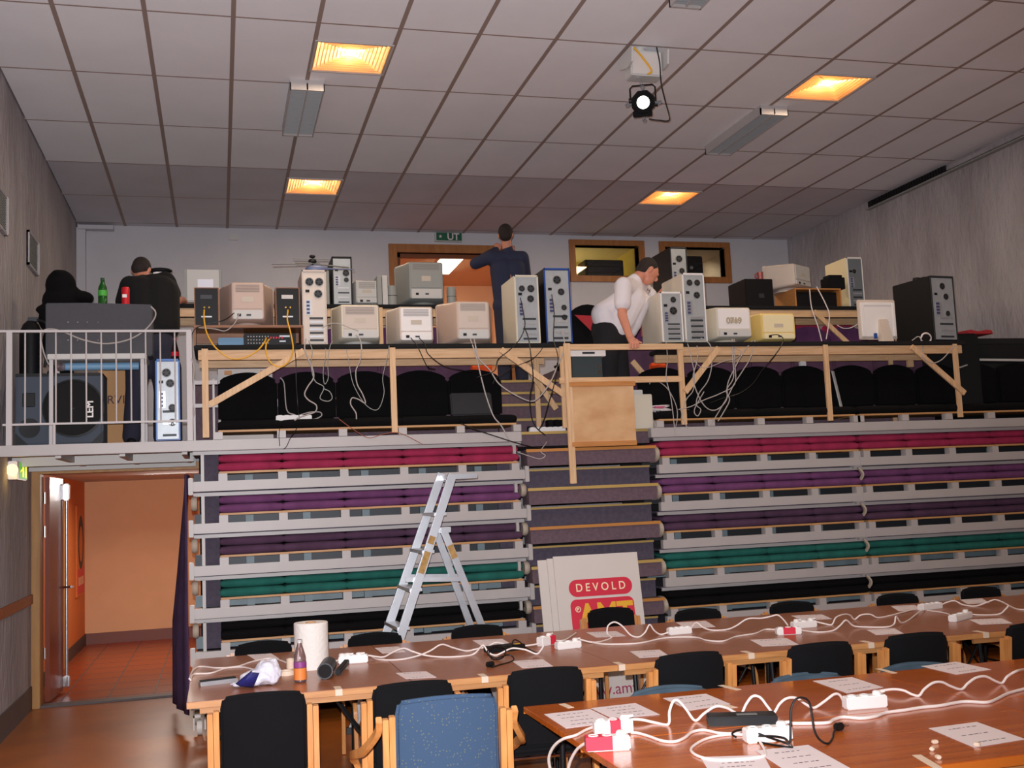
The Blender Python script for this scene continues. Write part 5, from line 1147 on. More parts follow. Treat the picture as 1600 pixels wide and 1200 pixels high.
caps = [(neck, hc, 0.06, 0.055), (chest, belly, 0.12, 0.12), (belly, hipc, 0.12, 0.12), (shL, shR, 0.06, 0.06), (shR, elR, 0.05, 0.042), (elR, haR, 0.04, 0.03), (shL, elL, 0.05, 0.042), (elL, haL, 0.04, 0.03),
        (hipc+V((-0.08, 0, 0)), knL, 0.09, 0.06), (knL, ftL, 0.055, 0.04), (hipc+V((0.08, 0, 0)), knR, 0.09, 0.06), (knR, ftR, 0.055, 0.04)]
for h_ in (haL, haR):
    caps.append((h_, h_+V((0, 0.04, 0.0)), 0.028, 0.028))
    for k in range(4): caps.append((h_+V((k*0.02-0.03, 0.05, 0.0)), h_+V((k*0.022-0.033, 0.105-0.008*abs(k-1.5), -0.022)), 0.010, 0.008))
    caps.append((h_+V((-0.02, 0.02, 0)), h_+V((-0.055, 0.06, -0.012)), 0.012, 0.009))
fused('body', t, M_skin, caps, head, 0.0085, 3)
fused('hair', t, M_hair, (), hair, 0.010)
fused('black_shirt', t, M_blktee, [(k_(222, 462, 0.08), k_(228, 510, 0.0), 0.165, 0.165), (k_(250, 460, 0.08), k_(250, 510, 0.0), 0.165, 0.165), (k_(235, 515, 0), k_(240, 530, 0), 0.17, 0.165), (shL+V((0.03, 0, -0.02)), shR+V((0, 0, -0.02)), 0.10, 0.10), (shR, shR+(elR-shR)*0.62, 0.09, 0.075), (shL, shL+(elL-shL)*0.75, 0.085, 0.08), (neck+V((0, -0.06, -0.04)), neck+V((0, -0.02, -0.01)), 0.08, 0.07)], (), 0.012, 5)
fused('trousers', t, M_jeans, [(hipc+V((-0.06, 0, 0.02)), hipc+V((0.07, 0, 0.02)), 0.135, 0.135), (hipc+V((-0.09, 0, 0)), knL, 0.12, 0.085), (knL, ftL+V((0, 0, 0.03)), 0.085, 0.075), (hipc+V((0.09, 0, 0)), knR, 0.12, 0.085), (knR, ftR+V((0, 0, 0.03)), 0.085, 0.075)], (), 0.012, 5)
for f in (ftL, ftR): fused('shoe', t, M_black, [(V((f.x, f.y-0.06, 2.183+0.045)), V((f.x, f.y+0.16, 2.183+0.042)), 0.045, 0.04)], (), 0.01)
# headset lying beyond his head, and the padded black chair with a red cloth
q = onY(250, 418, 10.42)
t = thing('desk_lamp', 'white and black appliance showing above the bent man in the black T-shirt', 'appliance', (q.x, 10.42, ZR))
MB().box(-0.06, 0.07, 0, 0.1, 0, q.z-ZR-0.02).build('body', M_wht, t, bevel=0.02)
MB().ell((0, 0.05, q.z-ZR-0.02), (0.11, 0.06, 0.028)).build('black_top', M_black, t)
a = onY(891, 476, 9.9); c = onY(942, 476, 9.9)
t = thing('padded_chair', 'black padded chair with a dark red cloth over its back, behind the aisle rail', 'chair', ((a.x+c.x)/2, 9.9, D1))
mb = MB(); W_ = c.x-a.x+0.12; zt = a.z-D1
mb.prism([(-W_/2, 0.42), (W_/2, 0.42)]+[(W_/2*math.cos(PI*k/12), zt-0.22+0.22*math.sin(PI*k/12)) for k in range(13)], -0.04, 0.05)
mb.build('backrest', M_blk, t, bevel=0.02)
MB().box(-W_/2, W_/2, 0.02, 0.46, 0.38, 0.46).build('seat', M_blk, t, bevel=0.03)
MB().cyl((0, 0.24, 0.04), (0, 0.24, 0.38), 0.03).build('column', M_black, t)
m = MB()
for k in range(5): m.bar((0, 0.24, 0.06), (0.20*math.cos(2*PI*k/5), 0.24+0.18*math.sin(2*PI*k/5), 0.02), 0.03, 0.03)
m.build('foot_star', M_black, t)
p = onY(913, 500, 9.84)
mb = MB(); q0 = V((p.x, 9.84, p.z))
mb.loft([[(q0.x-0.10, 9.855, q0.z+0.05), (q0.x+0.10, 9.855, q0.z+0.04), (q0.x+0.08, 9.85, q0.z-0.02)], [(q0.x-0.10, 9.83, q0.z+0.05), (q0.x+0.10, 9.835, q0.z+0.04), (q0.x+0.09, 9.82, q0.z-0.15)]])
tag(mb.build('red_cloth', M_redcloth, bevel=0.004), 'dark red cloth hung over the padded chair behind the aisle rail', 'cloth')

# ------------------------------------------------------------------ cables of the desks
def cable(name, pts, Y, r, m, label, cat='cable', sm=5, group=None):
    P = []
    for q in pts:
        yy = q[2] if len(q) > 2 else Y
        P.append(onY(q[0], q[1], yy))
    return tag(MB().tube(P, r, seg=7, smooth=sm).build(name, m), label, cat, group)
cable('speaker_cable', [(319, 484, 8.72), (319, 500, 8.70), (323, 520, 8.66), (334, 540, 8.58), (352, 556, 8.58), (368, 561, 8.58), (385, 558, 8.58), (402, 548, 8.58), (413, 535, 8.62), (416, 528, 8.72)], 8.6, 0.006, M_ycable, 'yellow speaker cable hanging in a loop from the left wooden speaker')
cable('speaker_cable', [(450, 484, 8.72), (449, 500, 8.70), (454, 520, 8.64), (458, 545, 8.58), (453, 562, 8.58), (440, 573, 8.58), (424, 568, 8.58), (416, 552, 8.58), (416, 538, 8.62), (421, 530, 8.72)], 8.6, 0.006, M_ycable, 'yellow speaker cable hanging in a loop from the right wooden speaker')
cable('mains_cable', [(366, 489, 8.74), (350, 500, 8.70), (322, 507, 8.69), (305, 514, 8.68), (298, 530, 8.68), (298, 548, 8.66)], 8.6, 0.004, M_rubber, 'black mains cable leading left from the large beige monitor')
cable('signal_cable', [(374, 490, 8.74), (366, 506, 8.70), (352, 517, 8.70), (335, 514, 8.70), (310, 512, 8.70)], 8.6, 0.004, M_gcable, 'thin grey cable drooping from the large beige monitor over the shelf')
cable('signal_cable', [(478, 530, 8.7), (476, 545, 8.58), (482, 562), (488, 575), (490, 590), (481, 604), (476, 616), (482, 625), (494, 633), (493, 643), (480, 648), (468, 652), (460, 657)], 8.58, 0.0055, M_gcable, 'light grey cable hanging from the tall beige tower to the power strip')
cable('signal_cable', [(438, 590, 8.95), (444, 600, 8.95), (448, 640, 8.90), (460, 648, 8.88), (474, 653, 8.86), (490, 655, 8.84), (502, 650, 8.84), (500, 644, 8.84), (485, 644, 8.84), (470, 648, 8.85)], 8.9, 0.005, M_gcable, 'light grey cable lying over the black seats in a loop')
cable('signal_cable', [(482, 532, 8.7), (488, 548), (486, 570), (492, 595), (506, 605), (500, 622), (512, 627), (519, 622), (515, 612), (505, 607)], 8.58, 0.0035, M_grey, 'thin grey looped cable under the tall beige tower')
cable('signal_cable', [(508, 535, 8.7), (509, 555), (505, 580), (507, 600), (513, 590), (512, 565), (516, 540), (520, 534, 8.7)], 8.59, 0.003, M_grey, 'thinnest grey cable loop right of the tall beige tower')
cable('signal_cable', [(503, 513, 8.72), (515, 506, 8.70), (530, 506, 8.70), (548, 513, 8.70), (560, 517, 8.72)], 8.7, 0.0035, M_gcable, 'pale cable arching between the tall beige tower and the boxy monitor')
cable('signal_cable', [(556, 523, 8.72), (563, 532, 8.66), (565, 550), (562, 565), (556, 580), (558, 600), (566, 615), (571, 630), (560, 624), (550, 622), (548, 632), (556, 645), (557, 655)], 8.58, 0.005, M_gcable, 'light grey cable zigzagging down from the boxy beige monitor')
cable('signal_cable', [(540, 540, 8.66), (545, 565), (552, 600), (571, 632), (590, 640), (600, 615), (598, 590), (605, 560), (608, 540, 8.62)], 8.585, 0.003, M_grey, 'thin grey cable sagging between two front posts of the left desk')
cable('mains_cable', [(642, 528, 8.72), (652, 541, 8.6), (662, 562), (669, 574), (680, 577, 8.8)], 8.58, 0.0042, M_rubber, 'black mains cable from the left plug of the rounded beige monitor')
cable('mains_cable', [(655, 528, 8.72), (664, 538, 8.62), (668, 552), (685, 567), (700, 574), (718, 578), (738, 582, 8.75)], 8.58, 0.0042, M_rubber, 'black mains cable from the right plug of the rounded beige monitor')
cable('signal_cable', [(735, 530, 8.74), (739, 541, 8.62), (745, 560), (752, 590), (760, 620), (771, 650), (783, 665), (797, 690), (806, 704)], 8.575, 0.0055, M_gcable, 'light grey cable falling from the wide beige monitor past the black seats')
cable('signal_cable', [(741, 530, 8.74), (743, 540, 8.62), (748, 560), (765, 578), (780, 600), (805, 617), (830, 627), (845, 618), (860, 597), (872, 570), (880, 552), (882, 535, 8.66), (878, 515, 8.70)], 8.57, 0.0055, M_gcable, 'light grey cable swinging from the wide beige monitor to the blue tower')
cable('mains_cable', [(813, 465, 8.70), (818, 490, 8.69), (820, 510, 8.68), (812, 530, 8.66), (795, 548), (778, 562), (772, 580), (745, 590)], 8.56, 0.0042, M_rubber, 'black cable crossing the left desk rail below the white tower')
cable('mains_cable', [(819, 510, 8.68), (826, 530, 8.64), (830, 560), (833, 590), (828, 620), (830, 650), (838, 668), (852, 680)], 8.56, 0.005, M_rubber, 'black cable hanging down past the rear post to the crowded power strip')
cable('mains_cable', [(862, 460, 8.70), (866, 490, 8.68), (865, 530, 8.64), (872, 560), (866, 600), (857, 630), (850, 655), (842, 672)], 8.555, 0.0042, M_rubber, 'black cable hanging below the blue tower')
cable('mains_cable', [(850, 536, 8.66), (845, 548), (830, 562), (800, 575), (776, 590), (770, 600)], 8.57, 0.0032, M_rubber, 'thin black cable running slantwise over the left desk rail')
cable('mains_cable', [(459, 535, 8.68), (462, 560), (463, 600), (466, 640), (468, 655, 8.8)], 8.585, 0.0032, M_rubber, 'thin black cable hanging straight under the wooden shelf')
cable('mains_cable', [(720, 662, 8.65), (745, 672, 8.6), (775, 682, 8.58), (800, 690, 8.56), (830, 698, 8.60), (860, 702, 8.66)], 8.6, 0.005, M_rubber, 'black cable running over the white beam towards the crowded power strip')
cable('mains_cable', [(437, 668, 8.62), (436, 680, 8.59), (437, 697, 8.585)], 8.6, 0.003, M_rubber, 'thin black cable hanging straight over the left end of the white beam')
cable('mains_cable', [(465, 668, 8.62), (455, 682, 8.585), (448, 697, 8.585), (443, 702, 8.585)], 8.6, 0.003, M_rubber, 'thin black cable bent over the white beam below the power strip')
cable('cord', [(530, 655, 8.62), (548, 668, 8.6), (575, 684, 8.585), (600, 678, 8.585), (625, 677, 8.585), (660, 694, 8.585)], 8.6, 0.003, mat('brown_cord', (150, 80, 60), 0.6), 'thin reddish brown cord lying across the white beam')
cable('signal_cable', [(855, 690, 8.62), (845, 705, 8.5), (852, 712), (843, 717), (825, 712), (808, 706)], 8.46, 0.0035, M_gcable, 'thin pale cable looping over the first forward aisle step')
cable('signal_cable', [(299, 560, 8.62), (303, 575), (302, 600), (300, 625), (304, 645), (298, 658)], 8.63, 0.005, M_gcable, 'pale cable hanging beside the right railing post')
cable('mains_cable', [(1203, 524, 8.72), (1215, 523, 8.68), (1224, 530, 8.64), (1218, 545), (1205, 562), (1190, 580), (1176, 600), (1155, 615), (1130, 622), (1110, 630)], 8.58, 0.0042, M_rubber, 'black cable hanging from the yellowed cream monitor')
RW = [([(1040, 530, 8.68), (1043, 560), (1041, 590), (1048, 620), (1052, 650), (1055, 680)], 'leftmost pale cable hanging below the open beige tower', 0.004),
      ([(1072, 530, 8.68), (1078, 550), (1085, 585), (1083, 610), (1072, 625), (1066, 650), (1075, 670)], 'pale cable hanging left of the brace of the right desk', 0.004),
      ([(1088, 530, 8.68), (1090, 560), (1083, 590), (1092, 620), (1105, 638), (1120, 640), (1135, 625), (1137, 600), (1148, 575), (1162, 550), (1176, 532, 8.7)], 'pale cable forming a deep bowl below the white monitor', 0.0048),
      ([(1095, 528, 8.68), (1110, 540), (1112, 570), (1106, 595), (1092, 615), (1088, 632), (1095, 640), (1090, 650), (1085, 640), (1100, 612)], 'pale cable curling into a small ring near the black seats', 0.0045),
      ([(1144, 530, 8.70), (1145, 560), (1146, 590), (1135, 610), (1140, 625), (1130, 645), (1122, 658)], 'pale cable falling from the white monitor to the black seats', 0.005),
      ([(1147, 530, 8.70), (1148, 565), (1148, 600), (1125, 615), (1100, 625), (1080, 635), (1060, 640)], 'pale cable sweeping left from the white monitor', 0.0045),
      ([(1180, 532, 8.68), (1172, 560), (1160, 580), (1147, 600), (1138, 618), (1125, 640), (1110, 665)], 'pale cable crossing right of the white monitor', 0.0045),
      ([(1080, 560), (1100, 575), (1130, 565), (1150, 560), (1158, 550), (1150, 545)], 'short pale cable loop hanging from the right desk rail', 0.003),
      ([(1015, 600, 8.7), (1020, 590, 8.65), (1028, 595), (1045, 610), (1058, 640), (1055, 670), (1045, 680), (1030, 675), (1020, 655)], 'pale cable ring near the pink wrapper', 0.0038)]
for P, lab, r in RW: cable('signal_cable', P, 8.575 if 'ring' not in lab else 8.62, r, M_gcable, lab)
cable('signal_cable', [(1425, 532, 8.78), (1436, 526, 8.74), (1442, 540, 8.66), (1441, 556), (1455, 567), (1470, 563), (1483, 550), (1492, 540, 8.62)], 8.6, 0.005, M_gcable, 'pale cable looping over the right end of the right desk')
m = MB()
c0 = onY(1447, 527, 8.74)
cable('coiled_cable', [(1447+8*math.cos(a*1.0), 527+8*math.sin(a*1.0)+0.2*a, 8.72+0.01*math.sin(a)) for a in [0.5*k for k in range(34)]], 8.72, 0.0045, M_wcable, 'coiled white cable beside the tall black tower', sm=2)
cable('signal_cable', [(1265, 452, 10.22), (1268, 480, 10.15), (1278, 510, 10.12), (1284, 533, 10.1)], 10.1, 0.006, M_wcable, 'left white cable hanging from the sideways monitor')
cable('signal_cable', [(1276, 448, 10.22), (1290, 475, 10.15), (1296, 495, 10.12), (1291, 530, 10.1)], 10.1, 0.006, M_wcable, 'right white cable hanging from the sideways monitor')
cable('signal_cable', [(1343, 505, 10.1), (1330, 512), (1318, 513), (1308, 508)], 10.1, 0.005, M_wcable, 'short white cable sagging left of the white flat screen')

# ------------------------------------------------------------------ tables in the hall
TZ = 0.72
def table(label, x0, x1, y0, y1, top, edge, group, near=True):
    t = thing('folding_table', label, 'table', ((x0+x1)/2, (y0+y1)/2, 0), 0, group)
    w, d = (x1-x0)/2-0.001, (y1-y0)/2-0.001
    MB().box(-w, w, -d+0.001, d-0.001, TZ-0.024, TZ).build('tabletop', top, t, bevel=0.002)
    for ya, yb in ((-d-0.006, -d+0.001), (d-0.001, d+0.0005)): MB().box(-w, w, ya, yb, TZ-0.032, TZ-0.0015).build('edge_band', edge, t, bevel=0.0015)
    for ya, yb in ((-d+0.06, -d+0.08), (d-0.08, d-0.06)): MB().box(-w+0.06, w-0.06, ya, yb, TZ-0.07, TZ-0.024).build('apron', M_edge, t)
    for s in (-1, 1):
        x = s*(w-0.14)
        for yy in (-1, 1):
            MB().tube([(x, yy*(d-0.12), TZ-0.03), (x, yy*(d-0.09), 0.30), (x, yy*(d-0.05), 0.008)], 0.0125, seg=10).build('leg', M_black, t)
        MB().cyl((x, -(d-0.085), 0.28), (x, d-0.085, 0.28), 0.009, seg=8).cyl((x, 0, 0.28), (s*(w-0.42), 0, TZ-0.03), 0.008, seg=8).build('stretcher', M_black, t)
    return t
ORD = ['first', 'second', 'third', 'fourth', 'fifth', 'sixth']
for i in range(6):
    a = -0.17+1.12*i
    table('brown laminate table, near line of the long row, %s from the left' % ORD[i], a, a+1.12, 5.69, 6.50, M_lam, M_edge, 'brown laminate folding tables')
    table('brown laminate table, far line of the long row, %s from the left' % ORD[i], a, a+1.12, 6.50, 7.30, M_lam, M_edge, 'brown laminate folding tables')
for i in range(2):
    a = 1.29+1.75*i
    table('glossy orange pine table, line nearest the camera, %s half' % ['left', 'right'][i], a, a+1.75, 3.19, 4.00, M_varn, M_varnedge, 'orange pine folding tables')
    table('glossy orange pine table, farther line, %s half' % ['left', 'right'][i], a, a+1.75, 4.00, 4.80, M_varn, M_varnedge, 'orange pine folding tables')
# chairs
def make_chair(label, fab, arms=False, top=0.84, group=None, padw=0.365):
    t = thing('wooden_chair', label, 'chair', (0, 0, 0), 0, group)
    rings = []
    for k in range(8):
        u = k/7; z = 0.495+(top-0.495)*u; y = -0.205-0.035*u; ring = []
        rr = padw/2*(1.0 if k < 7 else 0.94)
        n = 9
        crown = 0.016
        for j in range(n): x = -rr+2*rr*j/(n-1); ring.append((x, y-0.035*(1-(x/rr)**2), z+(crown*(1-(x/rr)**2) if k == 7 else 0)))
        for j in range(n): x = rr-2*rr*j/(n-1); ring.append((x, y+0.040-0.035*(1-(x/rr)**2), z+(crown*(1-(x/rr)**2) if k == 7 else 0)))
        rings.append(ring)
    MB().loft(rings).build('backrest', fab, t, bevel=0.014, segs=3, sharp=70)
    MB().box(-padw/2, padw/2, -0.232, 0.235, 0.455, 0.512).build('seat', fab, t, bevel=0.022, segs=3, sharp=70)
    for s in (-1, 1):
        xo, xi = s*(padw/2+0.041), s*(padw/2+0.015)
        MB().sweep(catmull([(xo, -0.245, top-0.06), (xo, -0.225, 0.55), (xo, -0.225, 0.40), (xo, -0.26, 0.005)], 5), 0.024, 0.036).build('rear_leg', M_birch, t, bevel=0.002)
        MB().sweep(catmull([(xi, -0.250, top-0.05), (xi, -0.215, 0.52), (xi, -0.18, 0.44), (xi, -0.05, 0.405), (xi, 0.18, 0.405), (xi, 0.235, 0.37), (xi, 0.245, 0.30), (xi, 0.25, 0.005)], 5), 0.024, 0.034).build('front_leg', M_birch, t, bevel=0.002)
        if arms:
            MB().sweep(catmull([(s*(padw/2+0.066), -0.245, top-0.06), (s*(padw/2+0.07), -0.20, top-0.12), (s*(padw/2+0.12), -0.10, 0.655), (s*(padw/2+0.15), 0.05, 0.61), (s*(padw/2+0.15), 0.18, 0.57), (s*(padw/2+0.12), 0.25, 0.47), (s*(padw/2+0.09), 0.25, 0.005)], 5), 0.024, 0.036).build('arm', M_birch, t, bevel=0.003)
    MB().cyl((-padw/2-0.02, -0.19, 0.44), (padw/2+0.02, -0.19, 0.44), 0.007, seg=8).build('bolt_rod', M_chrome, t)
    return t
proto = None
near = [(415, 5.22, -0.05), (645, 5.16, 0.0), (856, 5.22, -0.04), (1076, 5.30, 0.02), (1283, 5.26, 0.0), (1436, 5.30, -0.03), (1622, 5.32, 0.0)]
G1 = 'black upholstered wooden chairs with backs to the camera'
nl = ['black wooden chair with back to the camera, leftmost, beside the white bag', 'black wooden chair with back to the camera, behind the blue armchair', 'black wooden chair with back to the camera, left of the glossy orange table', 'black wooden chair with back to the camera, behind the left part of the orange table',
      'black wooden chair with back to the camera, middle of the orange table row', 'black wooden chair with back to the camera, second from the right edge', 'black wooden chair with back to the camera, cut off at the right edge']
for i, (px, y, rz) in enumerate(near):
    x = onY(px, 1070 if i < 3 else 1020, y-0.23).x
    if proto is None:
        proto = make_chair(nl[0], M_chairblk, group=G1); proto.location = (x, y, 0); proto.rotation_euler = (0, 0, rz)
    else: copy_tree(proto, (x, y, 0), rz, nl[i], G1)
G2 = 'black upholstered chairs on the far side of the brown tables'
far = [(412, 7.24, 0.03), (584, 7.24, 0), (744, 7.24, 0.02), (966, 7.42, -0.05), (1088, 7.24, 0), (1235, 7.24, 0), (1401, 7.24, 0), (1532, 7.28, 0), (1640, 7.26, 0)]
fl_ = ['black chair back behind the brown tables, leftmost, left of the white paper roll', 'black chair back behind the brown tables, at the left foot of the ladder', 'black chair back behind the brown tables, under the right foot of the ladder', 'black chair pulled out in front of the red lettered board', 'black chair back behind the brown tables, right of the red lettered board',
       'black chair back behind the brown tables, fourth from the right edge', 'black chair back behind the brown tables, third from the right edge', 'black chair back behind the brown tables, second from the right edge', 'black chair at the far side, cut off at the right edge']
proto2 = None
for i, (px, y, rz) in enumerate(far):
    x = onY(px, 960, y+0.24).x
    if i == 3: c = copy_tree(proto2, (x+0.03, y+0.30, 0), PI+rz, fl_[i], G2); continue
    if proto2 is None:
        proto2 = make_chair(fl_[0], M_chairblk, top=0.765, group=G2); proto2.location = (x, y, 0); proto2.rotation_euler = (0, 0, PI+rz)
    else: copy_tree(proto2, (x, y, 0), PI+rz, fl_[i], G2)
M_bluef = bpy.data.materials.new('blue_patterned_fabric'); M_bluef.use_nodes = True
nt = M_bluef.node_tree; bs = nt.nodes['Principled BSDF']; bs.inputs['Roughness'].default_value = 0.95; bs.inputs['Specular IOR Level'].default_value = 0.15
tc = nt.nodes.new('ShaderNodeTexCoord'); vo = nt.nodes.new('ShaderNodeTexVoronoi'); vo.inputs['Scale'].default_value = 70; vo.inputs['Randomness'].default_value = 0.55
cr = nt.nodes.new('ShaderNodeValToRGB'); cr.color_ramp.interpolation = 'CONSTANT'
cr.color_ramp.elements[0].color = (*srgb((96, 104, 96)), 1); cr.color_ramp.elements[1].position = 0.20; cr.color_ramp.elements[1].color = (*srgb((60, 80, 106)), 1)
nt.links.new(tc.outputs['Object'], vo.inputs['Vector']); nt.links.new(vo.outputs['Distance'], cr.inputs[0]); nt.links.new(cr.outputs[0], bs.inputs['Base Color'])
MATS['bluef'] = M_bluef
ch = make_chair('blue patterned armchair with wooden arms in the foreground left of the orange table', M_bluef, arms=True, top=0.86, padw=0.415)
p = onY(703, 1090, 4.40); ch.location = (p.x, 4.63, 0); ch.rotation_euler = (0, 0, -0.06)
M_bluegrey = fabric('blue_grey_fabric', (74, 92, 106))
bl = ['blue grey chair top behind the orange table, left one', 'blue grey chair top behind the orange table, middle one', 'blue grey chair top behind the orange table, right one']
pb = None
for i, px in enumerate((1045, 1262, 1432)):
    x = onY(px, 1070, 4.97).x
    if pb is None: pb = make_chair(bl[0], M_bluegrey, top=0.70, padw=0.40, group='blue grey chairs behind the orange table'); pb.location = (x, 4.76, 0); pb.rotation_euler = (0, 0, PI)
    else: copy_tree(pb, (x, 4.76, 0), PI, bl[i])

# ------------------------------------------------------------------ stepladder
t = thing('stepladder', 'aluminium stepladder standing open in front of the left seat rows', 'ladder', (1.45, 8.0, 0))
YN, YFR = 7.68, 8.12
def stile(x0, z0, x1, z1, y, w=0.062, th=0.025, nm='stile'):
    MB().bar((x0, y, z0), (x1, y, z1), th, w, (1, 0, 0.4)).build(nm, M_alu, t, bevel=0.003, world=True)
top = (1.63, 1.865)
xN = [onY(600, 992, YN), onY(706, 742, YN)]; xF = [onY(603, 990, YFR), onY(690, 742, YFR)]
def ext(a, b, z):
    u = (z-a.z)/(b.z-a.z); return a.x+(b.x-a.x)*u
aN, bN = onY(627, 990, YN), onY(707, 741, YN); aF, bF = onY(603, 990, YFR), onY(690, 740, YFR)
stile(ext(aN, bN, 0.01), 0.01, bN.x, bN.z, YN); stile(ext(aF, bF, 0.01), 0.01, bF.x, bF.z, YFR)
cN, dN = onY(757, 985, YN), onY(694, 828, YN); cF, dF = onY(737, 985, YFR), onY(679, 828, YFR)
stile(ext(cN, dN, 0.01), 0.01, dN.x, dN.z, YN+0.03, 0.05, 0.022, 'rear_leg'); stile(ext(cF, dF, 0.01), 0.01, dF.x, dF.z, YFR-0.03, 0.05, 0.022, 'rear_leg')
for i in range(7):
    z = 0.26*(i+1)
    if z > bN.z-0.1: break
    xa = ext(aN, bN, z); xb = ext(aF, bF, z)
    MB().faces([(xa-0.045, YN, z), (xa+0.045, YN, z), (xb+0.045, YFR, z), (xb-0.045, YFR, z), (xa-0.045, YN, z-0.022), (xa+0.045, YN, z-0.022), (xb+0.045, YFR, z-0.022), (xb-0.045, YFR, z-0.022)], [(0, 1, 2, 3), (7, 6, 5, 4), (0, 4, 5, 1), (1, 5, 6, 2), (2, 6, 7, 3), (3, 7, 4, 0)]).build('tread', M_alu, t, world=True, smooth=False)
pa, pb_ = onY(703, 741, YN), onY(746, 744, YN)
MB().box(bF.x-0.02, pb_.x, YN-0.01, YFR+0.01, bN.z-0.035, bN.z).build('top_platform', M_alu, t, bevel=0.004, world=True)
MB().box(dF.x-0.04, dN.x+0.05, YN+0.0, YFR, dN.z-0.02, dN.z+0.02).build('hinge_plate', M_alu, t, bevel=0.003, world=True)
l0 = onY(634, 906, YN); l1 = onY(720, 905, YN)
MB().bar((l0.x, YN+0.015, l0.z), (l1.x, YN+0.015, l1.z), 0.006, 0.032).build('spreader_bar', M_alu, t, world=True)
l0 = onY(632, 901, YFR); l1 = onY(716, 900, YFR)
MB().bar((l0.x, YFR, l0.z), (l1.x, YFR, l1.z), 0.006, 0.032).build('spreader_bar', M_alu, t, world=True)
M_wtape = mat('worn_yellow_tape', (186, 146, 84), 0.7, noise=0.35, scale=30)
for (px0, py0), (px1, py1), A, B, yy in (((655, 896), (665, 862), aN, bN, YN), ((668, 850), (673, 838), aN, bN, YN), ((701, 852), (711, 872), cN, dN, YN+0.03)):
    z0, z1 = onY(px0, py0, yy).z, onY(px1, py1, yy).z
    MB().bar((ext(A, B, z0), yy-0.0135, z0), (ext(A, B, z1), yy-0.0135, z1), 0.002, 0.044, (1, 0, 0.4)).build('tape_strip', M_wtape, t, world=True)
for A, B, yy in ((aN, bN, YN), (aF, bF, YFR), (cN, dN, YN+0.03), (cF, dF, YFR-0.03)): x = ext(A, B, 0.02); MB().box(x-0.04, x+0.04, yy-0.018, yy+0.018, 0, 0.05).build('rubber_foot', M_rubber, t, bevel=0.004, world=True)

# ------------------------------------------------------------------ sign boards leaning on the aisle steps
def board(label, x0, x1, h, yb, lean):
    t = thing('sign_board', label, 'board', ((x0+x1)/2, yb, 0), 0); t.rotation_euler = (-lean, 0, 0)
    MB().box(-(x1-x0)/2, (x1-x0)/2, 0, 0.012, 0, h).build('panel', M_board, t)
    return t
la = 0.17
board('white board behind the others, sticking out farthest left', onY(843, 876, 8.34).x, onY(985, 870, 8.34).x, 1.155, 8.205, la)
board('white board in the middle of the leaning stack', onY(858, 876, 8.32).x, onY(992, 870, 8.32).x, 1.165, 8.185, la)
x0, x1 = onY(868, 876, 8.3).x, onY(1000, 870, 8.3).x
t = board('white DEVOLD board with red and yellow print leaning at the foot of the aisle', x0, x1, 1.18, 8.165, la)
xm = (x0+x1)/2
def bl_(px, py): p = onY(px, py, 8.16+math.tan(la)*0.9); return p.x-xm, p.z/math.cos(la)
ax_, az_ = bl_(889, 918); bx_, bz_ = bl_(988, 916)
cx_, cz_ = (ax_+bx_)/2, (az_+bz_)/2; pw_ = bx_-ax_
MB().prism(rrect(pw_, 0.135, 0.066, 6, cx_, cz_), -0.0015, 0.0).build('red_pill', M_redp, t, smooth=False)
text_mesh('pill_letters', 'D E V O L D', 0.088, M_creamink, t, (cx_, -0.0022, cz_), (PI/2, 0, 0), bold=0.001, sx=0.90)
ztop = bl_(940, 934)[1]
MB().prism(rrect(pw_, 0.42, 0.05, 6, cx_, ztop-0.21), -0.0015, 0.0).build('red_field', M_redp, t, smooth=False)
text_mesh('field_letters', 'AMT', 0.27, M_yel, t, (cx_+0.025, -0.0022, ztop-0.145), (PI/2, 0, 0), bold=0.008, sx=0.82)
text_mesh('registered_mark', '\u00ae', 0.06, M_creamink, t, (cx_-pw_/2+0.06, -0.0022, ztop-0.08), (PI/2, 0, 0), bold=0.001)
zw = bl_(960, 1078)[1]
text_mesh('web_address', 'www.amt.no', 0.122, mat('dark_red_print', (160, 44, 84), 0.6), t, (cx_+0.055, -0.0022, zw+0.03), (PI/2, 0, 0), sx=0.98)

# ------------------------------------------------------------------ things on the tables
def pt(x, y): return onZ(x, y, TZ)
def strip_at(label, a, b, n, red=None, plugs=(), group=None, h=0.042, wid=0.055):
    p, q = pt(*a), pt(*b); d = q-p; L = d.length
    return power_strip(label, ((p.x+q.x)/2, (p.y+q.y)/2, TZ), math.atan2(d.y, d.x), n, L, M_wht, group, plugs, red, h=h, wid=wid)
GA, GB = 'power strips on the brown tables', 'power strips on the orange tables'
strip_at('white power strip with many plugs right of the white paper roll', (529, 1037), (575, 1034), 5, None, (0, 1, 3), GA)
strip_at('small white socket block with red end on the brown table', (843, 1010), (864, 1006), 2, (0.6, 1.0), (1,), GA, h=0.055)
strip_at('white power strip in front of the red ended socket block', (869, 1015), (906, 1011), 3, None, (2,), GA)
strip_at('white power strip on the brown table in line with the pulled out chair', (1044, 992), (1079, 989), 4, None, (), GA)
strip_at('white power strip with a red painted middle on the brown table', (1213, 992), (1251, 990), 3, (0.25, 0.75), (), GA)
strip_at('white power strip just behind the red painted one', (1238, 982), (1274, 979), 3, None, (0, 2), GA)
strip_at('white power strip at the far edge of the brown table', (1438, 954), (1469, 950), 4, None, (), GA)
strip_at('white power strip in front of the rightmost far one, next to a paper', (1488, 972), (1514, 965), 3, None, (2,), GA)
strip_at('white power strip with a red spot at the left end of the orange table', (928, 1147), (988, 1143), 3, (0.40, 0.68), (2,), GB, h=0.05)
strip_at('white power strip half painted red at the left end of the orange table', (915, 1173), (984, 1169), 3, (0.0, 0.6), (2,), GB, h=0.05)
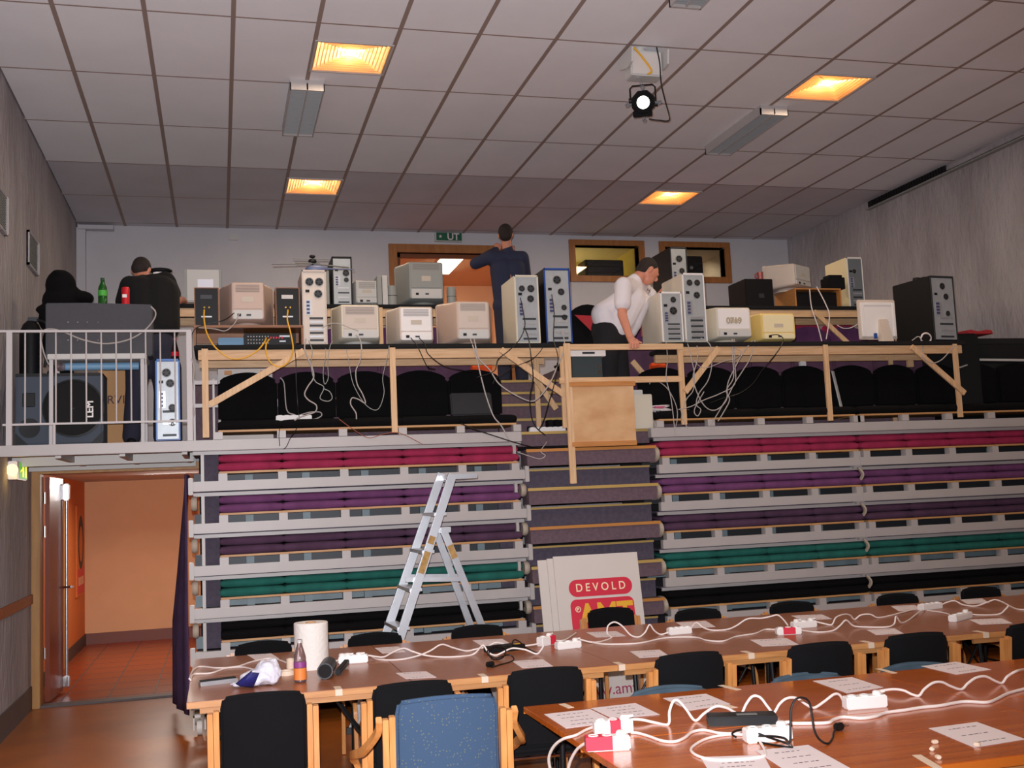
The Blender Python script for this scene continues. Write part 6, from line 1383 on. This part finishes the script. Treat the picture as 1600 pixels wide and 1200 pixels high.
strip_at('white power strip on the orange table tangled in a black cable', (1164, 1160), (1235, 1154), 3, None, (2,), GB, h=0.05)
strip_at('white power strip with faint red shade in the middle of the orange table', (1320, 1108), (1383, 1103), 3, None, (2,), GB, h=0.05)
def tcable(pts, label, r=0.005, m=M_wcable, contacts=None, sm=6, name='power_cable', group=None):
    """pts pixels; contacts = pixels where the cable touches the table, between them it arches"""
    P = []
    for x, y in pts:
        if contacts:
            cs = sorted(contacts)
            if x <= cs[0][0]: yb = max(y, cs[0][1]) if abs(x-cs[0][0]) < 40 else y
            elif x >= cs[-1][0]: yb = max(y, cs[-1][1]) if abs(x-cs[-1][0]) < 40 else y
            else:
                for (x0, y0), (x1, y1) in zip(cs, cs[1:]):
                    if x0 <= x <= x1: yb = y0+(y1-y0)*(x-x0)/max(1e-6, x1-x0); break
            yb = max(yb, y)
            g = pt(x, yb); q = onY(x, y, g.y); P.append((q.x, q.y, max(q.z, TZ+r)))
        else:
            g = pt(x, y); P.append((g.x, g.y, TZ+r))
    return tag(MB().tube(P, r, seg=8, smooth=sm).build(name, m), label, 'cable', group)
tcable([(296, 1062), (301, 1050), (312, 1043), (340, 1045), (370, 1043), (395, 1035), (425, 1030), (450, 1038), (470, 1046), (500, 1040), (529, 1033)], 'white cable at the left end of the brown tables, upper one')
tcable([(298, 1064), (303, 1055), (330, 1053), (355, 1045), (380, 1044), (402, 1049)], 'white cable at the left end of the brown tables, disappearing under the bag')
tcable([(578, 1026), (592, 1031), (625, 1032), (652, 1025), (672, 1017), (690, 1007), (708, 1012), (728, 1018), (745, 1014), (762, 1010), (775, 1004), (790, 1007), (805, 1012), (843, 1006)], 'white cable winding from paper roll to black cable bundle, upper one', contacts=[(625, 1032), (730, 1018), (805, 1012)])
tcable([(575, 1024), (598, 1027), (612, 1020), (630, 1013), (645, 1018), (665, 1024), (690, 1028), (720, 1027), (740, 1022), (752, 1010), (756, 1009), (764, 1020), (775, 1024), (788, 1018), (800, 1013), (820, 1015), (838, 1022), (845, 1016), (850, 1008)], 'white cable winding from paper roll to black cable bundle, lower one', contacts=[(598, 1028), (680, 1028), (740, 1024), (775, 1025), (838, 1023)])
tcable([(905, 1001), (915, 1003), (935, 1007), (960, 1008), (1000, 1006), (1040, 998), (1085, 997), (1105, 1002), (1130, 1003), (1150, 996), (1180, 991), (1195, 985), (1213, 985)], 'long white cable along the middle of the brown tables')
tcable([(905, 999), (930, 1005), (955, 998), (949, 990), (950, 978), (960, 972), (972, 978), (985, 992), (998, 996), (1008, 988), (1015, 976), (1022, 985), (1032, 992), (1045, 988)], 'white cable arching in front of the pulled out black chair', contacts=[(930, 1005), (952, 998), (995, 997), (1035, 992)])
tcable([(864, 1002), (880, 1002), (893, 995), (900, 990)], 'short white cable leaving the red ended socket block')
tcable([(1079, 982), (1088, 973), (1098, 980), (1112, 985), (1135, 985), (1150, 978), (1168, 967), (1190, 966), (1205, 963), (1215, 961), (1224, 968), (1231, 977)], 'white cable arching between the two middle power strips of the brown tables', contacts=[(1079, 984), (1115, 986), (1145, 984), (1231, 979)])
tcable([(1251, 986), (1275, 989), (1300, 986), (1312, 978), (1322, 969), (1334, 978), (1355, 981), (1385, 981), (1397, 975), (1400, 963), (1408, 973), (1420, 970), (1435, 957), (1445, 953)], 'white cable from the red painted strip towards the right', contacts=[(1300, 987), (1340, 981), (1390, 981), (1412, 974), (1445, 955)])
tcable([(1274, 971), (1290, 975), (1300, 976), (1306, 965), (1318, 960), (1328, 961), (1335, 968), (1345, 961), (1360, 960), (1372, 966), (1395, 962), (1420, 954), (1438, 950)], 'white cable behind the red painted strip, arching twice', contacts=[(1300, 977), (1335, 969), (1368, 967), (1438, 952)])
tcable([(1469, 946), (1480, 941), (1492, 939), (1505, 945), (1525, 948), (1545, 940), (1555, 937), (1567, 941), (1576, 946), (1590, 953), (1612, 954)], 'white cable arching at the right end of the brown tables, upper one', contacts=[(1469, 948), (1520, 948), (1575, 947)])
tcable([(1449, 955), (1465, 957), (1480, 960), (1489, 965)], 'short white cable between the two rightmost power strips')
tcable([(1512, 959), (1530, 962), (1560, 960), (1571, 952), (1576, 946)], 'white cable with red tape at the right end of the brown tables', contacts=[(1530, 962), (1560, 961)])
# orange table cables
tcable([(930, 1137), (915, 1143), (900, 1151), (880, 1157), (866, 1168), (858, 1185), (860, 1205), (868, 1230)], 'white cable running off the left end of the orange table from the farther strip', r=0.0055)
tcable([(917, 1162), (903, 1172), (893, 1188), (888, 1205), (888, 1230)], 'white cable running down from the half red power strip', r=0.0055)
tcable([(976, 1128), (990, 1124), (1005, 1125), (1022, 1130), (1044, 1132), (1046, 1112), (1052, 1096), (1060, 1095), (1072, 1108), (1086, 1126), (1100, 1115), (1118, 1104), (1135, 1106), (1148, 1113), (1158, 1116), (1166, 1100), (1176, 1088), (1188, 1090), (1200, 1105), (1209, 1114), (1218, 1100), (1230, 1091), (1245, 1091), (1260, 1101), (1272, 1106), (1288, 1096), (1303, 1085), (1312, 1086), (1319, 1098)], 'white cable rising in four arches along the orange table', r=0.0055,
       contacts=[(1022, 1131), (1045, 1134), (1086, 1128), (1158, 1118), (1209, 1116), (1272, 1108), (1319, 1100)])
tcable([(975, 1148), (992, 1147), (1012, 1152), (1035, 1160), (1055, 1161), (1070, 1155), (1082, 1146), (1100, 1143), (1125, 1148), (1150, 1148), (1166, 1140), (1180, 1140)], 'white cable waving from the half red strip to the tangled strip', r=0.0055)
tcable([(1165, 1150), (1135, 1150), (1105, 1156), (1086, 1166), (1080, 1175), (1092, 1184), (1120, 1190), (1165, 1188), (1192, 1184), (1196, 1178), (1190, 1165), (1183, 1155)], 'white cable looping in front of the tangled strip over a paper', r=0.005)
tcable([(1228, 1133), (1260, 1133), (1293, 1132), (1303, 1127), (1318, 1123), (1345, 1125), (1368, 1122), (1385, 1116), (1415, 1112), (1440, 1108), (1470, 1105), (1505, 1099), (1540, 1100), (1555, 1096), (1575, 1086), (1600, 1079), (1630, 1072)], 'long white cable running right along the near side of the orange table', r=0.0065)
tcable([(1372, 1080), (1395, 1077), (1412, 1079), (1425, 1085), (1436, 1087), (1444, 1077), (1458, 1067), (1472, 1066), (1485, 1072), (1502, 1077), (1512, 1068), (1525, 1059), (1540, 1057), (1555, 1064), (1566, 1068), (1574, 1057), (1590, 1048), (1612, 1046)], 'white cable rising in three arches at the right of the orange table', r=0.0055, contacts=[(1372, 1084), (1436, 1089), (1502, 1079), (1566, 1069)])
tcable([(1150, 1152), (1144, 1147), (1150, 1142), (1168, 1140), (1195, 1150), (1225, 1160), (1238, 1168), (1215, 1166), (1180, 1158), (1165, 1152), (1200, 1150), (1225, 1153), (1234, 1160), (1235, 1130), (1236, 1108), (1243, 1093), (1254, 1090), (1264, 1097), (1268, 1115), (1272, 1140), (1280, 1155), (1293, 1162), (1301, 1155), (1303, 1143), (1308, 1140)], 'black mains cable with a tall loop over the tangled strip', r=0.004, m=M_rubber, contacts=[(1140, 1152), (1232, 1170), (1293, 1164), (1308, 1142)], name='mains_cable')
p = pt(1311, 1142)
t = thing('mains_plug', 'black mains plug at the end of the looped black cable on the orange table', 'plug', (p.x, p.y, TZ), 0.2)
MB().box(-0.02, 0.02, -0.013, 0.013, 0.002, 0.03).build('plug_body', M_rubber, t, bevel=0.006)
MB().cyl((0.02, -0.009, 0.016), (0.042, -0.009, 0.016), 0.0024, seg=8).cyl((0.02, 0.009, 0.016), (0.042, 0.009, 0.016), 0.0024, seg=8).build('pins', M_chrome, t)
a, b_, c = pt(1127, 1135), pt(1222, 1134), pt(1170, 1118)
t = thing('power_brick', 'flat black power supply lying behind the tangled strip on the orange table', 'power supply', ((a.x+b_.x)/2, (a.y+b_.y)/2+0.06, TZ), -0.35)
MB().box(-0.145, 0.125, -0.05, 0.05, 0, 0.036).build('brick_body', M_black, t, bevel=0.004)
MB().box(-0.03, 0.05, -0.02, 0.01, 0.036, 0.0372).build('brick_label', mat('grey_label', (110, 110, 112), 0.5), t)
p = pt(795, 1020)
t = thing('power_brick', 'flat dark power supply under the black cable bundle on the brown table', 'power supply', (p.x, p.y+0.10, TZ), 0.25)
MB().box(-0.12, 0.12, -0.05, 0.05, 0, 0.035).build('brick_body', M_black, t, bevel=0.004)
MB().box(0.06, 0.11, -0.03, 0.0, 0.035, 0.0362).build('brick_label', M_yel, t)
tcable([(768, 1044), (780, 1040), (795, 1036), (803, 1030), (795, 1023), (775, 1028), (762, 1022), (765, 1012), (780, 1008), (790, 1015), (785, 1028), (770, 1030), (764, 1020), (772, 1010), (795, 1012), (803, 1000), (812, 1003), (822, 1012), (838, 1020), (828, 1015)], 'tangled black cable bundle on the brown table', r=0.004, m=M_rubber, contacts=[(760, 1030), (800, 1034), (838, 1022)], name='mains_cable')
p = pt(766, 1042); tag(MB().obox(Matrix.Translation((p.x, p.y, TZ+0.015)) @ Matrix.Rotation(0.5, 4, 'Z'), 0.05, 0.03, 0.028).build('mains_plug', M_rubber, bevel=0.006), 'black mains plug in front of the tangled cable bundle on the brown table', 'plug')
# paper sheets
def sheet(quad, label, group, lines=3, seed=0, z=0.0):
    Q = [onZ(x, y, TZ+0.001) for x, y in quad]; c = (Q[0]+Q[1]+Q[2]+Q[3])/4
    t = thing('paper_sheet', label, 'paper', (c.x, c.y, TZ+z), 0, group)
    P = [q-c for q in Q]
    MB().loft([[(p.x, p.y, 0.0006) for p in P], [(p.x, p.y, 0.0016) for p in P]]).build('sheet', M_paper, t, smooth=False)
    if lines:
        rnd = random.Random(seed); m = MB(); 
        L = lambda u, v: P[3]*(1-u)*(1-v)+P[2]*u*(1-v)+P[1]*u*v+P[0]*(1-u)*v
        for r in range(lines):
            v = 0.82-0.66*r/max(1, lines-1) if lines > 1 else 0.5; u = 0.18+rnd.random()*0.1
            while u < 0.75:
                du = 0.03+rnd.random()*0.06
                a, b = L(u, v), L(min(u+du, 0.85), v); d = (b-a)
                if d.length > 1e-4: m.bar((a.x, a.y, 0.0017), (b.x, b.y, 0.0017), 0.006, 0.0006)
                u += du+0.02+rnd.random()*0.04
        m.build('handwriting', M_ink, t, smooth=False)
    return t
def sq(x0, y0, x1, y1, sk=0.25):
    w = x1-x0; h = y1-y0
    return [(x0, y0+h*0.22), (x1-w*sk, y0), (x1, y1-h*0.22), (x0+w*sk, y1)]
GP = 'paper sheets on the brown tables'
ps = [(386, 1021, 436, 1031, 'far side, left of the paper roll'), (585, 1010, 634, 1021, 'far side, between the ladder feet'), (738, 998, 800, 1010, 'far side, behind the black cable bundle'), (916, 986, 978, 996, 'far side, in front of the pulled out chair'), (1056, 970, 1118, 982, 'far side, behind the fourth power strip'),
      (1236, 960, 1300, 969, 'far side, third from the right'), (1392, 945, 1441, 955, 'far side, second from the right'), (1500, 935, 1546, 944, 'far side, rightmost'), (618, 1049, 682, 1061, 'near side, behind the blue armchair'), (800, 1030, 864, 1044, 'near side, above the third black chair'),
      (984, 1015, 1046, 1028, 'near side, left of the fourth black chair'), (1172, 997, 1248, 1010, 'near side, in front of the red painted strip'), (1354, 982, 1412, 992, 'near side, above the sixth black chair'), (1514, 966, 1582, 976, 'near side, rightmost')]
for i, (a, b, c, d, l) in enumerate(ps): sheet(sq(a, b, c, d), 'pinkish paper on the brown tables, '+l, GP, 2, i)
p = pt(640, 1075)
GQ = 'written paper sheets on the orange tables'
sheet([(850, 1116), (922, 1108), (962, 1128), (884, 1138)], "handwritten paper, left of the pair at the orange table's left corner", GQ, 4, 21)
sheet([(923, 1107), (993, 1099), (1031, 1117), (958, 1124)], "handwritten paper, right of the pair at the orange table's left corner", GQ, 4, 22, 0.0012)
sheet([(1036, 1091), (1103, 1084), (1141, 1100), (1078, 1110)], 'handwritten paper under the first cable arch of the orange table', GQ, 3, 23)
sheet([(1270, 1064), (1331, 1058), (1380, 1074), (1323, 1083)], 'handwritten paper behind the faintly red power strip', GQ, 3, 24)
sheet([(1439, 1041), (1494, 1034), (1549, 1046), (1494, 1054)], 'handwritten paper at the far edge of the orange table on the right', GQ, 3, 25)
sheet([(1451, 1138), (1526, 1128), (1602, 1155), (1522, 1168)], 'handwritten paper beside small clips at the near right of the orange table', GQ, 3, 26)
sheet([(1180, 1173), (1263, 1164), (1328, 1200), (1240, 1212)], 'handwritten paper in front of the tangled strip, right one', GQ, 4, 27)
sheet([(1094, 1183), (1193, 1180), (1206, 1204), (1112, 1212)], 'handwritten paper under the looping cable at the bottom edge', GQ, 4, 28)
# bits of tape
tl = [(527, 1076, 'left'), (755, 1058, 'second'), (962, 1037, 'third'), (1163, 1020, 'fourth'), (1344, 1003, 'fifth'), (1511, 986, 'sixth')]
for x, y, l in tl:
    p = pt(x, y-2)
    MB_ = MB().box(p.x-0.018, p.x+0.018, 5.685, 5.78, TZ+0.0003, TZ+0.0014).box(p.x-0.018, p.x+0.018, 5.676, 5.6835, TZ-0.03, TZ+0.0014)
    tag(MB_.build('tape_strip', M_tape), 'pale tape folded over the front edge of the brown tables, %s from left' % {'left': 'first'}.get(l, l), 'tape', 'tape strips on the brown tables')
for i, (a, b_, l) in enumerate((((1122, 1099), (1148, 1106), 'left corner'), ((1126, 1071), (1154, 1078), 'far edge left of the middle'), ((1372, 1045), (1398, 1052), 'far edge right of the middle'), ((1432, 1180), (1465, 1200), 'near edge'), ((878, 1100), (892, 1106), 'far left end'))):
    p, q = pt(*a), pt(*b_)
    tag(MB().bar((p.x, p.y, TZ+0.0009), (q.x, q.y, TZ+0.0009), 0.03, 0.0012).build('tape_strip', M_tape), 'pale tape stuck on the orange table at its %s' % l, 'tape', 'tape strips on the orange tables')
for i, (x, y) in enumerate(((1461, 1162), (1457, 1173), (1466, 1186), (1527, 1166))):
    p = pt(x, y)
    tag(MB().obox(Matrix.Translation((p.x, p.y, TZ+0.007)) @ Matrix.Rotation(i*0.7, 4, 'Z'), 0.022, 0.016, 0.012).build('cable_clip', M_tape, bevel=0.003), ['small pale clip, farthest of three near the bottom right corner of the orange table', 'small pale clip, middle of the three lying near the bottom right corner', 'small pale clip, nearest of the three lying near the bottom right corner', 'small pale clip lying on the near corner of the right handwritten paper'][i], 'clip', 'small clips on the orange table')
# paper roll, bag, tapes, bottle, tube, keyboard at the left end
p = pt(485, 1040)
t = thing('paper_roll', 'big white paper towel roll standing upright on the brown table', 'paper roll', (p.x, 6.50, TZ))
MB().lathe((0, 0, 0), [(0.096, 0), (0.097, 0.004), (0.097, 0.256), (0.094, 0.26), (0.03, 0.258), (0.03, 0.0)], 40, cap=False).build('paper', mat('towel_paper', (236, 230, 224), 0.9, bump=0.25, bscale=50), t)
MB().lathe((0, 0, 0), [(0.030, 0.002), (0.030, 0.262), (0.026, 0.262), (0.026, 0.002)], 24, cap=False).build('core', M_cardboard, t)
def PB(px, py, r, yy): v = onY(px, py, yy); return ((v.x, yy, max(v.z, TZ+r[2])), r)
pp = pt(400, 1072)
yb = pp.y
bag = blob('plastic_bag', None, None, [PB(418, 1052, (0.075, 0.07, 0.065), yb+0.02), PB(408, 1062, (0.11, 0.08, 0.045), yb+0.01), PB(427, 1043, (0.028, 0.03, 0.05), yb+0.03), PB(400, 1062, (0.09, 0.07, 0.03), yb), PB(380, 1068, (0.07, 0.05, 0.018), yb), PB(412, 1046, (0.03, 0.03, 0.05), yb+0.02), PB(425, 1066, (0.04, 0.06, 0.03), yb)], M_bag, 0.007)
bag.name = 'bag_plastic'
t = thing('plastic_bag', 'crumpled white plastic bag with blue print on the left end of the brown table', 'bag', (0, 0, 0))
bag.parent = t
dm = bag.modifiers.new('crumple', 'DISPLACE'); tx = bpy.data.textures.new('crumple', 'CLOUDS'); tx.noise_scale = 0.035; dm.texture = tx; dm.strength = 0.022; dm.mid_level = 0.6
v0 = onY(381, 1058, yb-0.075)
m = MB(); n = 12
Vv = []; Ff = []
for i in range(n+1):
    u = i/n
    a = onY(368+u*26, 1068-u*20, yb-0.06-0.03*math.sin(PI*u)); b2 = onY(383+u*10, 1071-u*22+4, yb-0.07-0.03*math.sin(PI*u))
    a2 = a.lerp(b2, 0.5); Vv += [(a.x, a.y, max(a.z, TZ+0.004)), (a2.x, a2.y-0.012, max(a2.z, TZ+0.006)), (b2.x+0.04, b2.y, max(b2.z, TZ+0.004))]
for i in range(n):
    for j in range(2): k = i*3+j; Ff.append((k, k+1, k+4, k+3))
o = m.faces(Vv, Ff).build('blue_print', M_bagblue, t); sd = o.modifiers.new('s', 'SOLIDIFY'); sd.thickness = 0.003
tag(MB().lathe((pt(449, 1056).x, pt(449, 1056).y+0.04, TZ), [(0.045, 0), (0.045, 0.024), (0.032, 0.024), (0.032, 0)], 28, cap=False).build('tape_roll', M_tape), 'cream tape roll lying flat between the bag and the soda bottle', 'tape roll')
q = pt(455, 1046)
tag(MB().lathe((q.x, q.y+0.05, TZ), [(0.024, 0), (0.024, 0.055), (0.018, 0.055), (0.018, 0)], 24, cap=False).build('tape_roll', M_tape), 'smaller tape roll standing behind the cream one', 'tape roll')
q = pt(470, 1067)
t = thing('soda_bottle', 'clear plastic bottle with orange and purple label on the brown table', 'bottle', (q.x, q.y+0.03, TZ))
MB().lathe((0, 0, 0), [(0.024, 0), (0.032, 0.006), (0.033, 0.10), (0.031, 0.135), (0.020, 0.175), (0.012, 0.20), (0.012, 0.222)], 24).build('bottle_body', M_clearp, t)
MB().lathe((0, 0, 0.015), [(0.0338, 0), (0.0338, 0.06)], 24, cap=False).build('bottle_label', mat('orange_label', (230, 130, 60), 0.5), t)
MB().lathe((0, 0, 0.078), [(0.0338, 0), (0.0335, 0.028)], 24, cap=False).build('label_band', mat('violet_label', (140, 60, 130), 0.5), t)
MB().lathe((0, 0, 0.205), [(0.0145, 0), (0.0145, 0.016)], 18, cap=False).build('neck_ring', M_lgrey, t)
q = pt(508, 1062)
t = thing('black_tube', 'short black tube lying on the brown table in front of the paper roll', 'tube', (q.x, q.y, TZ), 0)
d0 = V((0.045, 0.24, 0)).normalized()
MB().tube([V((0, 0, 0.044)), V((0, 0, 0.044))+d0*0.24], 0.043, seg=28).build('tube_body', M_darksteel, t)
o = MB().cyl(V((0, 0, 0.044))-d0*0.002, V((0, 0, 0.044))+d0*0.001, 0.036, seg=24).build('tube_opening', M_dark, t)
a, b_ = pt(528, 1056), pt(542, 1042)
tag(MB().bar((a.x, a.y, TZ+0.02), (b_.x, b_.y, TZ+0.028), 0.03, 0.03).build('black_stick', M_black, bevel=0.004), 'short black stick beside the black tube', 'stick')
a, b_ = pt(316, 1074), pt(366, 1066)
t = thing('grey_strip_device', 'narrow silver device with black top lying left of the plastic bag', 'device', ((a.x+b_.x)/2, (a.y+b_.y)/2+0.03, TZ), 0.25)
MB().box(-0.10, 0.10, -0.025, 0.03, 0, 0.022).build('body', M_alu, t, bevel=0.003)
MB().box(-0.095, 0.095, -0.01, 0.028, 0.022, 0.028).build('black_top', M_black, t, bevel=0.002)
a = pt(350, 1055)
